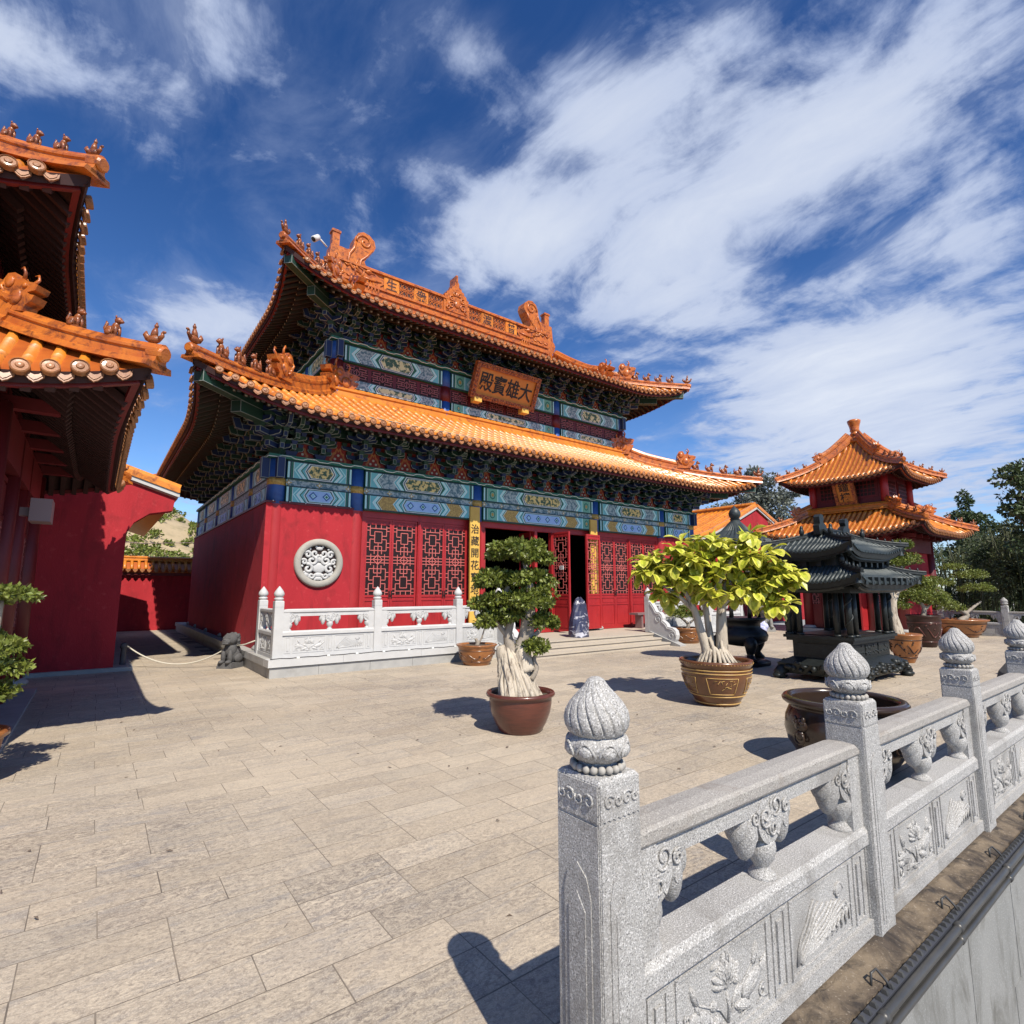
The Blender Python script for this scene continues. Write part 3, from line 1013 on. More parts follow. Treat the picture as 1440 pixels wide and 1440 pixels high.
def pad_board(mb, M, x0, x1, z0, z1):
    pstack(mb, M, [(x0, z0), (x1, z0), (x1, z1), (x0, z1)], 1, GY)
    n = max(2, int((x1 - x0) / 0.62))
    zm, r = (z0 + z1) / 2, (z1 - z0) * 0.62
    for i in range(n + 1):
        x = x0 + 0.06 + (x1 - x0 - 0.12) * i / n
        for q, (k, m) in enumerate(((1, LO), (0.45, WH))):
            pstack(mb, M, [(x - r * k, zm), (x - r * k * .3, zm - r * k * .3), (x, zm - r * k), (x + r * k * .3, zm - r * k * .3), (x + r * k, zm), (x + r * k * .3, zm + r * k * .3),
                           (x, zm + r * k), (x - r * k * .3, zm + r * k * .3)], 2 + q, m)


# ------------------------------------------------------------------ bracket sets
def bracket_mesh(c1, c2, H=0.95, out=0.85, corner=False):
    """stacked bracket set; local x lateral, -y outward, z up from the plate"""
    mb = MB()
    k = H / 0.95
    o = out

    def lat(y, hx, z, m, t=0.10, h=0.13):
        # curved arm with cut-up ends, white line along its lower outline
        low = [(-hx, z + h), (-hx, z + h * .62), (-hx * .90, z + h * .30), (-hx * .70, z + .03), (-hx * .42, z), (hx * .42, z), (hx * .70, z + .03), (hx * .90, z + h * .30), (hx, z + h * .62), (hx, z + h)]
        mb.prism(low, lambda u, v, w: (u, y - w, v), -t / 2, t / 2, m)
        mb.tube([(u, y - t / 2 - .004, v) for u, v in low], .0085, 4, 2, False)
        for sx in (-1, 1):
            mb.taper(sx * (hx - 0.07), y, z + h, z + h + 0.085, 0.05, 0.055, 0.072, 0.075, 1 - m, False)

    mb.taper(0, 0, 0, 0.15 * k, 0.10, 0.10, 0.15, 0.14, 1, False)
    z = 0.15 * k
    st = 0.225 * k
    lat(0, 0.30, z, 0)
    mb.beam((0, 0.1, z + .065), (0, -o * .40, z + .065), 0.10, 0.13, 0)
    mb.taper(0, -o * .36, z + .13, z + .215, 0.055, 0.055, 0.075, 0.075, 1, False)
    z += st
    lat(0, 0.43, z, 0)
    lat(-o * .36, 0.28, z, 0)
    mb.beam((0, 0.1, z + .065), (0, -o * .72, z + .065), 0.10, 0.13, 0)
    mb.taper(0, -o * .68, z + .13, z + .215, 0.055, 0.055, 0.075, 0.075, 1, False)
    z += st
    lat(-o * .36, 0.41, z, 0)
    lat(-o * .68, 0.26, z, 0)
    # nose: slants down outward, then hooks up
    mb.beam((0, 0.1, z + .08), (0, -o * .95, z + .065), 0.10, 0.14, 0)
    mb.hexa([(-.05, -o * 1.12, z + .02), (.05, -o * 1.12, z + .02), (.05, -o * .90, z - .01), (-.05, -o * .90, z - .01),
             (-.05, -o * 1.22, z + .27), (.05, -o * 1.22, z + .27), (.05, -o * 1.02, z + .27), (-.05, -o * 1.02, z + .27)], 0)
    z += st
    lat(-o * .68, 0.40, z, 0)
    mb.beam((0, 0.1, z + .06), (0, -o * .92, z + .06), 0.10, 0.12, 1)
    return shared('bracket_set', mb, [c1, c2, 'paint_line'])


BR_G = bracket_mesh('bracket_green', 'bracket_blue')
BR_B = bracket_mesh('bracket_blue', 'bracket_green')


def flame_board(mb, M, xc, w, h):
    """red board between bracket sets with a painted flaming jewel"""
    pstack(mb, M, [(xc - w, 0), (xc + w, 0), (xc + w, h), (xc - w, h)], 1, 0)
    fl = [(-.62, .02), (.62, .02), (.70, .16), (.50, .30), (.46, .48), (.26, .56), (.16, .80), (0, .66), (-.16, .80), (-.26, .56), (-.46, .48), (-.50, .30), (-.70, .16)]
    pstack(mb, M, [(xc + u * w * .8, .04 + v * h * .85) for u, v in fl], 2, 1)
    pstack(mb, M, [(xc + u * w * .58, .05 + v * h * .66) for u, v in fl], 3, 0)
    for (u, v) in ((-.2, .16), (.2, .16), (0, .34)):
        pstack(mb, M, [(xc + u * w + .035 * math.cos(t * PI / 3), .05 + v * h * .9 + .035 * math.sin(t * PI / 3)) for t in range(6)], 4, 2)


def frameF(y):          # front: u=+x, v=z, w=-y
    return lambda u, v, w: (u, y - w, v)


def frameL(x):          # left side (facing -x): u=y, v=z, w=-x ; u runs so that faces look outwards
    return lambda u, v, w: (x - w, u, v)


def frameR(x):
    return lambda u, v, w: (x + w, u, v)


# ------------------------------------------------------------------ lattice leaves
def lattice_bars(mb, w, h, y0, y1, m=0, t=0.022):
    """step-pattern lattice filling a w x h opening centred on x, z from 0"""
    def hb(x0, x1, z):
        mb.box(x0 * w, x1 * w, y0, y1, z * h - t / 2, z * h + t / 2, m)

    def vb(x, z0, z1):
        mb.box(x * w - t / 2, x * w + t / 2, y0 + 0.002, y1 - 0.002, z0 * h, z1 * h, m)

    def half(fl):
        Z = lambda v: v if not fl else 1 - v
        # window block of the lower half (z 0..0.45), mirrored for the upper
        def H(x0, x1, z): hb(x0, x1, Z(z))
        def V(x, a, b): vb(x, min(Z(a), Z(b)), max(Z(a), Z(b)))
        H(-.16, .16, .10); H(-.16, .16, .26); V(-.16, .10, .26); V(.16, .10, .26)
        H(-.36, .36, .045 + .01); V(-.36, 0.0, .16); V(.36, 0.0, .16); H(-.5, -.36, .035); H(.36, .5, .035); H(-.5, -.36, .085); H(.36, .5, .085)
        H(-.36, -.16, .16); H(.16, .36, .16); H(-.36, -.16, .21); H(.16, .36, .21); V(-.36, .21, .37); V(.36, .21, .37)
        H(-.36, .36, .37); V(0, .26, .44); H(-.16, .16, .31); V(-.16, .31, .42); V(.16, .31, .42)
        H(-.5, -.36, .26); H(.36, .5, .26); H(-.5, -.36, .32); H(.36, .5, .32); V(-.12, 0, .055); V(.12, 0, .055)
    half(False)
    half(True)
    # centre diamond band
    hb(-.5, .5, .455); hb(-.5, .5, .545); hb(-.5, .5, .50)
    vb(-.3, .42, .58); vb(.3, .42, .58); vb(0, .44, .56)
    for sx in (-1, 1):
        for sz in (-1, 1):
            mb.beam((sx * .2 * w, (y0 + y1) / 2 - .004, .5 * h), (0, (y0 + y1) / 2 - .004, .5 * h + sz * .2 * w), t, 0.02, m, up=(0, 1, 0))


def leaf_meshes(w, h, zl, lat_h, red='red_paint', bars='lattice_edge'):
    """door leaf of width w and height h: frame, lattice, backing; z from 0, lattice from zl, thickness about y=0"""
    fw = 0.055
    fr = MB()
    fr.box(-w / 2, -w / 2 + fw, -.035, .03, 0, h)
    fr.box(w / 2 - fw, w / 2, -.035, .03, 0, h)
    for z0, z1 in ((0, .06), (zl - .40, zl - .35), (zl - .16, zl - .11), (zl - .06, zl), (zl + lat_h, zl + lat_h + .06), (h - .06, h)):
        fr.box(-w / 2 + fw, w / 2 - fw, -.03, .025, z0, z1)
    pn, pu = MB(), MB()
    iw = w / 2 - fw
    pn.box(-iw, iw, -.012, .012, .06, zl - .03)
    pu.box(-iw, iw, -.012, .012, zl + lat_h + .03, h - .06)
    for z0, z1 in ((.10, zl - .44), (zl - .32, zl - .19), (zl + lat_h + .09, h - .09)):
        if z1 - z0 > .05:
            (pn if z0 < zl else pu).box(-iw + .05, iw - .05, -.022, .0, z0, z1)
    # scalloped valance over the lattice
    for k in range(3):
        x = (-1 + k) * iw * .62
        pts = [(x + iw * .28 * math.cos(t * PI / 8), zl + lat_h - .005 + .05 * math.sin(t * PI / 8)) for t in range(9)]
        pu.prism([(u, v + .03) for u, v in pts], lambda u, v, q: (u, -q, v), .0, .034, 0)
    la = MB()
    vs = MB()
    lattice_bars(vs, 2 * iw, lat_h, -.028, -.014, 0)
    la.add([(x, y, z + zl) for x, y, z in vs.v], vs.f, 0)
    gl = MB()
    gl.box(-iw, iw, -.0135, .0135, zl, zl + lat_h)
    return (shared('leaf_frame', fr, red), shared('leaf_panel', pn, red), shared('leaf_top_panel', pu, red), shared('leaf_lattice', la, bars), shared('leaf_backing', gl, 'glass_dark'))


def place_leaf(th, ms, x, y, z, rot=0.0, name='door_leaf', backing=True):
    o = inst(name, ms[0], th, (x, y, z), (0, 0, rot))
    for nm, m in (('panel', ms[1]), ('top_panel', ms[2]), ('lattice', ms[3])) + ((('backing', ms[4]),) if backing else ()):
        c = bpy.data.objects.new(nm, m)
        COL.objects.link(c)
        c.parent = o
    return o

# ------------------------------------------------------------------ main hall
HX, HY = 11.65, 19.7
ZP = 0.36
hall = thing('main_hall', 'large red temple hall with double orange tiled roof and painted beams', 'temple hall', (HX, HY, 0))
COLX = [HX - 8.35, HX - 6.36, HX - 2.56, HX + 2.56, HX + 6.36, HX + 8.35]
YC = 13.9                      # front column line
YB = 2 * HY - YC
PX0, PX1, PY0, PY1 = 2.87, 2 * HX - 2.87, 11.73, 27.6
SX0, SX1 = HX - 2.78, HX + 2.78   # stairs between the stringers

# platform: core, individually jointed plinth stones, coping
mb = MB()
mb.box(PX0 + .06, PX1 - .06, PY0 + .06, PY1 - .06, 0, ZP - .012)
plat = mb.build('platform', 'step_stone', hall)
random.seed(3)


def stone_run(a, b, lo, hi):
    out, x = [], a
    while x < b - 0.05:
        w = random.uniform(lo, hi)
        if b - x - w < lo * .6:
            w = b - x
        out.append((x, min(b, x + w)))
        x += w
    return out


for (a, b) in stone_run(PX0, SX0 - .3, .85, 1.35) + stone_run(SX1 + .3, PX1, .85, 1.35):
    mb = MB(); mb.box(a + .003, b - .003, PY0, PY0 + .3, 0, .20 + random.uniform(-.002, .002)); mb.build('plinth_stone', 'marble_grey', plat)
for (a, b) in stone_run(PY0 + .303, PY1, .9, 1.5):
    mb = MB(); mb.box(PX0, PX0 + .3, a + .003, b - .003, 0, .20); mb.build('plinth_stone', 'marble_grey', plat)
for (a, b) in stone_run(PX0 - .04, SX0 - .3, 1.2, 1.9) + stone_run(SX1 + .3, PX1 + .04, 1.2, 1.9):
    mb = MB(); mb.box(a + .002, b - .002, PY0 - .04, PY0 + .34, .215, ZP); mb.build('coping_stone', 'marble', plat)
for (a, b) in stone_run(PY0 + .342, PY1, 1.2, 1.9):
    mb = MB(); mb.box(PX0 - .04, PX0 + .34, a + .002, b - .002, .215, ZP); mb.build('coping_stone', 'marble_grey', plat)
for (y0, y1, z1) in ((PY0 - .86, PY0 - .50, .12), (PY0 - .54, PY0 - .18, .24), (PY0 - .22, PY0 + .30, ZP + .002)):
    mb = MB()
    for (a, b) in stone_run(SX0 - .02, SX1 + .02, 1.6, 2.4):
        mb.box(a + .002, b - .002, y0, y1, z1 - .045, z1)
        mb.box(a + .002, b - .002, y0 + .03, y1, 0, z1 - .045)
    mb.build('step', 'step_stone', hall)
# floor slabs of the platform terrace
for i in range(22):
    for j in range(2):
        x = PX0 + .34 + i * .765
        mb = MB(); mb.box(x + .003, min(x + .762, PX1 - .05), PY0 + .345 + j * .86, PY0 + .345 + j * .86 + .852, ZP - .05, ZP - .004 - .001 * (i % 3))
        mb.build('floor_slab', 'step_stone', plat)

# cable with clips along the coping
mb = MB()
mb.tube([(PX0 + 5.6 * i / 30, PY0 - .02 + .006 * math.sin(i * 1.7), ZP + .018 + .006 * math.sin(i * 2.3)) for i in range(31)], .009, 5)
mb.build('cable', 'ink', plat)
for i in range(9):
    mb = MB(); mb.box(PX0 + .5 + i * .62, PX0 + .56 + i * .62, PY0 - .044, PY0 + .0, ZP, ZP + .032); mb.build('cable_clip', 'sign_white', plat)

# walls
WZ = 3.81
for nm, (x0, x1, y0, y1) in (('l', (3.06, 5.18, 13.72, 14.12)), ('r', (2 * HX - 5.18, 2 * HX - 3.06, 13.72, 14.12)),
                             ('sl', (3.06, 3.50, 14.12, 25.72)), ('sr', (2 * HX - 3.50, 2 * HX - 3.06, 14.12, 25.72)), ('b', (3.50, 2 * HX - 3.50, 25.4, 25.72))):
    mb = MB()
    mb.box(x0, x1, y0, y1, ZP, WZ)
    mb.build('red_wall', 'red_plaster', hall)
mb = MB()
for x0, x1 in ((3.03, 5.2), (2 * HX - 5.2, 2 * HX - 3.03)):
    mb.box(x0, x1, 13.69, 14.13, WZ, WZ + .05)
for x0, x1 in ((3.03, 3.5), (2 * HX - 3.5, 2 * HX - 3.03)):
    mb.box(x0, x1, 14.13, 25.7, WZ, WZ + .05)
mb.build('wall_capping', 'dark_or_shaded_red', hall)
mb = MB()
for i in range(6):
    mb.ball((3.2 + i * .38, 13.675, WZ + .05), .016, 6, 4)
mb.build('string_lights', 'sign_white', hall)['kind'] = 'stuff'

# interior shell (dark) and ceiling
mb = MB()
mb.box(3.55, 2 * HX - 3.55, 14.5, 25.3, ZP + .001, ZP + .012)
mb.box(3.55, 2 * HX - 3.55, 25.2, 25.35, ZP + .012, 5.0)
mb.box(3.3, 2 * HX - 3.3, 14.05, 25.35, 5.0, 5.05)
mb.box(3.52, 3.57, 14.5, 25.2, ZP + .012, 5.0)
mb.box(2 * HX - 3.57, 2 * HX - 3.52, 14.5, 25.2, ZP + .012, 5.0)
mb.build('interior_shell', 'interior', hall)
# altar inside
mb = MB()
mb.box(HX - 2.4, HX + 2.4, 21.5, 23.2, ZP + .012, 1.5)
mb.box(HX - 2.0, HX + 2.0, 22.0, 23.0, 1.5, 1.9)
mb.build('altar', 'dark_or_shaded_red', hall)

# round stone windows in the end walls
def roundel(cx, cz, y):
    o_ring = MB()
    R0 = .60
    prof = [(R0, .02), (R0, -.05), (R0 - .03, -.085), (R0 - .13, -.095), (R0 - .16, -.06), (R0 - .16, .02)]
    n = 48
    vs = [(cx + r * math.cos(2 * PI * j / n), y + w, cz + r * math.sin(2 * PI * j / n)) for r, w in prof for j in range(n)]
    fs = [(i * n + j, i * n + (j + 1) % n, (i + 1) * n + (j + 1) % n, (i + 1) * n + j) for i in range(len(prof) - 1) for j in range(n)]
    o_ring.add(vs, fs, 0, True)
    ring = o_ring.build('round_window', 'ring_stone', hall)
    bk = MB()
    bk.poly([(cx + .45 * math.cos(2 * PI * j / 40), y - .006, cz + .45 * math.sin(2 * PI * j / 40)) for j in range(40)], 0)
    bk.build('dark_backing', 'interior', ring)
    cv = MB()

    def spiral(u, v, r, a0, turns, sgn, w):
        pts = []
        for i in range(16):
            t = i / 15
            rr = r * (1 - .8 * t)
            a = a0 + sgn * t * turns * 2 * PI
            pts.append((cx + u + rr * math.cos(a), y - .025, cz + v + rr * math.sin(a)))
        cv.tube(pts, [w * 1.35 * (1 - .3 * i / 15) for i in range(16)], 6, 0)
    cv.ball((cx, y - .02, cz - .12), (.17, .03, .13), 12, 6)
    cv.ball((cx, y - .02, cz + .10), (.12, .03, .08), 12, 6)
    cv.ball((cx, y - .02, cz - .29), (.11, .03, .06), 12, 6)
    for sg in (-1, 1):
        for (u, v, r, a0, tn, w) in ((.17, .06, .12, 2.2, 1.1, .035), (.26, -.14, .12, 1.2, 1.1, .035), (.11, .23, .10, 3.4, 1.1, .03), (.28, .20, .09, 0.6, 1.1, .03),
                                     (.17, -.31, .08, 2.6, 1.1, .028), (.36, .02, .07, 1.0, 1.1, .026)):
            spiral(sg * u, v, r, a0 if sg > 0 else PI - a0, tn, sg, w)
    for (u, v, ru, rv) in ((0, .36, .09, .05), (0, -.38, .10, .05), (.33, .30, .07, .05), (-.33, .30, .07, .05), (.30, -.28, .08, .06), (-.30, -.28, .08, .06), (.22, -.02, .07, .06), (-.22, -.02, .07, .06)):
        cv.ball((cx + u, y - .018, cz + v), (ru, .028, rv), 10, 6)
    for j in range(16):
        a = 2 * PI * (j + .5) / 16
        cv.ball((cx + .41 * math.cos(a), y - .02, cz + .41 * math.sin(a)), (.035, .025, .035), 8, 4)
    cv.build('carved_tracery', 'marble', ring)


roundel(4.36, 2.40, 13.72)
roundel(2 * HX - 4.36, 2.40, 13.72)

# columns
def column(x, y, z0, zr, z1, r=.21, low='red_paint'):
    mb = MB()
    mb.lathe([(r * 1.0, z0), (r, zr)], (x, y, 0), 18, 0, cap=False)
    mb.lathe([(r + .004, zr), (r + .004, z1)], (x, y, 0), 18, 1)
    mb.lathe([(r + .010, zr + (z1 - zr) * .40), (r + .010, zr + (z1 - zr) * .56)], (x, y, 0), 18, 2)
    mb.lathe([(r * 1.45, z0), (r * 1.5, z0 + .06), (r * 1.2, z0 + .12)], (x, y, 0), 18, 3)
    return mb.build('column', [low, 'paint_blue', 'lotus_gold', 'marble_grey'], hall)


for x in COLX:
    column(x, YC, ZP, 3.80, 4.95)
sideY = [YC, 15.9, 18.4, 21.0, 23.5, YB]
for y in sideY[1:]:
    column(COLX[0], y, ZP, 3.80, 4.95)
    column(COLX[-1], y, ZP, 3.80, 4.95)

# painted beams: lower beam, pad board, upper beam on front and side bays
def bay_beams(a, b, M, box, kinds, zz, par=hall):
    for (nm, z0, z1, kd) in (('beam', zz[0], zz[1], kinds[0]), ('pad_board', zz[1], zz[2], None), ('beam', zz[2], zz[3], kinds[1])):
        mb = MB()
        box(mb, a, b, z0, z1, .0 if kd else .05)
        o = mb.build(nm, 'paint_green' if kd else 'paint_grey', par)
        pm = MB()
        if kd:
            painted(pm, M, a + .005, b - .005, z0 + .005, z1 - .005, kd)
        else:
            M2 = (lambda M: (lambda u, v, w: M(u, v, w - .05)))(M)
            pad_board(pm, M2, a, b, z0 + .01, z1 - .01)
        pm.build('painted_face', PAINT, o)


ZB = (3.84, 4.27, 4.43, 4.90)
for i in range(5):
    a, b = COLX[i] + .19, COLX[i + 1] - .19
    bay_beams(a, b, frameF(YC - .20), lambda mb, a, b, z0, z1, ins: mb.box(a, b, YC - .20 + ins, YC + .15, z0, z1), ('wave', 'dragon'), ZB)
for sx in (-1, 1):
    x = HX + sx * 8.35
    for j in range(5):
        a, b = sideY[j] + .19, sideY[j + 1] - .19
        if sx < 0:
            Mside = frameL(x - .17)
        else:
            Mside = frameR(x + .17)
        bay_beams(a, b, Mside, lambda mb, a, b, z0, z1, ins: mb.box(x - .15, x + .15, a, b, z0, z1), ('wave', 'dragon'), ZB)

# corner brackets: blue plaques with white outline on the corner columns
for (x, y) in ((COLX[0], YC), (COLX[-1], YC)):
    mb = MB()
    mb.box(x - .09, x + .09, y - .38, y - .19, 4.42, 4.92)
    mb.box(x - .38, x - .19, y - .09, y + .09, 4.42, 4.92)
    mb.build('beam_end', 'bracket_blue', hall)


def plate_and_brackets(x0, x1, y0, y1, z, xs, ys, H=0.95, oc=0.0):
    """wave-edged plate around the eave beam, bracket sets, boards between, top purlins; front, left and right sides"""
    mb = MB()
    o = .27
    mb.box(x0 - o, x1 + o, y0 - o, y0 + .2, z - .09, z)
    mb.box(x0 - o, x0 + .2, y0 + .2, y1, z - .09, z)
    mb.box(x1 - .2, x1 + o, y0 + .2, y1, z - .09, z)
    pl = mb.build('bracket_plate', 'paint_green', hall)
    wv = MB()
    n = int((x1 - x0 + 2 * o) / .10)
    wv.tube([(x0 - o + (x1 - x0 + 2 * o) * i / n, y0 - o - .006, z - .05 + .022 * (1 if (i // 3) % 2 else -1)) for i in range(n + 1)], .011, 4, 0, False)
    n = int((y1 - y0) / .12)
    wv.tube([(x0 - o - .006, y0 - o + (y1 - y0 + o) * i / n, z - .05 + .022 * (1 if (i // 3) % 2 else -1)) for i in range(n + 1)], .011, 4, 0, False)
    wv.build('wave_outline', 'paint_white', pl)
    alt = 0
    bd = MB()
    for i, x in enumerate(xs):
        inst('bracket_set', BR_G if i % 2 else BR_B, hall, (x, y0, z), (0, 0, 0))
        if i:
            flame_board(bd, lambda u, v, w: (u, y0 + .02 - w, z + v), (x + xs[i - 1]) / 2, (x - xs[i - 1]) / 2 - .08, .62)
    bo = bd.build('bracket_board', ['bracket_board', 'flame_gold', 'pearl'], hall)
    for i, y in enumerate(ys):
        inst('bracket_set', BR_B if i % 2 else BR_G, hall, (x0, y, z), (0, 0, -PI / 2))
        inst('bracket_set', BR_B if i % 2 else BR_G, hall, (x1, y, z), (0, 0, PI / 2))
    for (x, s) in ((x0, -1), (x1, 1)):
        inst('bracket_set', BR_B, hall, (x, y0, z), (0, 0, s * PI / 4), (1.25, 1.45, 1.03))
        inst('bracket_set', BR_G, hall, (x - s * .28, y0, z), (0, 0, 0))
        inst('bracket_set', BR_B, hall, (x, y0 + .28, z), (0, 0, s * PI / 2))
    mb = MB()
    mb.box(x0 - .02, x0 + .10, y0 + .1, y1, z, z + .62)
    mb.box(x1 - .10, x1 + .02, y0 + .1, y1, z, z + .62)
    mb.build('bracket_board', 'bracket_board', hall)
    mb = MB()
    for (yy, zz, hh) in ((.0, .70, .34), (-.60, .93, .10), (-.60, 1.04, .2)):
        mb.box(x0 + min(yy, 0), x1 - min(yy, 0), y0 + yy - .06, y0 + yy + .06, z + zz, z + zz + hh)
        mb.box(x0 + yy - .06, x0 + yy + .06, y0 + yy + .06, y1, z + zz, z + zz + hh)
        mb.box(x1 - yy - .06, x1 - yy + .06, y0 + yy + .06, y1, z + zz, z + zz + hh)
    mb.build('eave_purlin', 'bracket_green', hall)


def subdiv(edges, counts):
    out = []
    for i, n in enumerate(counts):
        for k in range(n):
            out.append(edges[i] + (edges[i + 1] - edges[i]) * k / n)
    out.append(edges[-1])
    return out


xs = subdiv(COLX, (2, 4, 6, 4, 2))
ys = [YC + (YB - YC) * i / 13 for i in range(1, 13)]
plate_and_brackets(COLX[0], COLX[-1], YC, YB, 5.0, xs, ys)

# lower roof
R1 = Roof(HX, HY, 10.22, 7.58, 5.72, 1.92, 3.76, .30, .52, 3.2, .30, 3.2)
CAP, DRIP = cap_mesh(.078), drip_mesh(.19, .12)
def corner_beam(R, x, y, z, sd, sg, m='bracket_green'):
    tip = R.hip(sd, sg, .12, -.30)
    mb = MB()
    mb.beam((x, y, z), tip, .22, .24, 0)
    m2 = Vector((x, y, z)).lerp(tip, .62)
    mb.beam(Vector((x, y, z - .22)), m2 - Vector((0, 0, .26)), .24, .26, 0)
    mb.build('corner_beam', m, hall)


for sg in (-1, 1):
    corner_beam(R1, HX + sg * 8.2, YC + .1, 6.0, 'F', sg)
build_roof(R1, hall, 'lower_roof', .262, .066, 'F', 'FLRB', 1.9, capm=CAP, dripm=DRIP, fine='F', caps='FL')
for sd, sg in (('F', -1), ('F', 1), ('B', 1), ('B', -1)):
    hip_ridge(R1, hall, sd, sg, -.06, 3.72, .17, .46, 4, figs=(sd == 'F'), beast_d=2.0, scale=1.25, gap=.30, start=.42)
# ridge where the lower roof meets the upper storey
mb = MB()
zt = 7.46
bx, by = 6.47, 3.87
path = [(HX - bx, HY + by, zt), (HX - bx, HY - by, zt)]
mb.sweep(path, ridge_prof(.30, .46), 0)
mb.sweep([(HX - bx - .1, HY - by, zt), (HX + bx + .1, HY - by, zt)], ridge_prof(.30, .46), 0)
mb.sweep([(HX + bx, HY - by, zt), (HX + bx, HY + by, zt)], ridge_prof(.30, .46), 0)
mb.build('surround_ridge', 'glaze_tile', hall)
for sg in (-1, 1):
    c = (HX + sg * bx, HY - by, zt + .22)
    place_on(BEAST, 'ridge_beast', hall, c, (c[0] + sg, c[1] - 1, c[2]), 1.5)
    inst('ridge_beast', BEAST, hall, (c[0] - sg * .35, c[1], c[2] + .05), (0, 0, 0 if sg < 0 else PI), (1.25,) * 3)

# upper storey
UY = 15.9
UX = [HX - 6.36, HX - 2.56, HX + 2.56, HX + 6.36]
UYB = 2 * HY - UY
mb = MB()
mb.box(UX[0] + .05, UX[-1] - .05, UY + .12, UYB, 6.4, 9.5)
mb.build('upper_core', 'dark_or_shaded_red', hall)


def ucol(x, y):
    mb = MB()
    r = .20
    for z0, z1, m in ((7.2, 8.16, 1), (8.16, 8.70, 0), (8.70, 9.28, 1)):
        mb.lathe([(r + .002 * m, z0), (r + .002 * m, z1)], (x, y, 0), 16, m)
    mb.build('column', ['dark_or_shaded_red', 'paint_blue'], hall)


for x in UX:
    ucol(x, UY)
for y in (18.4, 21.0, UYB):
    ucol(UX[0], y)
    ucol(UX[-1], y)


def lat_panel_mesh(w, h):
    mb = MB()
    mb.box(-w / 2, w / 2, -.01, .05, 0, h, 0)
    mb.box(-w / 2 + .06, w / 2 - .06, -.013, -.009, .05, h - .05, 1)
    W_, H_ = w - .12, h - .10
    t = .026

    def hb(x0, x1, z): mb.box(x0 * W_, x1 * W_, -.028, -.012, .05 + z * H_ - t / 2, .05 + z * H_ + t / 2, 2)
    def vb(x, z0, z1): mb.box(x * W_ - t / 2, x * W_ + t / 2, -.027, -.012, .05 + z0 * H_, .05 + z1 * H_, 2)
    for s in (-1, 1):
        for z in (.12, .33, .67, .88):
            hb(min(s * .12, s * .46), max(s * .12, s * .46), z)
        hb(min(s * .2, s * .5), max(s * .2, s * .5), .5)
        vb(s * .12, 0, .22); vb(s * .12, .78, 1); vb(s * .24, .33, .67); vb(s * .40, .12, .33); vb(s * .40, .67, .88)
    vb(0, .30, .70)
    for a in (-1, 1):
        for b in (-1, 1):
            mb.beam((a * .15 * W_, -.022, .05 + .5 * H_), (0, -.022, .05 + (.5 + b * .3) * H_), t, .016, 2, up=(0, 1, 0))
    return shared('lattice_panel', mb, ['dark_or_shaded_red', 'interior', 'lattice_dull'])


LP4 = lat_panel_mesh((3.8 - .4) / 4, .50)
for i in range(3):
    a, b = UX[i] + .19, UX[i + 1] - .19
    n = 6 if i == 1 else 4
    w = (b - a) / n
    for k in range(n):
        inst('lattice_panel', LP4, hall, (a + w * (k + .5), UY - .06, 8.18), (0, 0, 0), (w / ((3.8 - .4) / 4), 1, 1))
    for (nm, z0, z1, kd) in (('beam', 7.86, 8.17, 'cream'), ('beam', 8.69, 9.25, 'cream')):
        mb = MB(); mb.box(a, b, UY - .17, UY + .11, z0, z1)
        o = mb.build(nm, 'paint_green', hall)
        pm = MB(); painted(pm, frameF(UY - .17), a + .005, b - .005, z0 + .005, z1 - .005, kd); pm.build('painted_face', PAINT, o)
for sx in (-1, 1):
    x = HX + sx * 6.36
    M = frameL(x - .17) if sx < 0 else frameR(x + .17)
    yy = [UY, 18.4, 21.0, UYB]
    for j in range(3):
        a, b = yy[j] + .19, yy[j + 1] - .19
        for (z0, z1) in ((7.86, 8.17), (8.69, 9.25)):
            mb = MB(); mb.box(x - .16, x + .16, a, b, z0, z1)
            o = mb.build('beam', 'paint_green', hall)
            pm = MB(); painted(pm, M, a + .005, b - .005, z0 + .005, z1 - .005, 'cream'); pm.build('painted_face', PAINT, o)
for x in (UX[0], UX[-1]):
    mb = MB()
    mb.box(x - .09, x + .09, UY - .36, UY - .18, 8.74, 9.26)
    mb.box(x - .36, x - .18, UY - .09, UY + .09, 8.74, 9.26)
    mb.build('beam_end', 'bracket_blue', hall)
xs2 = subdiv(UX, (4, 6, 4))
ys2 = [UY + (UYB - UY) * i / 8 for i in range(1, 8)]
plate_and_brackets(UX[0], UX[-1], UY, UYB, 9.36, xs2, ys2)

# upper hip-and-gable roof
R2 = Roof(HX, HY, 8.22, 5.62, 9.98, 3.2, 5.62, .36, .55, 3.0, .32, 3.2, dF=5.62, dS=2.5)
for sg in (-1, 1):
    corner_beam(R2, HX + sg * 6.2, UY + .1, 10.35, 'F', sg)
build_roof(R2, hall, 'upper_roof', .262, .066, 'F', 'FLRB', 1.9, capm=CAP, dripm=DRIP, fine='', caps='FL')
GX = 8.22 - 2.5
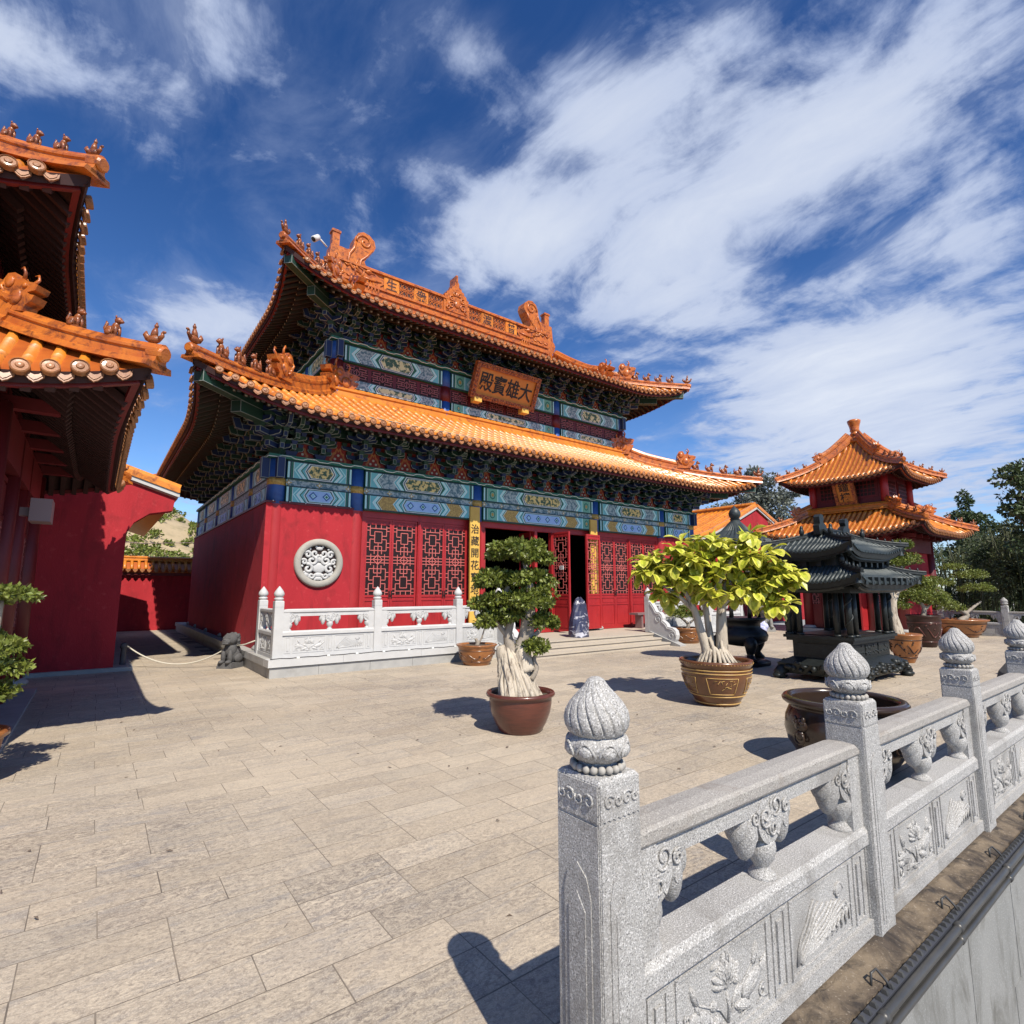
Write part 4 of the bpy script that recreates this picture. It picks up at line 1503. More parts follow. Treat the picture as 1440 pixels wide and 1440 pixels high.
# gable walls and verge ridges
for sg in (-1, 1):
    mb = MB()
    pts = [R2.pt('F', sg * GX, d) for d in np.linspace(2.3, 5.62, 8)] + [R2.pt('B', -sg * GX, d) for d in np.linspace(5.62, 2.3, 8)]
    pts = [(HX + sg * (GX + .02), p.y, p.z) for p in pts]
    mb.poly(pts, 0)
    mb.build('gable', 'red_paint', hall)
    for sd in 'FB':
        q = sg * GX if sd == 'F' else -sg * GX
        mb = MB()
        path = [R2.pt(sd, q, d, 0.02) for d in np.linspace(2.2, 5.5, 12)]
        mb.sweep(path, ridge_prof(.26, .62), 0)
        mb.build('verge_ridge', 'glaze_deep', hall)
        a = R2.pt(sd, q, 2.15, .02)
        b = R2.pt(sd, q, 1.0, .02)
        place_on(BEAST, 'ridge_beast', hall, a, b, 1.35)
    for sd in 'FB':
        hip_ridge(R2, hall, sd, sg if sd == 'F' else -sg, -.06, 2.45, .17, .46, 4, figs=(sd == 'F'), beast_d=1.75, scale=1.2, gap=.27, start=.38)

# main ridge
ridge = MB()
RXa, RXb = HX - 5.3, HX + 5.3
for (z0, z1, t) in ((13.0, 13.32, .30), (13.32, 13.42, .36), (13.42, 13.62, .28), (13.62, 13.72, .34), (13.72, 14.32, .22), (14.32, 14.40, .32)):
    ridge.box(RXa, RXb, HY - t, HY + t, z0, z1)
ridge.sweep([(RXa, HY, 14.40), (RXb, HY, 14.40)], [(-.22, 0), (.22, 0), (.20, .10), (.10, .17), (0, .19), (-.10, .17), (-.20, .10)], 0)
rg = ridge.build('main_ridge', 'glaze_deep', hall)


def ridge_lattice(xa, xb):
    mb = MB()
    for (z0, z1) in ((13.75, 13.99), (14.05, 14.29)):
        mb.box(xa, xb, HY - .226, HY - .222, z0, z1, 1)
        n = max(2, int((xb - xa) / .16))
        w = (xb - xa) / n
        for i in range(n):
            for s in (-1, 1):
                mb.beam((xa + w * i, HY - .236, z0 if s > 0 else z1), (xa + w * (i + 1), HY - .236, z1 if s > 0 else z0), .028, .02, 0, up=(0, 1, 0))
        for z in (z0, z1):
            mb.box(xa, xb, HY - .250, HY - .224, z - .015, z + .015, 0)
    mb.box(xa, xb, HY - .232, HY - .2, 13.985, 14.055, 0)
    mb.build('pierced_tile', ['glaze_deep', 'glaze_hole'], rg)


for ch, x in (('生', 8.57), ('衆', 9.92), ('渡', 13.30), ('普', 14.68)):
    mb = MB()
    mb.box(x - .33, x + .33, HY - .262, HY - .2, 13.73, 14.31)
    mb.box(x - .29, x + .29, HY - .270, HY - .26, 13.78, 14.27)
    o = mb.build('ridge_plate', 'glaze_tile', rg)
    g = MB()
    add_glyph(g, ch, .50, (lambda x: (lambda u, v, w: (x + u, HY - .272 - w, 14.02 + v)))(x))
    g.build('ridge_character', 'glaze_hole', rg)
for xa, xb in ((8.94, 9.56), (10.28, 10.92), (12.36, 12.94), (13.66, 14.32), (15.04, 15.5)):
    ridge_lattice(xa, xb)

# centre flame ornament
mb = MB()
pts = [(-.66, 0), (.66, 0), (.66, .52)]
right = [(.72, .62), (.60, .70), (.62, .80), (.50, .86), (.50, .96), (.38, 1.02), (.37, 1.12), (.25, 1.16), (.24, 1.26), (.13, 1.32), (.10, 1.50), (.05, 1.56), (.045, 1.86)]
pts += right + [(-a, b) for a, b in right[::-1]] + [(-.66, .52)]
mb.prism(pts, lambda u, v, w: (HX + u, HY - w, 13.74 + v), -.28, .28, 0)
inner = [(u * .8, v * .82 + .06) for u, v in pts]
mb.prism(inner, lambda u, v, w: (HX + u, HY - w, 13.74 + v), .28, .31, 0)
for sg in (-1, 1):
    for (u, v, r) in ((.30, .35, .17), (.28, .66, .13), (.12, .90, .10), (.45, .20, .10)):
        mb.tube([(HX + sg * u + r * (1 - .7 * t / 12) * math.cos(t * .55 + 1), HY - .33, 13.74 + v + r * (1 - .7 * t / 12) * math.sin(t * .55 + 1)) for t in range(13)], .03, 5, 0)
mb.ball((HX, HY - .32, 14.18), (.15, .06, .17), 10, 6)
mb.ball((HX, HY - .30, 14.65), (.10, .05, .12), 10, 6)
mb.build('flame_ornament', 'glaze_deep', rg)


# ridge-end dragons
def dragon(sg):
    x0 = HX + sg * 5.62
    M = lambda u, v, w: (x0 - sg * u, HY - w, 13.12 + v)
    out = [(.02, -.1), (-.02, .35), (-.16, .55), (-.20, .80), (-.06, .95), (-.02, 1.25), (.03, 1.75), (.42, 1.78), (.62, 1.76), (.84, 1.84), (.90, 2.05),
           (.93, 2.38), (1.06, 2.62), (1.28, 2.74), (1.52, 2.70), (1.74, 2.52), (1.80, 2.26), (1.72, 2.06), (1.58, 1.90), (1.46, 1.72), (1.36, 1.50), (1.42, 1.36),
           (1.66, 1.30), (1.80, 1.16), (2.04, 1.02), (2.20, .98), (2.24, .84), (2.05, .70), (2.02, .48), (2.16, .36), (2.18, .16), (2.05, -.1)]
    mb = MB()
    mb.prism(out, M, -.26, .26, 0)
    for w in (-.26, .26):
        s = 1 if w > 0 else -1
        # tail curl
        mb.tube([M(1.34 + .34 * (1 - t / 22) * math.cos(-t * .42 + 3.3), 2.30 + .34 * (1 - t / 22) * math.sin(-t * .42 + 3.3), w) for t in range(20)], .05, 6, 0)
        mb.tube([M(u, v, w) for u, v in ((.98, 2.2), (.92, 1.9), (.75, 1.62), (.70, 1.3), (.90, 1.05), (1.25, .95))], [.05, .06, .06, .06, .06, .04], 6, 0)
        mb.tube([M(u, v, w) for u, v in ((1.68, 2.1), (1.45, 1.75), (1.22, 1.5), (1.15, 1.2), (1.4, 1.1), (1.8, 1.1))], [.04, .05, .05, .05, .05, .03], 6, 0)
        mb.ball(M(1.55, 1.12, w), (.13, .08, .11), 10, 6)
        mb.ball(M(1.55, 1.12, w + s * .06), (.06, .04, .06), 8, 5)
        for k in range(9):
            u, v = .35 + (k % 3) * .32 + .1 * (k // 3 % 2), .25 + (k // 3) * .42
            mb.tube([M(u - .14, v + .10, w), M(u, v, w + s * .03), M(u + .14, v + .10, w)], [.02, .045, .02], 5, 0)
        for k in range(4):
            mb.tube([M(1.5 + .12 * k, .78 - .02 * k, w), M(1.55 + .14 * k, .45, w + s * .04), M(1.45 + .16 * k, .12, w)], [.03, .05, .02], 5, 0)
        mb.tube([M(1.2, .85, w), M(1.6, .80, w + s * .03), M(2.1, .86, w)], [.03, .05, .03], 5, 0)
        mb.tube([M(1.2, .9, w), M(1.0, 1.25, w + s * .02), M(1.15, 1.55, w)], [.05, .04, .02], 5, 0)
    # back sword hilt
    mb.box(*sorted((x0 - sg * .10, x0 - sg * .38)), HY - .14, HY + .14, 14.85, 15.62)
    mb.box(*sorted((x0 - sg * .06, x0 - sg * .42)), HY - .17, HY + .17, 15.50, 15.58)
    # back beast
    mb.ball((x0 + sg * .12, HY, 13.85), (.22, .17, .30), 10, 6)
    mb.ball((x0 + sg * .22, HY, 14.10), (.13, .12, .12), 10, 6)
    mb.build('ridge_dragon', 'glaze_deep', hall)


dragon(-1)
dragon(1)
cc = thing('security_camera', 'small white camera on a bracket beside the roof ridge dragon', 'camera', (HX - 6.05, HY - .1, 14.75))
mb = MB(); mb.tube([(HX - 5.7, HY - .1, 14.75), (HX - 5.95, HY - .1, 14.95), (HX - 6.12, HY - .12, 14.97)], .035, 6); mb.build('bracket', 'metal_white', cc)
mb = MB(); mb.tube([(HX - 6.05, HY - .12, 15.0), (HX - 6.24, HY - .2, 14.80)], [.11, .12], 10, 0); mb.tube([(HX - 6.24, HY - .2, 14.80), (HX - 6.25, HY - .204, 14.788)], [.09, .09], 10, 1); mb.build('housing', ['metal_white', 'ink'], cc)

# doors and lattice windows between the columns
DZ = ZP + .06
mb = MB()
for i in (1, 2, 3):
    a, b = COLX[i] + .2, COLX[i + 1] - .2
    mb.box(a, b, YC - .05, YC + .12, 3.66, 3.835)
    if i != 2:
        mb.box(a, b, YC - .05, YC + .12, ZP, DZ)
    mb.box(a, a + .10, YC - .06, YC + .10, DZ, 3.66)
    mb.box(b - .10, b, YC - .06, YC + .10, DZ, 3.66)
mb.build('door_frame', 'red_paint', hall)
wl = (COLX[2] - COLX[1] - .6 - .12) / 4
LEAF = leaf_meshes(wl - .008, 3.66 - DZ - .01, 1.18, 1.88)
for i in (1, 3):
    a = COLX[i] + .30
    for k in range(4):
        x = a + wl * (k + .5) + (.12 if k >= 2 else 0)
        place_leaf(hall, LEAF, x, YC, DZ + .005)
    mb = MB()
    mb.box(a + 2 * wl + .01, a + 2 * wl + .11, YC - .07, YC + .08, DZ, 3.66)
    mb.box(a + 2 * wl + .04, a + 2 * wl + .08, YC - .085, YC - .07, DZ, 3.66)
    mb.build('mullion', 'red_paint', hall)
    for k in (0, 2):
        mb = MB()
        x = a + wl * (k + 1) + (.12 if k >= 2 else 0)
        for s in (-.035, .035):
            mb.box(x + s - .014, x + s + .014, YC - .06, YC - .036, 1.52, 1.72)
        mb.tube([(x - .035, YC - .075, 1.62), (x + .035, YC - .075, 1.62)], .012, 6)
        mb.build('door_handle', 'bronze', hall)
# centre bay: leaves standing open
hw = wl / 2
def open_leaf(hx, hy, ang, back):
    """leaf hinged at hx,hy, swung to ang (0 = along +x)"""
    c = (hx + math.cos(ang) * hw, hy + math.sin(ang) * hw)
    place_leaf(hall, LEAF, c[0], c[1], DZ + .005, ang, backing=back)


cb = COLX[2] + .34
open_leaf(cb, YC - .02, math.radians(55), True)
open_leaf(11.40, YC + .12, math.radians(80), True)
open_leaf(12.22, YC - .06, math.radians(-86), False)
open_leaf(14.12, YC - .40, math.radians(187), False)
mb = MB()
for x in (11.46, 12.20):
    mb.box(x - .055, x + .055, YC - .08, YC + .08, ZP, 3.66)
mb.build('mullion', 'red_paint', hall)
mb = MB()
mb.box(COLX[2] + .2, COLX[3] - .2, YC - .06, YC + .10, ZP, ZP + .14)
mb.build('threshold', 'red_paint', hall)
nt = MB()
nt.box(12.185, 12.205, 13.30, 13.48, 2.40, 2.53, 0)
o = nt.build('number_plate', 'sign_white', hall)
g = MB()
for k, ch in enumerate('21'):
    add_glyph(g, ch, .11, (lambda k: (lambda u, v, w: (12.183 - w * .4, 13.42 - .07 * k - u, 2.465 + v)))(k))
g.build('number', 'ink', o)

# name plaque, leaning out under the upper eave
pq = thing('name_plaque', 'big carved orange plaque with four black characters under the upper eave', 'plaque', (HX - .42, 15.2, 8.3))
tilt = math.radians(24)
def MP(u, v, w):
    return (HX - .42 + u, 15.42 - w * math.cos(tilt) - v * math.sin(tilt), 8.42 + v * math.cos(tilt) - w * math.sin(tilt))
PW, PH = 1.42, 1.26                 # half width, height of the framed plaque
mb = MB()
mb.prism([(-PW + .12, .1), (PW - .12, .1), (PW - .12, PH - .1), (-PW + .12, PH - .1)], MP, -.10, .0, 0)
mb.build('board', 'plaque_gold', pq)
mb = MB()
fi = .17
for poly in ([(-PW, 0), (PW, 0), (PW - fi, fi), (-PW + fi, fi)], [(-PW + fi, PH - fi), (PW - fi, PH - fi), (PW, PH), (-PW, PH)],
             [(-PW, 0), (-PW + fi, fi), (-PW + fi, PH - fi), (-PW, PH)], [(PW - fi, fi), (PW, 0), (PW, PH), (PW - fi, PH - fi)]):
    mb.prism(poly, MP, -.12, .08, 0)
for i in range(26):
    u = -PW + .1 + (2 * PW - .2) * i / 25
    for v in (.08, PH - .08):
        mb.ball(MP(u, v, .08), (.042, .035, .042), 6, 4)
for i in range(9):
    for u in (-PW + .08, PW - .08):
        mb.ball(MP(u, .14 + (PH - .28) * i / 8, .08), (.042, .035, .042), 6, 4)
mb.build('frame', 'plaque_frame', pq)
for ch, u in (('殿', -.88), ('寶', -.30), ('雄', .29), ('大', .88)):
    g = MB()
    add_glyph(g, ch, .60, (lambda u: (lambda a, b, c: MP(u + a, PH / 2 + b * 1.15, .008 + c)))(u))
    g.build('character', 'ink', pq)
for u in (-1.12, 1.0):
    mb = MB()
    x, y, z = MP(u, 0, 0)
    mb.box(x - .15, x + .15, y - .12, y + .14, z - .15, z + .02)
    mb.build('bracket', 'board_yellow', pq)

# couplet boards on the two centre columns
for (x, lab, txt) in ((COLX[2] - .16, 'long yellow couplet board on the column beside the closed lattice leaves', '治藏開花寶地'), (COLX[3] - .22, 'yellow couplet board on the column behind the folded open door leaf', '')):
    cp = thing('couplet_board', lab, 'board', (x, YC - .25, .5))
    mb = MB()
    mb.box(x - .17, x + .17, YC - .275, YC - .215, .50, 4.22)
    mb.build('board', 'board_yellow', cp)
    for k, ch in enumerate(txt):
        g = MB()
        add_glyph(g, ch, .30, (lambda k: (lambda u, v, w: (x + u, YC - .277 - w, 3.55 - k * .36 + v)))(k))
        g.build('character', 'ink', cp)

# ------------------------------------------------------------------ pavilion towers
TCAP, TDRIP = cap_mesh(.076), drip_mesh(.15, .11)


def tower(cx, cy, sx, label, sign, ze1, ze2, opened, ey=0.0):
    """two-storey pavilion, square unless ey adds depth; sx = direction of its door face along x"""
    cy += ey
    t = thing('pavilion_tower', label, 'pavilion', (cx, cy, 0), 'matching pavilion towers of the courtyard')
    hb = 1.72
    mb = MB()
    mb.box(cx - 2.09, cx + 2.09, cy - 2.09 - ey, cy + 2.09 + ey, 0, .16 if opened else .045)
    mb.build('plinth', 'marble_grey', t)
    hy = hb + ey
    # lower walls: solid on three sides, doors on the inner side
    for nm, (x0, x1, y0, y1) in (('f', (cx - hb, cx + hb, cy - hy, cy - hy + .25)), ('b', (cx - hb, cx + hb, cy + hy - .25, cy + hy)),
                                 ('o', ((cx - sx * hb, cx - sx * (hb - .25), cy - hy + .25, cy + hy - .25)))):
        mb = MB()
        mb.box(min(x0, x1), max(x0, x1), y0, y1, .16, 3.2)
        mb.build('wall', 'red_plaster', t)
    for (dx, dy) in ((-1, -1), (1, -1), (1, 1), (-1, 1)):
        mb = MB()
        mb.lathe([(.19, .16), (.18, 3.7)], (cx + dx * hb, cy + dy * hy, 0), 16)
        mb.lathe([(.26, .16), (.27, .22), (.2, .28)], (cx + dx * hb, cy + dy * hy, 0), 16, 1)
        mb.build('column', ['dark_or_shaded_red', 'marble_grey'], t)  # column red darkened in place of deep eave shade
    fx = cx + sx * hb
    for y in (cy - .62, cy + .62):
        mb = MB()
        mb.lathe([(.14, .16), (.14, 3.7)], (fx, y, 0), 14)
        mb.build('column', 'dark_or_shaded_red', t)
    mb = MB()
    for dx, dy in ((0, -1), (0, 1)):
        mb.box(cx - hb, cx + hb, cy + dy * hy - .14, cy + dy * hy + .14, 3.2, 3.75)
    for s in (-1, 1):
        mb.box(cx + s * hb - .13, cx + s * hb + .13, cy - hy, cy + hy, 3.2, 3.75)
    mb.box(cx - hb, cx + hb, cy - hy, cy + hy, 3.75, 3.85)
    mb.build('beam', 'dark_or_shaded_red', t)
    # leaves on the door face
    ms = leaf_meshes(.53, 2.95, .95, 1.45, 'dark_or_shaded_red', 'lattice_dull')  # darker frames and bars put the eave shade into the leaf colour
    if not opened:
        for y in (cy - .29, cy + .29):
            place_leaf(t, ms, fx, y, .2, PI / 2 if sx > 0 else -PI / 2)
    rot = PI / 2 if sx > 0 else -PI / 2
    for y in [cy - 1.45, cy - .9, cy + .9, cy + 1.45] + ([cy - 2.0, cy + 2.0] if ey else []):
        place_leaf(t, ms, fx, y, .2, rot)
    for s in ((-1, 1) if opened else ()):                     # centre pair stands open
        c = (fx + sx * .28, cy + s * .46)
        mb = MB()
        mb.box(min(fx + sx * .02, fx + sx * .60), max(fx + sx * .02, fx + sx * .60), cy + s * .50 - .03, cy + s * .50 + .03, .2, 2.6)
        for z0, z1 in ((.35, 1.0), (1.1, 2.45)):
            mb.box(min(fx + sx * .09, fx + sx * .53), max(fx + sx * .09, fx + sx * .53), cy + s * .50 - .04, cy + s * .50 + .04, z0, z1)
        mb.build('door_leaf', 'red_paint', t)
    mb = MB()
    mb.box(cx - hb + .3, cx + hb - .3, cy - hb + .3, cy + hb - .3, .17, .18)
    mb.box(cx - sx * .9 - .05, cx - sx * .9 + .05, cy - 1.2, cy + 1.2, .18, 3.0)
    mb.build('interior_panel', 'interior', t)
    # simple brackets under the eaves
    for s in (-1, 1):
        for k in range(5):
            u = -1.5 + 3.0 * k / 4
            for (x, y, r) in ((cx + u, cy - hy, 0), (cx + s * hb, cy + u * hy / hb, s * PI / 2)):
                if s == -1 or r:
                    inst('bracket', TBR, t, (x, y, 3.72), (0, 0, r))
    half1 = 2.88
    Ra = Roof(cx, cy, half1, half1 + ey, ze1, 1.12, 1.55, .22, .30, 1.7, .14, 1.6)
    build_roof(Ra, t, 'lower_roof', .192, .056, 'FLR', 'FLRB', 1.3, tl=.34, capm=TCAP, dripm=TDRIP, fine='FLR', caps='FLR', raft='soffit_wood', dots=False)
    for sd, sg in (('F', -1), ('F', 1), ('B', 1), ('B', -1)):
        hip_ridge(Ra, t, sd, sg, -.05, 1.55, .15, .40, 2, beast_d=1.12, scale=.70, gap=.42, start=.44)
    zt = ze1 + 1.02
    mb = MB()
    bb = 1.52
    for a, b in (((-1, -1), (1, -1)), ((1, -1), (1, 1)), ((1, 1), (-1, 1)), ((-1, 1), (-1, -1))):
        mb.sweep([(cx + a[0] * bb, cy + a[1] * (bb + ey), zt), (cx + b[0] * bb, cy + b[1] * (bb + ey), zt)], ridge_prof(.2, .30), 0)
    mb.build('surround_ridge', 'glaze_tile', t)
    # upper storey
    ub = 1.42
    mb = MB()
    mb.box(cx - ub + .1, cx + ub - .1, cy - ub - ey + .1, cy + ub + ey - .1, 4.6, ze2 + .5)
    mb.build('upper_wall', 'dark_or_shaded_red', t)
    for (dx, dy) in ((-1, -1), (1, -1), (1, 1), (-1, 1)):
        mb = MB(); mb.lathe([(.14, 5.0), (.14, 6.6)], (cx + dx * (ub - .06), cy + dy * (ub + ey - .06), 0), 12); mb.build('column', 'red_paint', t)
    for k, (dx, dy) in enumerate(((-1, 0), (1, 0), (0, -1))):
        for u in (-.62, .62):
            mb = MB()
            # window: frame with bars
            fr = lambda a, b, w: (cx + dx * (ub - .1 + w) + (u + a if dx == 0 else 0), cy + dy * (ub + ey - .1 + w) + (u + a if dy == 0 else 0), 5.45 + b)
            mb.prism([(-.5, 0), (.5, 0), (.5, .72), (-.5, .72)], fr, 0, .03, 0)
            mb.prism([(-.42, .07), (.42, .07), (.42, .65), (-.42, .65)], fr, .03, .034, 1)
            for a in np.linspace(-.42, .42, 7):
                mb.prism([(a - .014, .07), (a + .014, .07), (a + .014, .65), (a - .014, .65)], fr, .034, .05, 0)
            for b in (.2, .36, .52):
                mb.prism([(-.42, b - .014), (.42, b - .014), (.42, b + .014), (-.42, b + .014)], fr, .034, .052, 0)
            mb.build('window', ['dark_or_shaded_red', 'glass_dark'], t)
    Rb = Roof(cx, cy, 2.20, 2.20 + ey, ze2, 2.02, 2.10, .42, .28, 1.6, .14, 1.6)
    build_roof(Rb, t, 'upper_roof', .192, .056, 'FLR', 'FLRB', 1.1, tl=.34, capm=TCAP, dripm=TDRIP, fine='FLR', caps='FLR', raft='soffit_wood', dots=False)
    for sd, sg in (('F', -1), ('F', 1), ('B', 1), ('B', -1)):
        hip_ridge(Rb, t, sd, sg, -.05, 2.14, .14, .38, 3, beast_d=1.18, scale=.64, gap=.36, start=.42)
    mb = MB()
    fz = ze2 - 6.22
    mb.lathe([(r_, z_ + fz) for r_, z_ in [(.30, 8.15), (.26, 8.3), (.17, 8.38), (.16, 8.45), (.20, 8.50), (.20, 8.55), (.15, 8.60), (.16, 8.66), (.19, 8.70), (.17, 8.74), (.20, 8.90), (.25, 9.06), (.26, 9.14), (.20, 9.18), (.10, 9.16)]], (cx, cy, 0), 20)
    if ey:
        mb.sweep([(cx, cy - ey, ze2 + 1.95), (cx, cy + ey, ze2 + 1.95)], ridge_prof(.2, .4), 0)
    mb.build('finial', 'glaze_deep', t)
    if sign:
        pqt = thing('name_plaque', 'small upright plaque with two characters under the pavilion tower eave', 'plaque', (cx + sx * (ub + .2), cy, 5.3))
        tl_ = math.radians(22)
        MQ = lambda u, v, w: (cx + sx * (ub + .02 + w * math.cos(tl_) + v * math.sin(tl_)), cy - .02 + u * (1 if sx > 0 else -1), 5.30 + v * math.cos(tl_) - w * math.sin(tl_))
        mb = MB(); mb.prism([(-.30, 0), (.30, 0), (.30, .92), (-.30, .92)], MQ, 0, .06, 0); mb.build('board', 'plaque_gold', pqt)
        mb = MB()
        for poly in ([(-.40, -.08), (.40, -.08), (.28, .05), (-.28, .05)], [(-.28, .87), (.28, .87), (.40, 1.0), (-.40, 1.0)], [(-.40, -.08), (-.28, .05), (-.28, .87), (-.40, 1.0)], [(.28, .05), (.40, -.08), (.40, 1.0), (.28, .87)]):
            mb.prism(poly, MQ, -.02, .11, 0)
        mb.build('frame', 'plaque_frame', pqt)
        for k, ch in enumerate('鐘樓'):
            g = MB(); add_glyph(g, ch, .40, (lambda k: (lambda a, b, c: MQ(a, .68 - .42 * k + b, .064 + c)))(k)); g.build('character', 'ink', pqt)
    return t


mb = MB()
mb.box(-.07, .07, -.55, .1, 0, .14); mb.box(-.26, .26, -.09, .03, .145, .26); mb.box(-.06, .06, -.8, .1, .262, .36); mb.box(-.24, .24, -.52, -.4, .37, .46)
TBR = shared('bracket', mb, 'dark_or_shaded_red')
TLX, TRX, TY = -2.76, 25.92, 9.35
tower(TLX, TY, 1, 'red pavilion tower with orange double eaves beside the potted shrub and grey notice box', False, 3.66, 5.92, False, .72)  # extra depth added so its roofs shade the wing wall
tower(TRX, TY, -1, 'red pavilion tower with orange double eaves standing behind the bronze incense burner', True, 3.88, 6.16, True)
# notice box on the left tower's door face
nb = thing('notice_box', 'small grey box fixed to the red tower columns', 'box', (-.60, 8.6, 2.6))
mb = MB(); mb.box(-.70, -.50, 8.45, 8.85, 2.55, 2.82); mb.build('case', 'metal_grey', nb)
mb = MB(); mb.box(-.80, -.70, 8.6, 8.7, 2.62, 2.72); mb.build('arm', 'metal_grey', nb)


# ------------------------------------------------------------------ gabled side wings
def wing(sg, label):
    """side wing; sg=-1 left (faces +x), +1 right"""
    X = lambda v: HX + sg * v          # v = distance from the hall axis
    fx, rx, ex = 11.21, 15.75, 10.29    # facade, ridge, eave
    y0, y1 = 14.88, 26.3
    t = thing('side_wing', label, 'building', (X(14), 20, 0), 'gabled wings behind the pavilion towers')
    zr, ze = 6.05, 4.0
    prof = [(ex, ze), (ex + 1.6, ze + .52), (ex + 3.4, ze + 1.2), (rx, zr)]
    mb = MB()
    poly = [(fx, .08), (fx, 3.0)]
    # corbelled shoulder reaching out to the eave
    poly += [(fx - .12, 3.25), (fx - .40, 3.48), (fx - .84, 3.58), (fx - .88, 3.92)]
    poly += [(p[0], p[1] - .16) for p in prof[1:]]
    poly += [(2 * rx - p[0], p[1] - .16) for p in prof[1:-1][::-1]] + [(2 * rx - fx, 3.4), (2 * rx - fx, .08)]
    mb.prism([(X(u), v) for u, v in poly], lambda u, v, w: (u, y0 + w, v), 0, .42)
    mb.build('gable_wall', 'red_plaster', t)
    mb = MB()
    mb.box(min(X(fx + .6), X(fx + .9)), max(X(fx + .6), X(fx + .9)), y0 + .42, y1, .08, 3.9)
    mb.build('facade', 'red_plaster', t)
    for k in range(4):
        mb = MB(); mb.lathe([(.17, .08), (.17, 3.7)], (X(fx + .25), y0 + 2.6 + k * 3.0, 0), 14); mb.build('column', 'red_paint', t)
    mb = MB(); mb.box(min(X(fx - .35), X(fx + 8)), max(X(fx - .35), X(fx + 8)), y0 - .12, y1, 0, .08); mb.build('plinth', 'marble_grey', t)
    # roof
    sh, rows = MB(), []
    n = 10
    import bisect
    def zz(d):
        us = [p[0] for p in prof]; vs = [p[1] for p in prof]
        return float(np.interp(d, us, vs))
    for side in (1, -1):
        us = [ex + (rx - ex) * i / n for i in range(n + 1)]
        pts = [(X(u) if side == 1 else X(2 * rx - u), zz(u)) for u in us]
        sh.add([(x, y, z) for y in (y0 - .05, y1) for x, z in pts] + [(x, y, z - .14) for y in (y0 - .05, y1) for x, z in pts],
               [(i, i + 1, n + 2 + i, n + 1 + i) for i in range(n)] + [(2 * (n + 1) + i, 2 * (n + 1) + n + 1 + i, 2 * (n + 1) + n + 2 + i, 2 * (n + 1) + i + 1) for i in range(n)]
               + [(i, i + 1, 2 * (n + 1) + i + 1, 2 * (n + 1) + i) for i in range(n)], 0)
        if side == 1:
            k = int((y1 - y0) / .29)
            for j in range(k):
                y = y0 + .18 + j * .29
                r = MB(); r.tube([(x, y, z + .01) for x, z in pts], .075, 7, 0, True); rows.append(r)
    rf = sh.build('roof', ['glaze_base'], t)
    for r in rows:
        r.build('tile_row', 'glaze_tile', rf)
    mb = MB(); mb.sweep([(X(rx), y0, zr - .1), (X(rx), y1, zr - .1)], ridge_prof(.24, .38), 0); mb.build('ridge', 'glaze_tile', rf)
    # verge: stepped orange edge over a pale moulding
    for side in (1, -1):
        path = [(X(u) if side == 1 else X(2 * rx - u), y0 + .02, zz(u) + .02) for u in [ex - .03] + us]
        mb = MB(); mb.sweep(path, [(-.14, -.02), (.10, -.02), (.10, .10), (.04, .18), (-.10, .18), (-.14, .10)], 0); mb.build('verge', 'glaze_tile', rf)
        mb = MB(); mb.sweep([(a, b - .06, c - .07) for a, b, c in path], [(-.05, -.045), (.05, -.045), (.05, .045), (-.05, .045)], 0); mb.build('verge_moulding', 'marble', rf)
    return t


wing(-1, 'red gable-ended wing in shade beside the narrow passage to the back wall')
wing(1, 'red gable-ended wing with orange roof between the main hall and the sunlit tower')

# ------------------------------------------------------------------ back wall with tiled coping
bw = thing('courtyard_wall', 'low red wall with orange tiled coping closing the passage below the hill', 'wall', (2, 28.6, 0))
mb = MB(); mb.box(-1.5, 3.6, 28.6, 28.95, 0, 2.35); mb.build('wall_body', 'red_plaster', bw)
mb = MB(); mb.box(-1.5, 3.6, 28.5, 29.05, 2.35, 2.47); mb.build('coping_base', 'dark_or_shaded_red', bw)
mb = MB()
mb.add([(-1.5, 28.32, 2.62), (3.6, 28.32, 2.62), (3.6, 28.775, 3.0), (-1.5, 28.775, 3.0), (-1.5, 29.23, 2.62), (3.6, 29.23, 2.62), (-1.5, 28.5, 2.47), (3.6, 28.5, 2.47), (3.6, 29.05, 2.47), (-1.5, 29.05, 2.47)],
       [(0, 1, 2, 3), (3, 2, 5, 4), (6, 7, 1, 0), (4, 5, 8, 9)], 0)
cp = mb.build('coping_roof', 'glaze_base', bw)
for i in range(20):
    x = -1.35 + i * .25
    mb = MB(); mb.tube([(x, 28.28, 2.62), (x, 28.77, 3.03)], .065, 8); mb.build('coping_tile', 'glaze_tile', cp)
    mb = MB(); mb.prism([(x + .03, 2.62), (x + .22, 2.62), (x + .2, 2.55), (x + .125, 2.47), (x + .05, 2.55)], lambda u, v, w: (u, 28.30 - w, v), 0, .02); mb.build('drip_tile', 'glaze_cap', cp)
mb = MB(); mb.sweep([(-1.5, 28.775, 2.98), (3.6, 28.775, 2.98)], ridge_prof(.2, .22), 0); mb.build('coping_ridge', 'glaze_tile', bw)

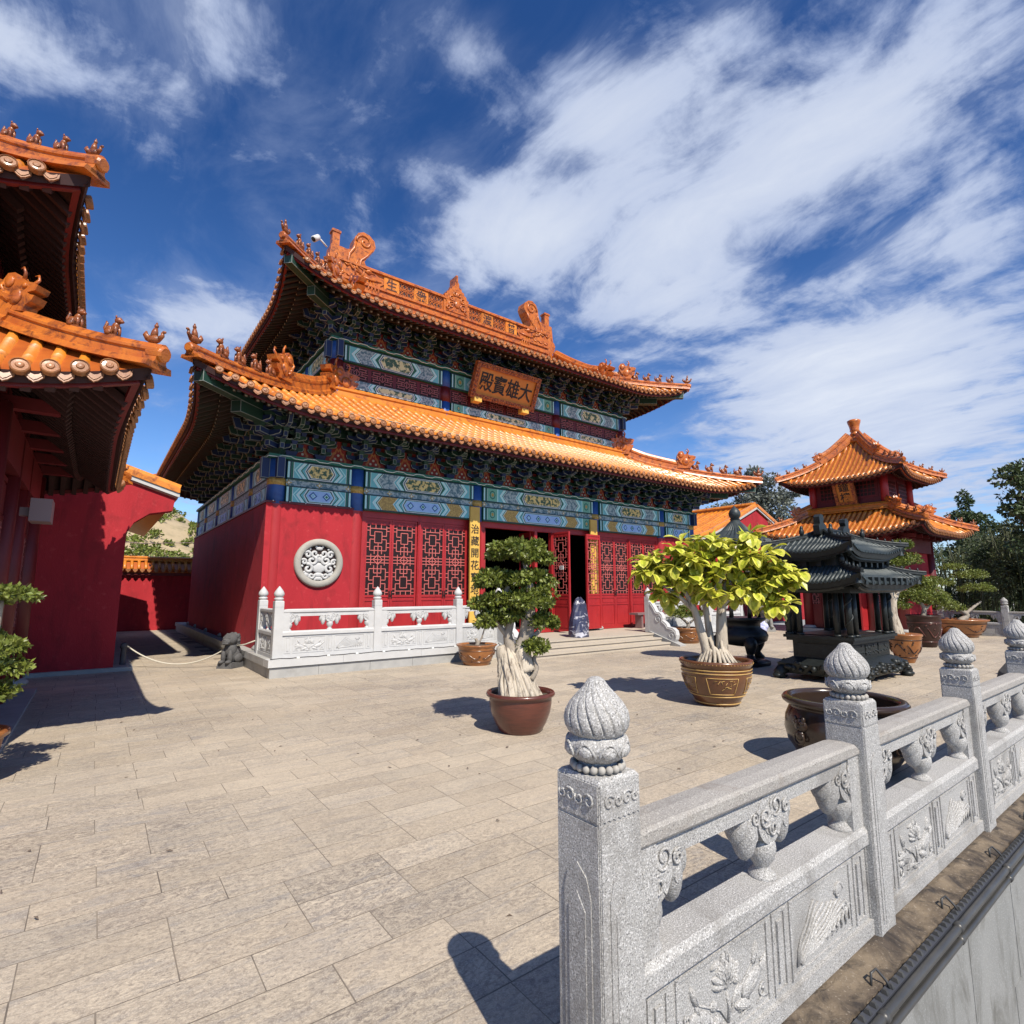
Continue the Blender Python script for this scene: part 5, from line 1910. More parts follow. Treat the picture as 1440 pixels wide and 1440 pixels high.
# ------------------------------------------------------------------ hill behind, with shrubs
hill = MB()
NXh, NYh = 60, 26
def hz(x, y):
    d = math.exp(-((x + 4) / 34) ** 2) * 18 + math.exp(-((x - 62) / 40) ** 2) * 5
    t = min(1, max(0, (y - 60) / 55))
    n = math.sin(x * .23 + 1) * .9 + math.sin(x * .51 + y * .2) * .6 + math.sin(y * .33 + x * .12) * .8 + math.sin(x * 1.1 + y * .8) * .25
    return -1.2 + d * (t * t * (3 - 2 * t)) + n * t
vs, fs = [], []
for i in range(NXh + 1):
    for j in range(NYh + 1):
        x, y = -70 + 220 * i / NXh, 58 + 90 * j / NYh
        vs.append((x, y, hz(x, y)))
for i in range(NXh):
    for j in range(NYh):
        a = i * (NYh + 1) + j
        fs.append((a, a + NYh + 1, a + NYh + 2, a + 1))
hill.add(vs, fs, 0, True)
hl = hill.build('hill', 'hill_soil', None, (0, 58, -1.2))
hl['kind'] = 'structure'

# ------------------------------------------------------------------ ground
mb = MB()
mb.box(-900, 900, -900, 1500, -3.4, -3.2)
g = mb.build('ground', 'lower_ground', None, (0, 0, -3.2)); g['kind'] = 'structure'
mb = MB()
mb.box(-30, 1.20, -12, 1.13, -3.2, -.0012)
mb.box(-30, 27.62, 1.31, 60, -3.2, -.0012)
mb.box(1.2, 27.62, 1.13, 1.31, -3.2, -.08)
terr = mb.build('terrace', 'joint', None, (0, 0, -.03)); terr['kind'] = 'structure'
um = MB()
um.add([(-.5, -.5, 0), (.5, -.5, 0), (.5, .5, 0), (-.5, .5, 0), (-.4958, -.4862, .03), (.4958, -.4862, .03), (.4958, .4862, .03), (-.4958, .4862, .03)],
       [(4, 5, 6, 7), (0, 1, 5, 4), (1, 2, 6, 5), (2, 3, 7, 6), (3, 0, 4, 7)], 0)
SLAB = shared('paving_slab', um, 'paving_stone')
random.seed(21)
slabs = []
row_h = .302
for r in range(int((29.5 + 9) / row_h)):
    y = -9 + r * row_h
    ym = y + row_h / 2
    x0, x1 = (-4.6, 27.5) if y > 1.30 else (-4.6, 1.19)
    if y <= 1.30 and y + row_h > 1.13:
        x1 = 1.19
    if y > 14.2:
        x0, x1 = -.8, 3.0
    x = -4.65 + (.30 if r % 2 else 0) + random.uniform(-.012, .012)
    while x < x1:
        w = .60 if random.random() > .06 else .90
        if x > x0 - .3 and x + w <= x1 + .02 and not (PX0 - .02 < x and x + w < PX1 and y > PY0 + .1):
            slabs.append((x + w / 2, ym, w - .001, row_h - .001))
        x += w


def vis_rank(s):
    d = Vector((s[0], s[1], 0)) - Vector((0, 0, H_CAM))
    z = d.dot(c_fwd)
    if z < .3:
        return 1e9
    u, v = 720 + F_PX * d.dot(c_right) / z, 720 - F_PX * d.dot(c_up) / z
    if not (-40 < u < 1480 and v < 1500):
        return 1e8 + z
    if u > 800 and v > 1090 + (1440 - v) * 0 and u > 780:
        return 1e7 + z
    return z


slabs.sort(key=vis_rank)
rest = MB()
for i, (x, y, w, h) in enumerate(slabs):
    dz = random.uniform(-.0004, .0004)
    if i < 300:
        inst('paving_slab', SLAB, terr, (x, y, -.03 + dz), (random.uniform(-.0006, .0006), random.uniform(-.0004, .0004), 0), (w, h, 1))
    else:
        rest.add([(x + a * w, y + b * h, -.03 + c + dz) for a, b, c in um.v], [(4, 5, 6, 7), (0, 1, 5, 4), (1, 2, 6, 5), (2, 3, 7, 6), (3, 0, 4, 7)], 0)
rest.build('paving_slabs', 'paving_stone', terr)['kind'] = 'stuff'

# edge ledge, retaining wall
lm = MB()
nx = 140
vs = []
random.seed(5)
for i in range(nx + 1):
    x = 1.2 + 26.4 * i / nx if i > 60 else 1.2 + .07 * i
    if i > 60:
        x = 5.4 + (27.6 - 5.4) * (i - 60) / (nx - 60)
    j = random.uniform(-.008, .008)
    for y, z in ((1.32, .006), (1.285, .012 + j), (1.22, -.004 + j), (1.168 + j, -.010), (1.158 + j * .6, -.09)):
        vs.append((x, y, z + random.uniform(-.004, .004)))
lm.add(vs, [(i * 5 + k, (i + 1) * 5 + k, (i + 1) * 5 + k + 1, i * 5 + k + 1) for i in range(nx) for k in range(4)], 0)
o = lm.build('ledge', 'ledge_mortar', None, (1.2, 1.2, 0)); o['kind'] = 'structure'

rw = thing('retaining_wall', 'grey stone slab wall dropping below the near balustrade and its pipes', 'wall', (8, 1.12, -3.2))
random.seed(9)
for k in range(5):
    z1 = -.07 - .62 * k
    x = 1.16 - random.uniform(0, .5)
    while x < 27.5:
        w = random.uniform(.9, 1.1)
        a, b = max(x, 1.16), min(x + w, 27.6)
        if b - a > .05:
            mb = MB(); mb.box(a + .002, b - .002, 1.105 + random.uniform(0, .003), 1.128, z1 - .617, z1); mb.build('wall_slab', 'wall_slab', rw)
        x += w
mb = MB()
for k in range(5):
    mb.box(1.205, 1.22, -6, 1.1, -.07 - .62 * k - .617, -.07 - .62 * k)
mb.build('return_facing', 'wall_slab', rw)

# pipes along the ledge
random.seed(4)
ls = thing('light_strip', 'dark toothed light strip clipped along the ledge under the near balustrade', 'light strip', (10, 1.15, -.03))
mb = MB(); mb.box(1.2, 27.4, 1.118, 1.156, -.045, -.012); mb.build('channel', 'led_strip', ls)
mb = MB()
x = 1.3
while x < 12:
    mb.hexa([(x, 1.122, -.012), (x + .022, 1.122, -.012), (x + .022, 1.150, -.012), (x, 1.150, -.012), (x + .006, 1.13, .004), (x + .016, 1.13, .004), (x + .016, 1.146, .004), (x + .006, 1.146, .004)], 0, False)
    x += .062
mb.build('teeth', 'pipe_black', ls)['kind'] = 'stuff'
for (nm, y, z, r, lab) in (('conduit_pipe', 1.098, -.028, .019, 'thick black conduit pipe beside the toothed light strip'), ('conduit_pipe', 1.092, -.085, .015, 'thin black conduit pipe below the thicker pipe on the slab wall')):
    t = thing(nm, lab, 'pipe', (10, y, z))
    mb = MB()
    mb.tube([(1.2 + 26.2 * i / 40, y + .002 * math.sin(i * 1.3), z + .003 * math.sin(i * .9)) for i in range(41)], r, 10)
    mb.build('pipe', 'pipe_black', t)
    for i in range(26):
        x = 1.75 + i * 1.02
        mb = MB(); mb.tube([(x, y, z), (x + .045, y, z)], r + .005, 10); mb.build('clamp', 'pipe_black', t)
for i in range(9):
    x = 2.92 + i * .98
    mb = MB(); mb.tube([(x, 1.19, -.01), (x + .02, 1.195, .035), (x + .05, 1.185, .045), (x + .06, 1.15, .01), (x + .055, 1.135, -.01)], .006, 6)
    hk = mb.build('cable_hook', 'pipe_black'); tag(hk, 'small black wire hook standing over the toothed light strip', 'hook', 'wire hooks along the ledge')


# ------------------------------------------------------------------ balustrades
def lotus_finial(mat_, bead, z0, scale=1.0):
    """swirled bud on a lotus seat with a bead ring; base at z0"""
    mb = MB()
    prof = []
    pr = [(.084, .113), (.098, .124), (.109, .143), (.1125, .165), (.108, .190), (.094, .215), (.076, .236), (.058, .255), (.044, .270), (.035, .283), (.028, .293), (.015, .300), (.004, .302)]
    n = 324
    def groove(a, z, r):
        t = (z - .118) / .19
        ph = a * 18 + 8.0 * t + 8.0 * t * t
        ph = (ph + PI) % (2 * PI) - PI
        g = math.exp(-(ph / .45) ** 2)
        return r * (1 - .095 * g * (1 if t > .05 else .15) + .012 * math.cos(ph) * 0)
    zs = []
    for i in range(len(pr) - 1):
        for k in range(3):
            t = k / 3
            zs.append((pr[i][0] + (pr[i + 1][0] - pr[i][0]) * t, pr[i][1] + (pr[i + 1][1] - pr[i][1]) * t))
    zs.append(pr[-1])
    mb.lathe(zs, (0, 0, z0), n, 0, True, groove)
    # lotus seat
    def petals(a, z, r):
        k = abs(math.sin(a * 4))
        return r * (1 + .06 * (k ** .5 - .6))
    mb.lathe([(.072, .033), (.088, .046), (.101, .066), (.105, .088), (.097, .104), (.088, .110), (.082, .120)], (0, 0, z0), 64, 0, True, petals)
    for j in range(8):
        a = 2 * PI * (j + .5) / 8
        mb.ball((.092 * math.cos(a), .092 * math.sin(a), z0 + .074), (.022, .032, .025), 10, 6, 0, rot=(0, 0, a))
        pts = []
        for i in range(9):
            b = a + (-.34 + .68 * i / 8)
            zz = z0 + .060 + .040 * math.sin(PI * i / 8)
            pts.append((.106 * math.cos(b), .106 * math.sin(b), zz))
        mb.tube(pts, .005, 5)
    mb.lathe([(.074, 0), (.074, .012), (.064, .02), (.064, .04)], (0, 0, z0), 32, 0)
    m1 = shared('finial', mb, mat_)
    bm = MB()
    for j in range(20):
        a = 2 * PI * j / 20
        bm.ball((.082 * math.cos(a), .082 * math.sin(a), z0 + .016), .0135, 8, 5)
    return m1, shared('bead_ring', bm, bead)


def bud_finial(mat_, z0):
    mb = MB()
    mb.lathe([(.07, 0), (.075, .01), (.09, .03), (.092, .05), (.075, .065), (.06, .075), (.085, .09), (.10, .115), (.102, .15), (.085, .19), (.055, .235), (.025, .275), (.004, .30)], (0, 0, z0), 28, 0, True,
             lambda a, z, r: r * (1 + (.03 * abs(math.sin(4 * a)) if z < .07 else 0)))
    return shared('finial', mb, mat_)


def spiral_pts(cx, cz, r, a0, sg, y, n=14, turns=1.15):
    return [(cx + r * (1 - .75 * i / (n - 1)) * math.cos(a0 + sg * turns * 2 * PI * i / (n - 1)), y, cz + r * (1 - .75 * i / (n - 1)) * math.sin(a0 + sg * turns * 2 * PI * i / (n - 1))) for i in range(n)]


def post_mesh(mat_, w=.2, h=1.15, carve=True):
    mb = MB()
    a = w / 2
    mb.box(-a + .004, a - .004, -a + .004, a - .004, 0, h - .012)
    mb.taper(0, 0, h - .012, h, a - .004, a - .004, a - .014, a - .014)
    for (dx, dy) in ((0, -1), (-1, 0), (1, 0), (0, 1)):
        M = (lambda dx, dy: (lambda u, v, q: (dx * (a - .004 + q) + (u if dx == 0 else 0), dy * (a - .004 + q) + (u if dy == 0 else 0), v)))(dx, dy)
        b = a - .008
        # top band with a wavy lower edge
        pts = [(b, h - .125 + .006 * math.sin(k * 2.1)) for k in range(1)]
        n = 16
        edge_ = [(b - 2 * b * k / n, h - .128 + .006 * (k % 2)) for k in range(n + 1)]
        mb.prism([(-b, h - .016), (b, h - .016)] + edge_, M, 0, .004)
        mb.prism([(-b, .0), (b, .0), (b, h - .137), (-b, h - .137)], M, 0, .004)
        if carve:
            iw = a * .60
            mb.prism([(-iw, .06), (iw, .06), (iw, h - .36), (iw * .7, h - .30), (0, h - .265), (-iw * .7, h - .30), (-iw, h - .36)], M, .004, .008)
            mb.prism([(-iw * .62, .06), (iw * .62, .06), (iw * .62, h - .40), (0, h - .35), (-iw * .62, h - .40)], M, .008, .011)
            for (u, sg, r) in ((-.055, 1, .024), (-.012, -1, .020), (.03, 1, .024), (.066, -1, .018)):
                pts = [M(p[0], p[2], .0055) for p in spiral_pts(u, h - .07, r, 0.5, sg, 0)]
                mb.tube(pts, .0042, 5)
    return shared('post', mb, mat_)


def relief_flower(mb, cx, cz, w, h, y, seed):
    rnd = random.Random(seed)

    def petal(u, v, a, l, wd, t=.014):
        mb.ball((u, y, v), (l, t, wd), 10, 6, 0, rot=(0, -a, 0))
        mb.tube([(u - l * .8 * math.cos(a), y - t * .6, v - l * .8 * math.sin(a)), (u, y - t * 1.05, v), (u + l * .8 * math.cos(a), y - t * .5, v + l * .8 * math.sin(a))], .0025, 4)
    # lotus blossom
    for k in range(9):
        a = PI * (.06 + .88 * k / 8)
        rr = h * (.20 if k % 2 else .16)
        petal(cx + rr * 1.1 * math.cos(a), cz + h * .10 + rr * .9 * math.sin(a), a, h * .17, h * .055)
    mb.ball((cx, y, cz + h * .12), (h * .10, .012, h * .09), 10, 6)
    # broad leaves left and right, small buds, ripples
    for sg in (-1, 1):
        petal(cx + sg * w * .28, cz - h * .12, sg * .35, w * .13, h * .13, .013)
        petal(cx + sg * w * .33, cz + h * .22, sg * 1.1, h * .16, h * .06)
        petal(cx + sg * w * .17, cz - h * .32, -sg * .3, w * .10, h * .07)
        mb.tube([(cx, y, cz - h * .38), (cx + sg * w * .08, y - .004, cz - h * .15), (cx + sg * w * .30, y, cz + h * .10)], .004, 5)
        mb.tube(spiral_pts(cx + sg * w * .40, cz - h * .33, h * .10, 1, sg, y - .003), .0045, 5)
        mb.tube(spiral_pts(cx + sg * w * .40, cz + h * .02, h * .07, 2, -sg, y - .003), .004, 5)
    for k in range(22):
        a = rnd.uniform(0, 2 * PI)
        u, v = cx + w * .46 * math.sqrt(rnd.random()) * math.cos(a), cz + h * .46 * math.sqrt(rnd.random()) * math.sin(a)
        petal(u, v, rnd.uniform(0, PI), rnd.uniform(.020, .042), rnd.uniform(.010, .018), .010)
    mb.tube([(cx, y, cz - h * .44), (cx + .01, y - .004, cz - h * .2), (cx, y, cz)], .006, 5)
    for k in range(5):
        x = cx - w * .40 + w * .80 * k / 4
        mb.tube([(x - w * .07, y, cz - h * .45), (x, y - .004, cz - h * .40), (x + w * .07, y, cz - h * .45)], .0045, 5)


def relief_wave(mb, cx, cz, w, h, y, seed):
    rnd = random.Random(seed)
    for k in range(9):
        t = k / 8
        pts = []
        for i in range(12):
            q = i / 11
            u = cx - w * .42 + w * (.12 * t + q * (.30 + .45 * t))
            v = cz - h * .42 + h * (.75 * q ** (.6 + .7 * t) * (1 - .55 * t) + .03 * math.sin(q * 9 + k))
            pts.append((u, y - .003, v))
        mb.tube(pts, .0065, 5)
    mb.ball((cx + w * .28, y, cz + h * .24), (w * .08, .012, h * .12), 8, 5)
    mb.tube(spiral_pts(cx + w * .27, cz + h * .22, h * .15, 0, 1, y - .006), .006, 5)
    mb.tube(spiral_pts(cx + w * .36, cz - h * .1, h * .10, 1, -1, y - .004), .006, 5)
    for k in range(5):
        mb.tube([(cx + w * (.05 + .08 * k), y, cz - h * .40), (cx + w * (.10 + .08 * k), y - .004, cz - h * (.28 - .04 * k)), (cx + w * (.16 + .07 * k), y, cz - h * .36)], .006, 5)


def panel_meshes(mat_, top_mat, L=1.8):
    """railing panel, x from 0..L, y centred, -y is the outer face"""
    body = MB()
    body.box(0, L, -.074, .074, 0, .07)
    body.box(0, L, -.056, .056, .07, .43)
    body.hexa([(0, -.082, .43), (L, -.082, .43), (L, .082, .43), (0, .082, .43), (0, -.082, .488), (L, -.082, .488), (L, .082, .488), (0, .082, .488)], 0, False)
    body.hexa([(0, -.082, .488), (L, -.082, .488), (L, .082, .488), (0, .082, .488), (0, -.066, .512), (L, -.066, .512), (L, .066, .512), (0, .066, .512)], 0, False)
    body.box(0, .12, -.064, .064, .510, .866)
    body.box(L - .12, L, -.064, .064, .510, .866)
    body.box(.12, L - .12, -.050, .050, .792, .866)
    # raised frames on the outer face
    def frame(x0, x1, z0, z1, t=.014, pr=.007):
        for (a, b, c, d) in ((x0, x1, z0, z0 + t), (x0, x1, z1 - t, z1), (x0, x0 + t, z0 + t, z1 - t), (x1 - t, x1, z0 + t, z1 - t)):
            body.box(a, b, -.056 - pr, -.0555, c, d)
            body.box(a, b, .0555, .056 + pr, c, d)
    frame(.05, .16, .09, .40); frame(L - .16, L - .05, .09, .40); frame(L / 2 - .055, L / 2 + .055, .09, .40)
    for x in (.105, L / 2, L - .105):
        body.box(x - .018, x + .018, -.066, -.0555, .13, .36)
    xa0, xa1, xb0, xb1 = .20, L / 2 - .09, L / 2 + .09, L - .20
    frame(xa0, xa1, .09, .40); frame(xb0, xb1, .09, .40)
    rail = MB()
    pr = [(-.068, .0), (.068, .0), (.074, .010), (.074, .048), (.064, .062), (.0, .068), (-.064, .062), (-.074, .048), (-.074, .010)]
    vs, fs = [], []
    for x, k in ((0, .55), (.03, .9), (.09, 1), (L - .09, 1), (L - .03, .9), (L, .55)):
        for a, b in pr:
            vs.append((x, a, .866 + b * (k if b > .02 else 1)))
    n = len(pr)
    for i in range(5):
        for j in range(n):
            fs.append((i * n + j, i * n + (j + 1) % n, (i + 1) * n + (j + 1) % n, (i + 1) * n + j))
    fs += [tuple(range(n))[::-1], tuple(5 * n + j for j in range(n))]
    rail.add(vs, fs, 0, False)
    ra = MB()
    relief_flower(ra, (xa0 + xa1) / 2, .245, xa1 - xa0, .27, -.0565, 3)
    rb = MB()
    relief_wave(rb, (xb0 + xb1) / 2, .245, xb1 - xb0, .27, -.0565, 4)

    def cloud(x, half):
        c = MB()
        c.lathe([(.028, .70), (.046, .685), (.062, .650), (.064, .625), (.054, .588), (.034, .560), (.030, .548), (.044, .534), (.056, .522), (.058, .506)], (x, 0, 0), 24, 0)
        c.ball((x, 0, .765), (.112, .0615, .118), 20, 12)
        c.prism([(x + .100 * math.cos(k * PI / 10), .765 + .108 * math.sin(k * PI / 10)) for k in range(20)], lambda u, v, w: (u, w, v), -.054, .054)
        for sy in (-1, 1):
            y = sy * .0595
            for (u, v, r, a0, sg) in ((.045, .805, .050, 2.5, 1), (-.045, .775, .050, .5, -1), (.012, .720, .036, 1.5, 1)):
                c.tube(spiral_pts(x + u, v, r, a0, sg, y, 20, 1.4), .0055, 5)
            for k in range(4):
                c.tube([(x - .05 + .030 * k, y * .92, .730 - .010 * k), (x - .03 + .028 * k, y * .94, .705 - .008 * k), (x + .0 + .024 * k, y * .86, .695)], .004, 5)
        for s in ((-1, 1) if half == 0 else (half,)):
            # two drooping leaf lobes, one behind the other
            for (du, dy, z, ru, ry, rz, tl) in ((.132, -.002, .738, .048, .0600, .128, -.08), (.180, .004, .775, .032, .054, .092, -.16)):
                c.ball((x + s * du, dy, z), (ru, ry, rz), 16, 10, 0, rot=(0, s * tl, 0))
            for sy in (-1, 1):
                yy = sy * .0575 - .002
                c.tube(spiral_pts(x + s * .126, .785, .030, 1, s, yy, 18, 1.4), .005, 5)
                c.tube(spiral_pts(x + s * .132, .712, .022, 1, s, yy * .9, 18, 1.4), .0045, 5)
        return c
    cc0, cc1, cc2 = cloud(L / 2, 0), cloud(.12, 1), cloud(L - .12, -1)
    return {'rail_panel': shared('rail_panel', body, mat_), 'handrail': shared('handrail', rail, top_mat), 'carved_flower': shared('carved_flower', ra, mat_),
            'carved_wave': shared('carved_wave', rb, mat_), 'cloud_baluster': [shared('cloud_baluster', c, mat_) for c in (cc0, cc1, cc2)]}


def child(name, mesh, parent):
    c = bpy.data.objects.new(name, mesh)
    COL.objects.link(c)
    c.parent = parent
    return c


def place_panel(th, ms, loc, rot, sx=1.0, sz=1.0):
    o = inst('rail_panel', ms['rail_panel'], th, loc, (0, 0, rot), (sx, 1, sz))
    for k in ('handrail', 'carved_flower', 'carved_wave'):
        child(k, ms[k], o)
    for m in ms['cloud_baluster']:
        child('cloud_baluster', m, o)


def place_post(th, pm, fin, loc, rot=0, bead=None):
    o = inst('post', pm, th, loc, (0, 0, rot))
    child('finial', fin, o)
    if bead:
        child('bead_ring', bead, o)


GP = post_mesh('granite')
GF, GB = lotus_finial('granite', 'bead_cream', 1.15)
GPAN = panel_meshes('granite', 'granite_worn')
nb_ = thing('stone_balustrade', 'near grey granite balustrade with swirled bud finials along the terrace edge', 'balustrade', (1.41, 1.38, 0))
for k in range(14):
    place_post(nb_, GP, GF, (1.41 + 2 * k, 1.38, 0), 0, GB)
    if k < 13:
        place_panel(nb_, GPAN, (1.51 + 2 * k, 1.385, 0.012), 0)
fb = thing('stone_balustrade', 'far grey granite balustrade before the dark bamboo beside the tower', 'balustrade', (27.41, 5, 0))
for k in range(1, 4):
    place_post(fb, GP, GF, (27.41, 1.38 + 2 * k, 0), 0, GB)
for k in range(3):
    place_panel(fb, GPAN, (27.41, 1.48 + 2 * k, 0.0), PI / 2)
place_panel(fb, GPAN, (27.41, 7.48, 0.0), PI / 2, .5)

MPO = post_mesh('marble', .18, 1.16, False)
MF = bud_finial('marble', 1.16)
MPAN = panel_meshes('marble', 'marble')
runs = (('white marble balustrade with bud finials before the round window end of the hall', [3.02, 5.16, 7.32, 8.58], -1), ('white marble balustrade on the platform beyond the broad steps', [14.72, 15.98, 18.14, 20.28], 1))
for lab, pxs, sg in runs:
    t = thing('stone_balustrade', lab, 'balustrade', (pxs[0], 11.92, ZP))
    for x in pxs:
        place_post(t, MPO, MF, (x, 11.92, ZP))
    for a, b in zip(pxs[:-1], pxs[1:]):
        place_panel(t, MPAN, (a + .09, 11.92, ZP), 0, (b - a - .18) / 1.8, 1.06)
    ex = pxs[0] if sg < 0 else pxs[-1]
    place_post(t, MPO, MF, (ex, 13.25, ZP))
    place_panel(t, MPAN, (ex, 13.16 if sg < 0 else 12.01, ZP), -PI / 2 if sg < 0 else PI / 2, 1.15 / 1.8, 1.06)
    # stair stringer with scroll stone
    sx_ = pxs[-1] if sg < 0 else pxs[0]
    M = lambda u, v, w: (sx_ + w, 11.83 - u, v)
    mb = MB()
    mb.prism([(0, 0), (1.22, 0), (1.22, .04), (.05, ZP + .04), (0, ZP + .04)], M, -.15, .15)
    mb.build('stringer', 'marble_grey', t)
    out = [(0, .40), (0, 1.34), (.08, 1.34), (.15, 1.25), (.22, 1.16), (.27, 1.06), (.33, 1.02), (.42, 1.02), (.50, .95), (.54, .84), (.53, .76), (.60, .72), (.68, .66), (.72, .57),
           (.80, .56), (.92, .54), (1.02, .46), (1.05, .33), (1.02, .20), (.96, .12), (.90, .10)]
    mb = MB()
    mb.prism(out, M, -.085, .085)
    for w in (-.087, .087):
        for (u, v, r) in ((.36, .80, .13), (.86, .32, .12)):
            pts = [M(u + r * (1 - .8 * i / 17) * math.cos(.9 + i * .5), v + r * (1 - .8 * i / 17) * math.sin(.9 + i * .5), w) for i in range(18)]
            mb.tube(pts, .014, 5)
        mb.tube([M(u - .03, v - .05, w) for u, v in out[2:18]], .012, 5)
    mb.build('scroll_stone', 'marble', t)

# ------------------------------------------------------------------ vegetation helpers
def leaf_quads(mb, P, N, L, wid, rng, m=0, droop=0.0):
    """P, N: (n,3) positions and rough outward normals; one folded leaf quad each"""
    n = len(P)
    r = rng.normal(size=(n, 3))
    N = N / (np.linalg.norm(N, axis=1, keepdims=True) + 1e-9)
    d = r * .75 + N * .8
    d[:, 2] -= droop
    d /= np.linalg.norm(d, axis=1, keepdims=True)
    s = np.cross(d, rng.normal(size=(n, 3)))
    s /= np.linalg.norm(s, axis=1, keepdims=True) + 1e-9
    u = np.cross(s, d)
    l = L * rng.uniform(.65, 1.25, (n, 1))
    w = wid * rng.uniform(.7, 1.2, (n, 1))
    a = P
    b = P + d * l * .5 + s * w * .5 + u * w * .12
    c = P + d * l
    e = P + d * l * .5 - s * w * .5 + u * w * .12
    V = np.stack([a, b, c, e], 1).reshape(-1, 3)
    o = len(mb.v)
    mb.v.extend(map(tuple, V.tolist()))
    for i in range(n):
        k = o + 4 * i
        mb.f.append([k, k + 1, k + 2, k + 3])
    mb.m.extend([m] * n)
    mb.sm.extend([False] * n)


def pad_points(c, r, n, rng, sub=14, flat=True):
    """points over a lumpy ellipsoidal pad made of sub clumps; returns positions, normals"""
    cs = rng.normal(size=(sub, 3))
    cs /= np.linalg.norm(cs, axis=1, keepdims=True)
    if flat:
        cs[:, 2] = np.abs(cs[:, 2]) * .9 - .25
    cs *= rng.uniform(.45, .88, (sub, 1))
    k = rng.integers(0, sub, n)
    q = rng.normal(size=(n, 3))
    q /= np.linalg.norm(q, axis=1, keepdims=True)
    rad = rng.uniform(.22, .40, (sub, 1))[k]
    p = cs[k] + q * rad * rng.uniform(.55, 1.0, (n, 1)) ** .5
    nrm = q + cs[k] * .6
    R_ = np.array(r)
    return p * R_ + np.array(c), nrm / R_ * R_.mean()


RGT = np.array((c_right.x, c_right.y, 0.0))
FWD = np.array((fh.x, fh.y, 0.0))


def limb(mb, pts, rad, n=9, m=0):
    # smooth a coarse path
    P = [np.array(p, float) for p in pts]
    out, rr = [], []
    for i in range(len(P) - 1):
        p0, p1, p2, p3 = P[max(i - 1, 0)], P[i], P[i + 1], P[min(i + 2, len(P) - 1)]
        for t in (0, .25, .5, .75):
            out.append(.5 * ((2 * p1) + (-p0 + p2) * t + (2 * p0 - 5 * p1 + 4 * p2 - p3) * t * t + (-p0 + 3 * p1 - 3 * p2 + p3) * t ** 3))
            rr.append(rad[i] + (rad[i + 1] - rad[i]) * t)
    out.append(P[-1]); rr.append(rad[-1])
    mb.tube([tuple(p) for p in out], rr, n, m, True)


def pot(name, label, c, prof, mats, soil_r, soil_z, group=None, extra=None, scallop=0):
    t = thing(name, label, 'pot', (c[0], c[1], c[2] if len(c) > 2 else 0), group)
    mb = MB()
    z0 = c[2] if len(c) > 2 else 0
    mb.lathe(prof, (c[0], c[1], z0), 48, 0, True, (lambda a, z, r: r * (1 + .035 * abs(math.sin(scallop / 2 * a)) if (scallop and z > prof[-3][1] - .03) else r / r) if scallop else r) if scallop else None, cap=False)
    mb.poly([(c[0] + prof[0][0] * math.cos(2 * PI * j / 32), c[1] + prof[0][0] * math.sin(2 * PI * j / 32), z0 + prof[0][1]) for j in range(32)][::-1])
    body = mb.build('pot_body', mats[0], t)
    s = MB()
    n = 28
    vs = [(c[0], c[1], z0 + soil_z + .02)] + [(c[0] + soil_r * math.cos(2 * PI * j / n), c[1] + soil_r * math.sin(2 * PI * j / n), z0 + soil_z + random.uniform(-.015, .015)) for j in range(n)]
    s.add(vs, [(0, 1 + j, 1 + (j + 1) % n) for j in range(n)], 0, True)
    s.build('soil', 'soil', t)
    if extra:
        extra(t, c)
    return t


rng = np.random.default_rng(11)


def pot_relief(rad, z0, z1, seed, m='clay_pot_dark'):
    """raised bands and coiling relief on a glazed pot; rad(z) is the outer radius"""
    def f(t, c):
        rn = random.Random(seed)
        mb = MB()
        for z in (z0 - .03, z1 + .02):
            mb.lathe([(rad(z) + .002, z - .012), (rad(z) + .012, z), (rad(z) + .002, z + .012)], (c[0], c[1], 0), 40, 0, True, cap=False)
        for k in range(7):
            a0 = k * 2 * PI / 7
            pts = []
            for i in range(16):
                q = i / 15
                a = a0 + .8 * q
                z = (z0 + z1) / 2 + (z1 - z0) * .28 * math.sin(q * 4.2 + k * 2.1)
                pts.append((c[0] + (rad(z) + .004) * math.cos(a), c[1] + (rad(z) + .004) * math.sin(a), z))
            mb.tube(pts, [.006 + .014 * math.sin(PI * i / 15) for i in range(16)], 6)
            for j in range(4):
                a, z = a0 + rn.uniform(0, .85), rn.uniform(z0, z1)
                mb.ball((c[0] + rad(z) * math.cos(a), c[1] + rad(z) * math.sin(a), z), (.025, .025, .02), 7, 4)
        mb.build('relief', m, t)
    return f


# ---- brown clay pot with the layered white-trunk tree
c1 = (4.40, 5.63)
pot('clay_pot', 'red-brown clay pot holding the layered tree with a thick white trunk', c1,
    [(.255, 0), (.27, .015), (.325, .11), (.372, .23), (.392, .33), (.395, .40), (.392, .42), (.43, .435), (.438, .455), (.425, .478), (.395, .48), (.375, .455), (.37, .40)], ['clay_pot'], .37, .42)


def S(c, right, z, fwd=0.0):
    p = np.array((c[0], c[1], 0.0)) + RGT * right + FWD * fwd
    return (p[0], p[1], z)


t1 = thing('potted_tree', 'layered cloud-pruned tree with thick white fluted trunk in the clay pot', 'tree', (c1[0], c1[1], .42))
mb = MB()
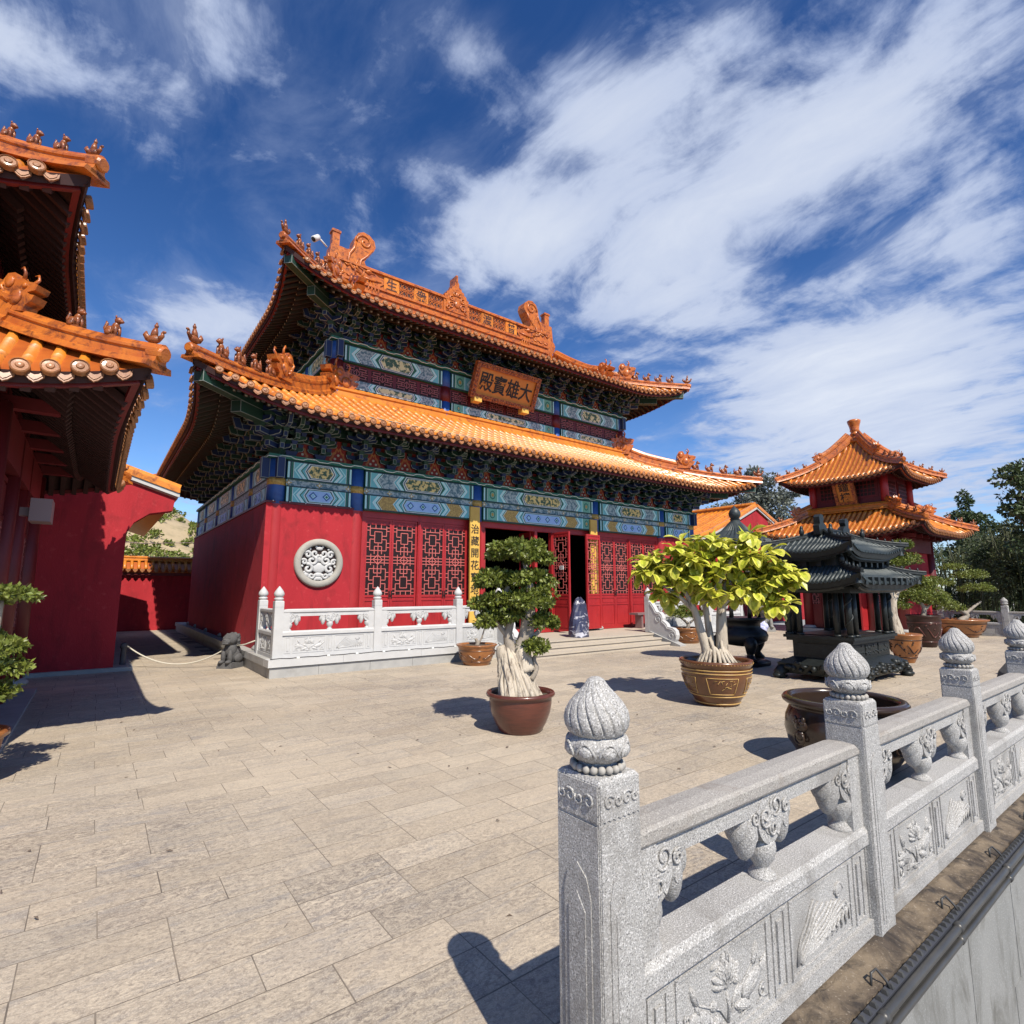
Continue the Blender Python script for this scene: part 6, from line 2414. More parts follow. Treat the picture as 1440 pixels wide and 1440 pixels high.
# fluted swollen base
prof = [(.285, .40), (.262, .46), (.24, .55), (.215, .66), (.185, .78), (.145, .89), (.10, .97), (.07, 1.02)]
n = 96
vs = []
prof = [(float(np.interp(z_, [p_[1] for p_ in prof], [p_[0] for p_ in prof])), z_) for z_ in np.linspace(.40, 1.02, 20)]
for (r, z) in prof:
    t = (z - .40) / .62
    cx_, cy_, _ = S(c1, -.0 - .16 * t, 0)
    for j in range(n):
        a = 2 * PI * j / n
        rr = r * (1 + .10 * math.sin(9 * a + 2.2 * t + math.sin(3 * t + a)) + .08 * math.sin(17 * a - 3 * t + 1) * math.sin(5 * t + 2 * a) + .06 * math.sin(29 * a + 7 * t) + random.uniform(-.03, .03))
        vs.append((cx_ + rr * math.cos(a), cy_ + rr * .85 * math.sin(a), z))
fs = [(i * n + j, i * n + (j + 1) % n, (i + 1) * n + (j + 1) % n, (i + 1) * n + j) for i in range(len(prof) - 1) for j in range(n)]
fs.append(tuple((len(prof) - 1) * n + j for j in range(n)))
mb.add(vs, fs, 0, True)
limb(mb, [S(c1, -.16, .80), S(c1, -.22, .95), S(c1, -.25, 1.04)], [.13, .10, .055])
limb(mb, [S(c1, .06, .72), S(c1, .02, .92), S(c1, .06, 1.04), S(c1, .14, 1.06)], [.14, .12, .09, .05])
for k in range(10):
    u = -.21 + .042 * k
    limb(mb, [S(c1, u, .42, -.20 - .03 * (k % 2)), S(c1, u * .8 - .05 + .02 * (k % 3 - 1), .62, -.175), S(c1, u * .5 - .10, .80 + .05 * (k % 2), -.12)], [.040, .022 + .008 * (k % 3), .010], 6)
mb.build('trunk', 'bark_pale', t1)
mb = MB()
for pts, rad in (([S(c1, -.10, .92), S(c1, -.16, 1.15), S(c1, -.12, 1.4), S(c1, -.20, 1.62), S(c1, -.16, 1.80)], [.085, .06, .05, .045, .03]),
                 ([S(c1, -.02, .95), S(c1, .05, 1.2), S(c1, .09, 1.5), S(c1, .12, 1.8), S(c1, .06, 2.1)], [.09, .065, .06, .055, .03]),
                 ([S(c1, .08, .98), S(c1, .13, 1.2), S(c1, .16, 1.45), S(c1, .14, 1.7)], [.06, .05, .045, .03]),
                 ([S(c1, -.12, 1.1), S(c1, -.28, 1.3), S(c1, -.36, 1.42)], [.04, .03, .02]),
                 ([S(c1, .10, 1.1), S(c1, .24, 1.22), S(c1, .30, 1.3)], [.035, .03, .02]),
                 ([S(c1, .13, .62), S(c1, .20, .75), S(c1, .17, .86), S(c1, .22, .95)], [.05, .035, .03, .02])):
    limb(mb, pts, rad, 7)
mb.build('branches', 'bark_grey', t1)
pads = [((.03, 2.27), (.42, .36, .19), 1500), ((.22, 2.15), (.24, .24, .14), 500), ((-.22, 2.20), (.22, .22, .13), 400), ((-.36, 1.88), (.30, .30, .17), 900), ((-.10, 1.86), (.22, .26, .14), 500),
        ((.20, 1.88), (.32, .30, .17), 900), ((-.28, 1.58), (.36, .32, .18), 1100), ((.10, 1.60), (.36, .32, .18), 1100), ((-.34, 1.36), (.28, .26, .19), 700), ((.30, 1.70), (.16, .2, .12), 250),
        ((.28, 1.33), (.20, .22, .16), 500), ((.20, 1.02), (.24, .22, .15), 600), ((-.12, 1.42), (.2, .2, .12), 300)]
for (u, z), r, n in pads:
    mb = MB()
    p, nn = pad_points(S(c1, u, z), r, int(n * 1.5), rng)
    leaf_quads(mb, p, nn, .066, .040, rng)
    mb.build('foliage_pad', 'leaf_green', t1)['kind'] = 'stuff'

# ---- glazed pot with the variegated tree
c2 = (7.86, 5.08)


def pot2_extra(t, c):
    mb = MB()
    for (z, r) in ((.545, .520), (.50, .518), (.16, .405), (.045, .335)):
        mb.lathe([(r + .006, z - .008), (r + .012, z), (r + .006, z + .008)], (c[0], c[1], 0), 64, 0, True, cap=False)
    # bead row under the rim
    for j in range(64):
        a = 2 * PI * j / 64
        mb.box(c[0] + .535 * math.cos(a) - .012, c[0] + .535 * math.cos(a) + .012, c[1] + .535 * math.sin(a) - .012, c[1] + .535 * math.sin(a) + .012, .628, .648)
    rad = lambda z: float(np.interp(z, [0, .1, .25, .40, .52, .6], [.315, .365, .455, .508, .52, .51]))
    for k in range(5):
        a0 = math.atan2(-c[1], -c[0]) + .18 + k * 2 * PI / 5
        def W_(u, z):
            a = a0 + u
            r = rad(z) + .004
            return (c[0] + r * math.cos(a), c[1] + r * math.sin(a), z)
        loop = [(-.46, .44), (.46, .44), (.40, .20), (-.40, .20), (-.46, .44)]
        for a, b in zip(loop[:-1], loop[1:]):
            mb.tube([W_(a[0] + (b[0] - a[0]) * i / 8, a[1] + (b[1] - a[1]) * i / 8) for i in range(9)], .006, 5)
        rn = random.Random(k)
        for q in range(16):
            u, z = rn.uniform(-.34, .34), rn.uniform(.24, .41)
            mb.tube([W_(u, z), W_(u + rn.uniform(-.06, .06), z + rn.uniform(-.02, .03)), W_(u + rn.uniform(-.09, .09), z + rn.uniform(-.03, .04))], .004, 4)
    mb.build('gilt_pattern', 'pot_gold', t)


pot('glazed_pot', 'big brown glazed pot with gilt panels holding the yellow-leaved tree', c2,
    [(.30, 0), (.315, .02), (.365, .10), (.455, .25), (.508, .40), (.52, .52), (.51, .58), (.535, .60), (.55, .64), (.545, .67), (.52, .675), (.49, .65), (.48, .58)], ['pot_glaze'], .48, .61, extra=pot2_extra)
t2 = thing('potted_tree', 'spreading variegated tree with yellow-green leaves in the gilt glazed pot', 'tree', (c2[0], c2[1], .6))
mb = MB()
stems = [([S(c2, -.10, .60), S(c2, -.14, .85), S(c2, -.22, 1.15), S(c2, -.30, 1.45), S(c2, -.45, 1.75)], [.10, .075, .065, .05, .03]),
         ([S(c2, .0, .60, .1), S(c2, -.02, .9, .1), S(c2, -.06, 1.3, .1), S(c2, -.10, 1.7, .1), S(c2, -.05, 2.1, .1)], [.09, .065, .05, .045, .03]),
         ([S(c2, .12, .60), S(c2, .12, .9), S(c2, .13, 1.3), S(c2, .16, 1.6), S(c2, .28, 1.95)], [.12, .09, .08, .06, .03]),
         ([S(c2, .15, 1.5), S(c2, .45, 1.75), S(c2, .8, 1.9), S(c2, 1.2, 1.95)], [.045, .035, .025, .012]),
         ([S(c2, -.28, 1.4), S(c2, -.6, 1.7), S(c2, -.95, 1.9)], [.045, .03, .012]),
         ([S(c2, .16, 1.6), S(c2, .5, 1.65, .1), S(c2, .9, 1.6, .1)], [.04, .03, .012]),
         ([S(c2, -.06, 1.6), S(c2, .2, 2.1, -.2), S(c2, .35, 2.45, -.2)], [.04, .03, .012])]
for p, r in stems:
    limb(mb, p, r, 9)
for k in range(22):
    a = 2 * PI * k / 22
    u, f_ = .02 + .30 * math.cos(a), .28 * math.sin(a)
    u2 = .12 * (1 if math.cos(a) > 0 else -1)
    limb(mb, [S(c2, u2 * .8, 1.0 - .1 * (k % 3), f_ * .15), S(c2, u * .55, .80, f_ * .5), S(c2, u, .60, f_)], [.022, .03, .022], 6)
mb.build('trunk', 'bark_pale', t2)


def big_leaf_mesh():
    """obovate leaf along +x, yellow margin, green middle, drooping tip"""
    mb = MB()
    st = [(0, .006), (.12, .016), (.32, .034), (.55, .048), (.75, .046), (.9, .030), (1.0, .004)]
    L = .19
    vs = []
    for t, w in st:
        x = t * L
        z = .02 * math.sin(t * 2.2) - .055 * t * t
        for q, f_ in ((-1, 1), (-.52, .72), (0, .45), (.52, .72), (1, 1)):
            vs.append((x, q * w * 1.02, z + abs(q) * w * .28))
    for i in range(len(st) - 1):
        for j in range(4):
            m = 0 if (j in (0, 3) or i in (0, 5)) else 1
            mb.add([vs[i * 5 + j], vs[i * 5 + j + 1], vs[(i + 1) * 5 + j + 1], vs[(i + 1) * 5 + j]], [(0, 1, 2, 3)], m, True)
    return mb


BL_MB = big_leaf_mesh()
BL_MB.v = [(x * 1.25, y * 1.5, z * 1.3) for x, y, z in BL_MB.v]
BLEAF = shared('leaf', BL_MB, ['leaf_yellow', 'leaf_mid'])
rnd = random.Random(17)
clusters = []
def crown_ok(u, z):
    return True
# crown outline in the tree's own plane: centre and half sizes of lobes
lobes = [(-.05, 2.30, .55, .36, 20), (-.62, 2.18, .45, .30, 18), (-1.0, 2.08, .24, .20, 8), (.45, 2.28, .50, .30, 15), (.95, 2.02, .42, .24, 16), (1.32, 1.96, .20, .16, 5), (-.55, 1.78, .50, .26, 15), (.10, 1.78, .50, .30, 16),
         (.85, 1.62, .34, .22, 12), (.75, 1.78, .30, .2, 6), (.62, 2.62, .14, .10, 3), (-.1, 2.02, .5, .2, 10)]
for (u, z, ru, rz, n) in lobes:
    for i in range(n):
        a, b = rnd.uniform(0, 2 * PI), rnd.uniform(-1, 1)
        k = rnd.uniform(.55, 1.0)
        s = math.sqrt(1 - b * b)
        clusters.append(S(c2, u + ru * k * s * math.cos(a), z + rz * k * b, ru * 1.1 * k * s * math.sin(a)))
cnt = 0
leaf_rest = MB()
clusters.sort(key=lambda p: p[0] * fh.x + p[1] * fh.y)
for p in clusters:
    nl = rnd.choice((7, 8, 9))
    a0 = rnd.uniform(0, 6.28)
    tiltx, tilty = rnd.uniform(-.5, .5), rnd.uniform(-.5, .5)
    for j in range(nl):
        az = a0 + j * 2.4
        el = rnd.uniform(-.95, .20) if j > 1 else rnd.uniform(.1, .8)
        sc = rnd.uniform(.55, 1.25)
        rot = (rnd.uniform(-.3, .3), -el + tiltx * math.cos(az), az)
        if cnt < 300:
            inst('leaf', BLEAF, t2, p, rot, (sc, sc, sc))
        else:
            Rm = (Matrix.Rotation(rot[2], 3, 'Z') @ Matrix.Rotation(rot[1], 3, 'Y') @ Matrix.Rotation(rot[0], 3, 'X')) * sc
            V = np.array(BL_MB.v) @ np.array(Rm).T + np.array(p)
            o_ = len(leaf_rest.v)
            leaf_rest.v.extend(map(tuple, V.tolist()))
            leaf_rest.f.extend([[i + o_ for i in f_] for f_ in BL_MB.f]); leaf_rest.m.extend(BL_MB.m); leaf_rest.sm.extend(BL_MB.sm)
        cnt += 1
for (u, z, ru, rz, n) in lobes:
    q, nn = pad_points(S(c2, u, z), (ru * .8, ru * .8, rz * .8), 14 * n // 4, rng, 8, False)
    leaf_quads(leaf_rest, q, nn, .17, .10, rng, 1)
leaf_rest.build('leaves', ['leaf_yellow', 'leaf_mid'], t2)['kind'] = 'stuff'


# ---- other pots and shrubs
def shrub(name, label, c, z0, stems_, pads_, mat_='leaf_green', leaf=.07, wid=.04, bark='bark_grey', group=None, cat='shrub'):
    t = thing(name, label, cat, (c[0], c[1], z0), group)
    mb = MB()
    for p, r in stems_:
        limb(mb, [S(c, *q) for q in p], r, 7)
    mb.build('trunk', bark, t)
    for (u, z, r, n, *f_) in pads_:
        mb = MB()
        p, nn = pad_points(S(c, u, z, f_[0] if f_ else 0), r, n, rng)
        leaf_quads(mb, p, nn, leaf, wid, rng)
        p, nn = pad_points(S(c, u, z, f_[0] if f_ else 0), r, n // 2, rng)
        leaf_quads(mb, p, nn, leaf, wid, rng)
        mb.build('foliage_pad', mat_, t)['kind'] = 'stuff'
    return t


cp0 = (7.32, 11.05)
pot('glazed_pot', 'small orange-brown pot with scalloped rim against the platform plinth', cp0, [(.30, 0), (.31, .02), (.37, .14), (.42, .28), (.43, .37), (.45, .42), (.475, .45), (.47, .475), (.42, .47), (.40, .42)], ['pot_orange'], .40, .43, scallop=14, extra=pot_relief(lambda z: float(np.interp(z, [0, .14, .28, .37, .42], [.31, .37, .42, .43, .45])), .12, .32, 1, 'pot_glaze'))
shrub('potted_shrub', 'bare pruned stump with few leaves in the scalloped orange-brown pot', cp0, .43, [([(.0, .40), (.02, .50), (-.03, .60)], [.06, .05, .03]), ([(.02, .45), (.12, .62), (.2, .9)], [.03, .02, .015])], [(.22, .98, (.22, .22, .14), 250)])
cp1 = (15.85, 11.25)
pot('glazed_pot', 'wide brown pot with scalloped rim beside the stair scroll stone', cp1, [(.36, 0), (.37, .02), (.44, .14), (.49, .30), (.50, .40), (.53, .45), (.55, .47), (.53, .50), (.47, .49), (.46, .44)], ['pot_orange'], .46, .45, scallop=14, extra=pot_relief(lambda z: float(np.interp(z, [0, .14, .30, .40], [.37, .44, .49, .50])), .12, .34, 2, 'pot_glaze'))
shrub('potted_shrub', 'low dark-leaved shrub in the brown pot beside the stair scroll', cp1, .45, [([(.0, .42), (.05, .6), (-.1, .75), (-.25, .85)], [.07, .06, .04, .02]), ([(.05, .6), (.25, .75), (.4, .85)], [.05, .03, .02])],
      [(-.25, .95, (.38, .3, .22), 700), (.3, .92, (.34, .3, .2), 600), (.0, 1.1, (.3, .3, .16), 400)])
# right-hand group by the burner
ca = (15.85, 5.05)
pot('glazed_pot', 'orange glazed pot on a stand holding the pale forked trunk', ca, [(.17, 0), (.18, .02), (.24, .16), (.31, .34), (.34, .50), (.345, .60), (.375, .64), (.38, .67), (.35, .69), (.32, .65)], ['pot_orange'], .33, .63, extra=pot_relief(lambda z: float(np.interp(z, [0, .16, .34, .5, .6], [.18, .24, .31, .34, .345])), .16, .52, 3))
shrub('potted_tree', 'tall cloud-pruned tree with pale forked trunk beside the bronze burner', ca, .62,
      [([(-.05, .6), (-.12, .9), (-.20, 1.3), (-.05, 1.7), (.02, 2.0)], [.09, .07, .06, .05, .03]), ([(-.16, .62), (-.22, 1.1), (-.2, 1.6), (-.3, 2.0), (-.4, 2.3)], [.12, .10, .08, .05, .03]), ([(-.05, 1.7), (.3, 1.85), (.5, 1.9)], [.04, .03, .02])],
      [(-.30, 2.78, (.40, .4, .18), 1000), (.15, 2.84, (.30, .3, .17), 700), (-.15, 2.42, (.52, .4, .22), 1300), (.25, 2.50, (.35, .35, .2), 700), (.25, 2.0, (.42, .4, .2), 1100), (.6, 1.88, (.34, .3, .2), 800), (-.0, 2.15, (.3, .3, .15), 400)], bark='bark_pale', cat='tree')
cbb = (20.6, 6.0)
pot('clay_pot', 'big dark glazed pot behind the orange pot by the burner', cbb, [(.26, 0), (.28, .03), (.36, .25), (.42, .55), (.44, .78), (.425, .88), (.46, .92), (.46, .96), (.43, .97), (.4, .92)], ['clay_pot_dark'], .4, .9, extra=pot_relief(lambda z: float(np.interp(z, [0, .25, .55, .78], [.28, .36, .42, .44])), .2, .72, 5, 'clay_pot'))
shrub('potted_shrub', 'dense dark green shrub in the big dark pot', cbb, .95, [([(0, .9), (.05, 1.2), (-.2, 1.5)], [.08, .06, .03]), ([(.05, 1.1), (.4, 1.4)], [.05, .02])],
      [(-.3, 1.45, (.7, .6, .38), 1500), (.45, 1.35, (.6, .55, .34), 1300), (.1, 1.75, (.6, .5, .3), 1100), (.85, 1.2, (.35, .4, .22), 500), (-.75, 1.25, (.35, .4, .22), 500)], mat_='leaf_green')
ccb = (26.0, 6.45)
pot('glazed_pot', 'wide shallow orange-brown pot before the far balustrade', ccb, [(.5, 0), (.52, .03), (.68, .22), (.78, .48), (.80, .56), (.88, .60), (.89, .65), (.82, .66), (.76, .6)], ['pot_orange'], .76, .58, extra=pot_relief(lambda z: float(np.interp(z, [0, .22, .48, .56], [.52, .68, .78, .80])), .14, .48, 4))
shrub('potted_shrub', 'gnarled bonsai with flat tiers in the wide shallow pot', ccb, .58, [([(0, .55), (.3, .8), (-.1, 1.1), (-.5, 1.4), (-.7, 1.9)], [.12, .1, .08, .06, .04]), ([(.2, .8), (.6, 1.1), (.9, 1.3)], [.07, .05, .03])],
      [(-.8, 2.05, (.85, .6, .3), 1200), (.6, 2.3, (.8, .6, .26), 1000), (.85, 1.8, (.9, .6, .28), 1200), (-.9, 1.55, (.6, .5, .25), 700), (0, 2.6, (.6, .5, .2), 600)], mat_='leaf_green')
# left edge: layered shrub before the left tower
cl = (-.92, 7.05)
pot('glazed_pot', 'yellow-brown glazed pot holding the layered shrub beside the tower plinth', cl, [(.22, 0), (.23, .02), (.30, .14), (.34, .28), (.36, .40), (.40, .43), (.40, .47), (.36, .48), (.33, .44)], ['pot_orange'], .33, .43)
shrub('potted_shrub', 'sunlit layered shrub in front of the red tower door leaves', cl, .5, [([(0, .43), (.1, .8), (.25, 1.2), (.3, 1.65)], [.06, .05, .04, .02])],
      [(.36, 1.70, (.23, .22, .10), 500), (.06, 1.66, (.25, .25, .12), 500), (.34, 1.22, (.21, .22, .12), 500), (.38, 1.04, (.23, .22, .13), 600), (.26, .84, (.23, .22, .14), 500), (.16, 1.35, (.15, .2, .08), 200), (.1, 1.05, (.25, .25, .2), 500)], leaf=.055, wid=.034)
# ---- dark water vat
cv = (6.18, 2.56)
vt = thing('water_vat', 'big dark glazed water vat with lion masks behind the granite balustrade', 'vat', (cv[0], cv[1], 0))
mb = MB()
mb.lathe([(.36, 0), (.37, .02), (.44, .08), (.53, .22), (.555, .34), (.54, .46), (.50, .55), (.485, .575), (.53, .585), (.56, .61), (.565, .635), (.545, .66), (.51, .668), (.475, .655), (.465, .62), (.50, .5), (.52, .34)], (cv[0], cv[1], 0), 64, 0, True, cap=False)
mb.build('vat_body', 'vat_glaze', vt)
mb = MB(); mb.poly([(cv[0] + .505 * math.cos(2 * PI * j / 40), cv[1] + .505 * math.sin(2 * PI * j / 40), .50) for j in range(40)]); mb.build('water', 'vat_glaze', vt)
for k in range(4):
    a = math.atan2(-cv[1], -cv[0]) - .75 + k * PI / 2
    mb = MB()
    for (du, z, r) in ((0, .42, (.05, .075, .07)), (-.035, .45, (.03, .028, .025)), (.035, .45, (.03, .028, .025)), (0, .40, (.035, .028, .028)), (0, .33, (.03, .05, .05)), (-.05, .48, (.02, .02, .03)), (.05, .48, (.02, .02, .03))):
        rr = .55
        aa = a + du / rr
        off = .02 if r[0] < .04 else 0
        mb.ball((cv[0] + (rr + off) * math.cos(aa), cv[1] + (rr + off) * math.sin(aa), z), r, 10, 6, 0, rot=(0, 0, aa))
    ring = [(cv[0] + (.585) * math.cos(a + .055 * math.sin(t * .6283) / .55 * 1.0), cv[1] + .585 * math.sin(a + .055 * math.sin(t * .6283) / .55), .30 + .055 * math.cos(t * .6283)) for t in range(11)]
    mb.tube(ring, .011, 6, cap=False)
    mb.build('lion_mask', 'vat_glaze', vt)

# ---- bronze incense burner, rectangular, double eaves
bc = (12.30, 5.03)
bn = thing('incense_burner', 'dark bronze incense burner shaped like a double-roofed pavilion', 'incense burner', (bc[0], bc[1], 0))
def bbox(mb, hx, hy, z0, z1, m=0):
    mb.box(bc[0] - hx, bc[0] + hx, bc[1] - hy, bc[1] + hy, z0, z1, m)
mb = MB()
mb.taper(bc[0], bc[1], .10, .30, 1.10, .68, 1.20, .76)
mb.taper(bc[0], bc[1], .30, .42, 1.20, .76, .96, .55)
mb.build('base', 'bronze', bn)
mb = MB()
rr_ = random.Random(2)
for i in range(120):
    s = rr_.choice((-1, 1)); f_ = rr_.random()
    if rr_.random() < .62:
        x, y = bc[0] + rr_.uniform(-1.18, 1.18), bc[1] + s * (.72 + rr_.uniform(0, .05))
    else:
        x, y = bc[0] + s * (1.16 + rr_.uniform(0, .05)), bc[1] + rr_.uniform(-.74, .74)
    mb.ball((x, y, rr_.uniform(.14, .32)), (rr_.uniform(.04, .09), rr_.uniform(.04, .09), rr_.uniform(.03, .07)), 7, 5)
mb.build('carved_skirt', 'bronze', bn)['kind'] = 'stuff'
for sx in (-1, 1):
    for sy in (-1, 1):
        mb = MB()
        x, y = bc[0] + sx * 1.08, bc[1] + sy * .66
        mb.tube([(x, y, .20), (x + sx * .10, y + sy * .08, .10), (x + sx * .06, y + sy * .05, .0)], [.13, .10, .13], 10)
        mb.ball((x + sx * .1, y + sy * .08, .05), (.14, .12, .06), 10, 5)
        mb.build('foot', 'bronze', bn)
mb = MB()
bbox(mb, .95, .53, .42, .74)
for s in (-1, 1):
    for k in range(3):
        x = bc[0] - .62 + .62 * k
        mb.box(x - .27, x + .27, bc[1] + s * .53 - .012, bc[1] + s * .53 + .012, .48, .69)
    mb.box(bc[0] + s * .95 - .012, bc[0] + s * .95 + .012, bc[1] - .44, bc[1] + .44, .48, .69)
for i in range(70):
    s = rr_.choice((-1, 1))
    mb.ball((bc[0] + rr_.uniform(-.85, .85), bc[1] + s * .542, rr_.uniform(.5, .67)), (.04, .012, .02), 6, 4)
mb.build('body', 'bronze', bn)
mb = MB(); bbox(mb, 1.02, .62, .74, .80); bbox(mb, 1.06, .66, .80, .855); mb.build('table_top', 'bronze', bn)
mb = MB(); bbox(mb, .86, .44, .855, .87); mb.build('ash_tray', 'bronze_black', bn)
for sx in (-1, 1):
    for sy in (-1, 1):
        for dx, dy in ((0, 0), (.24, 0), (0, .22)):
            mb = MB()
            x, y = bc[0] + sx * (.98 - dx), bc[1] + sy * (.57 - dy)
            mb.lathe([(.055, .855), (.05, 1.78)], (x, y, 0), 12)
            mb.lathe([(.075, .855), (.075, .90)], (x, y, 0), 12)
            if dx == 0 and dy == 0:
                mb.tube([(x + .06 * math.cos(k * .7), y + .06 * math.sin(k * .7), .95 + k * .04) for k in range(20)], .018, 5)
            mb.build('pillar', 'bronze', bn)
mb = MB(); bbox(mb, 1.08, .66, 1.68, 1.98); bbox(mb, 1.14, .72, 1.76, 1.80)
for k in range(9):
    x = bc[0] - 1.15 + 2.3 * k / 8
    for s in (-1, 1):
        mb.box(x - .05, x + .05, bc[1] + s * .85 - .14, bc[1] + s * .85 + .02, 1.84, 1.98)
mb.build('lower_frieze', 'bronze', bn)
Rl = Roof(bc[0], bc[1], 1.48, .95, 1.88, .30, .46, .25, .17, .8, .10, .6)
kw = dict(tile='bronze_tile', base='bronze_tile', soffit='bronze', raft='bronze', dots=False, ov=.4)
build_roof(Rl, bn, 'lower_roof', .075, .026, '', 'FLRB', fine='', **kw)
mb = MB(); bbox(mb, .96, .48, 2.15, 2.58)
for k in range(7):
    x = bc[0] - .88 + 1.76 * k / 6
    mb.box(x - .04, x + .04, bc[1] - .58, bc[1] - .47, 2.2, 2.58)
for k in range(4):
    y = bc[1] - .42 + .84 * k / 3
    mb.box(bc[0] - 1.06, bc[0] - .95, y - .04, y + .04, 2.2, 2.58)
mb.build('upper_body', 'bronze', bn)
Ru = Roof(bc[0], bc[1], 1.24, .76, 2.48, .42, .72, .35, .17, .8, .10, .7)
build_roof(Ru, bn, 'upper_roof', .075, .026, '', 'FLRB', fine='', **kw)
for R_ in (Rl, Ru):
    for sd, sg in (('F', -1), ('F', 1), ('B', 1), ('B', -1)):
        mb = MB()
        path = [R_.hip(sd, sg, d) for d in np.linspace(-.04, R_.D, 10)]
        mb.sweep(path, ridge_prof(.055, .09), 0)
        for k in range(4):
            p = R_.hip(sd, sg, .05 + .09 * k, .10)
            mb.ball(p, (.022, .022, .045), 6, 4)
        p = R_.hip(sd, sg, .5 if R_ is Ru else .40, .14)
        mb.ball(p, (.06, .05, .09), 8, 5); mb.ball(p + Vector((0, 0, .08)), (.035, .035, .06), 6, 4)
        mb.build('hip_ridge', 'bronze', bn)
        p = R_.hip(sd, sg, .06, -.14)
        mb = MB()
        mb.lathe([(.008, .08), (.035, .06), (.045, .0), (.06, -.05), (.062, -.06)], (p.x, p.y, p.z), 12)
        mb.tube([(p.x, p.y, p.z + .07), (p.x, p.y, p.z + .14)], .006, 5)
        mb.build('bell', 'bronze_tile', bn)
mb = MB()
mb.sweep([(bc[0] - .62, bc[1], 2.88), (bc[0] + .62, bc[1], 2.88)], ridge_prof(.09, .14), 0)
mb.build('ridge', 'bronze', bn)
for s in (-1, 1):
    M = lambda u, v, w: (bc[0] + s * (.62 - u), bc[1] - w, 2.92 + v)
    mb = MB()
    mb.prism([(-.1, -.06), (-.12, .12), (-.06, .16), (-.08, .30), (.0, .36), (.10, .34), (.12, .26), (.08, .20), (.20, .14), (.24, .06), (.2, -.06)], M, -.06, .06)
    mb.build('ridge_dragon', 'bronze', bn)

# ---- round tripod censer with a conical roof behind the yellow tree
cc_ = (12.35, 7.25)
ce = thing('incense_censer', 'round black tripod censer with pillars and a conical ball-topped roof', 'incense burner', (cc_[0], cc_[1], 0))
mb = MB(); mb.lathe([(.58, 0), (.60, .04), (.60, .10), (.50, .14)], (cc_[0], cc_[1], 0), 6); mb.build('base', 'bronze_black', ce)
for k in range(3):
    a = 2 * PI * k / 3 + 4.0
    mb = MB()
    d = Vector((math.cos(a), math.sin(a), 0))
    o_ = Vector((cc_[0], cc_[1], 0))
    limb(mb, [o_ + d * .40 + Vector((0, 0, .62)), o_ + d * .56 + Vector((0, 0, .50)), o_ + d * .50 + Vector((0, 0, .28)), o_ + d * .58 + Vector((0, 0, .12))], [.13, .15, .075, .12], 10)
    mb.build('leg', 'bronze_black', ce)
mb = MB(); mb.lathe([(.10, .42), (.36, .46), (.54, .56), (.58, .68), (.54, .78), (.42, .86), (.42, .96), (.50, 1.02), (.54, 1.04), (.54, 1.10), (.46, 1.10)], (cc_[0], cc_[1], 0), 36, 0, True, lambda a, z, r: r * (1 + .015 * math.sin(a * 16))); mb.build('bowl', 'bronze_black', ce)
for k in range(6):
    a = 2 * PI * k / 6
    mb = MB(); x, y = cc_[0] + .40 * math.cos(a), cc_[1] + .40 * math.sin(a)
    mb.lathe([(.05, 1.08), (.035, 1.3), (.045, 1.5), (.035, 1.9), (.05, 2.85)], (x, y, 0), 10); mb.ball((x, y, 1.52), .06, 8, 5); mb.build('pillar', 'bronze_black', ce)
mb = MB(); mb.lathe([(.46, 2.75), (.48, 2.85), (.48, 2.95)], (cc_[0], cc_[1], 0), 24); mb.build('frieze', 'bronze_black', ce)
mb = MB(); mb.lathe([(.80, 2.86), (.78, 2.92), (.55, 3.02), (.34, 3.16), (.16, 3.36), (.10, 3.42), (.12, 3.46)], (cc_[0], cc_[1], 0), 72, 0, False, lambda a, z, r: r * (1 + .04 * math.cos(36 * a) * (1 if z < 3.3 else 0))); mb.build('conical_roof', 'bronze_tile', ce)
mb = MB(); mb.lathe([(.07, 3.44), (.10, 3.48), (.135, 3.54), (.14, 3.60), (.115, 3.67), (.07, 3.72), (.03, 3.75), (.005, 3.80)], (cc_[0], cc_[1], 0), 24); mb.build('ball_finial', 'bronze_tile', ce)

# ---- small things on the courtyard and platform
def lion(label, c, mat_, s, face):
    t = MB()
    ca, sa = math.cos(face), math.sin(face)
    def L(x, y, z): return (c[0] + s * (x * ca - y * sa), c[1] + s * (x * sa + y * ca), s * z)
    def B(x, y, z, r, rot=None): t.ball(L(x, y, z), tuple(q * s for q in r), 14, 9, 0, rot or (0, 0, face))
    t.add([L(*p) for p in ((-.22, -.2, 0), (.26, -.2, 0), (.26, .2, 0), (-.22, .2, 0), (-.20, -.18, .13), (.24, -.18, .13), (.24, .18, .13), (-.20, .18, .13))], [(4, 5, 6, 7), (0, 1, 5, 4), (1, 2, 6, 5), (2, 3, 7, 6), (3, 0, 4, 7)], 0)
    B(-.04, 0, .30, (.19, .17, .22)); B(.06, 0, .42, (.14, .15, .20)); B(.09, 0, .66, (.17, .17, .15)); B(.22, 0, .62, (.09, .11, .08)); B(.27, 0, .58, (.05, .09, .035)); B(.27, 0, .66, (.04, .045, .03))
    for y in (-1, 1):
        B(.18, y * .09, .26, (.055, .055, .17)); B(.23, y * .09, .15, (.09, .06, .045)); B(-.05, y * .15, .22, (.15, .07, .11)); B(.21, y * .075, .70, (.035, .03, .03)); B(.0, y * .15, .74, (.05, .03, .06))
    for k in range(14):
        a = k * 2 * PI / 14
        B(.0 - .02 * (k % 2), .15 * math.cos(a), .63 + .15 * math.sin(a), (.05, .05, .05))
    t.tube([L(-.2, 0, .2), L(-.26, 0, .35), L(-.2, 0, .48)], [.05 * s, .06 * s, .03 * s], 8)
    o = t.build('stone_lion', mat_)
    return tag(o, label, 'statue')


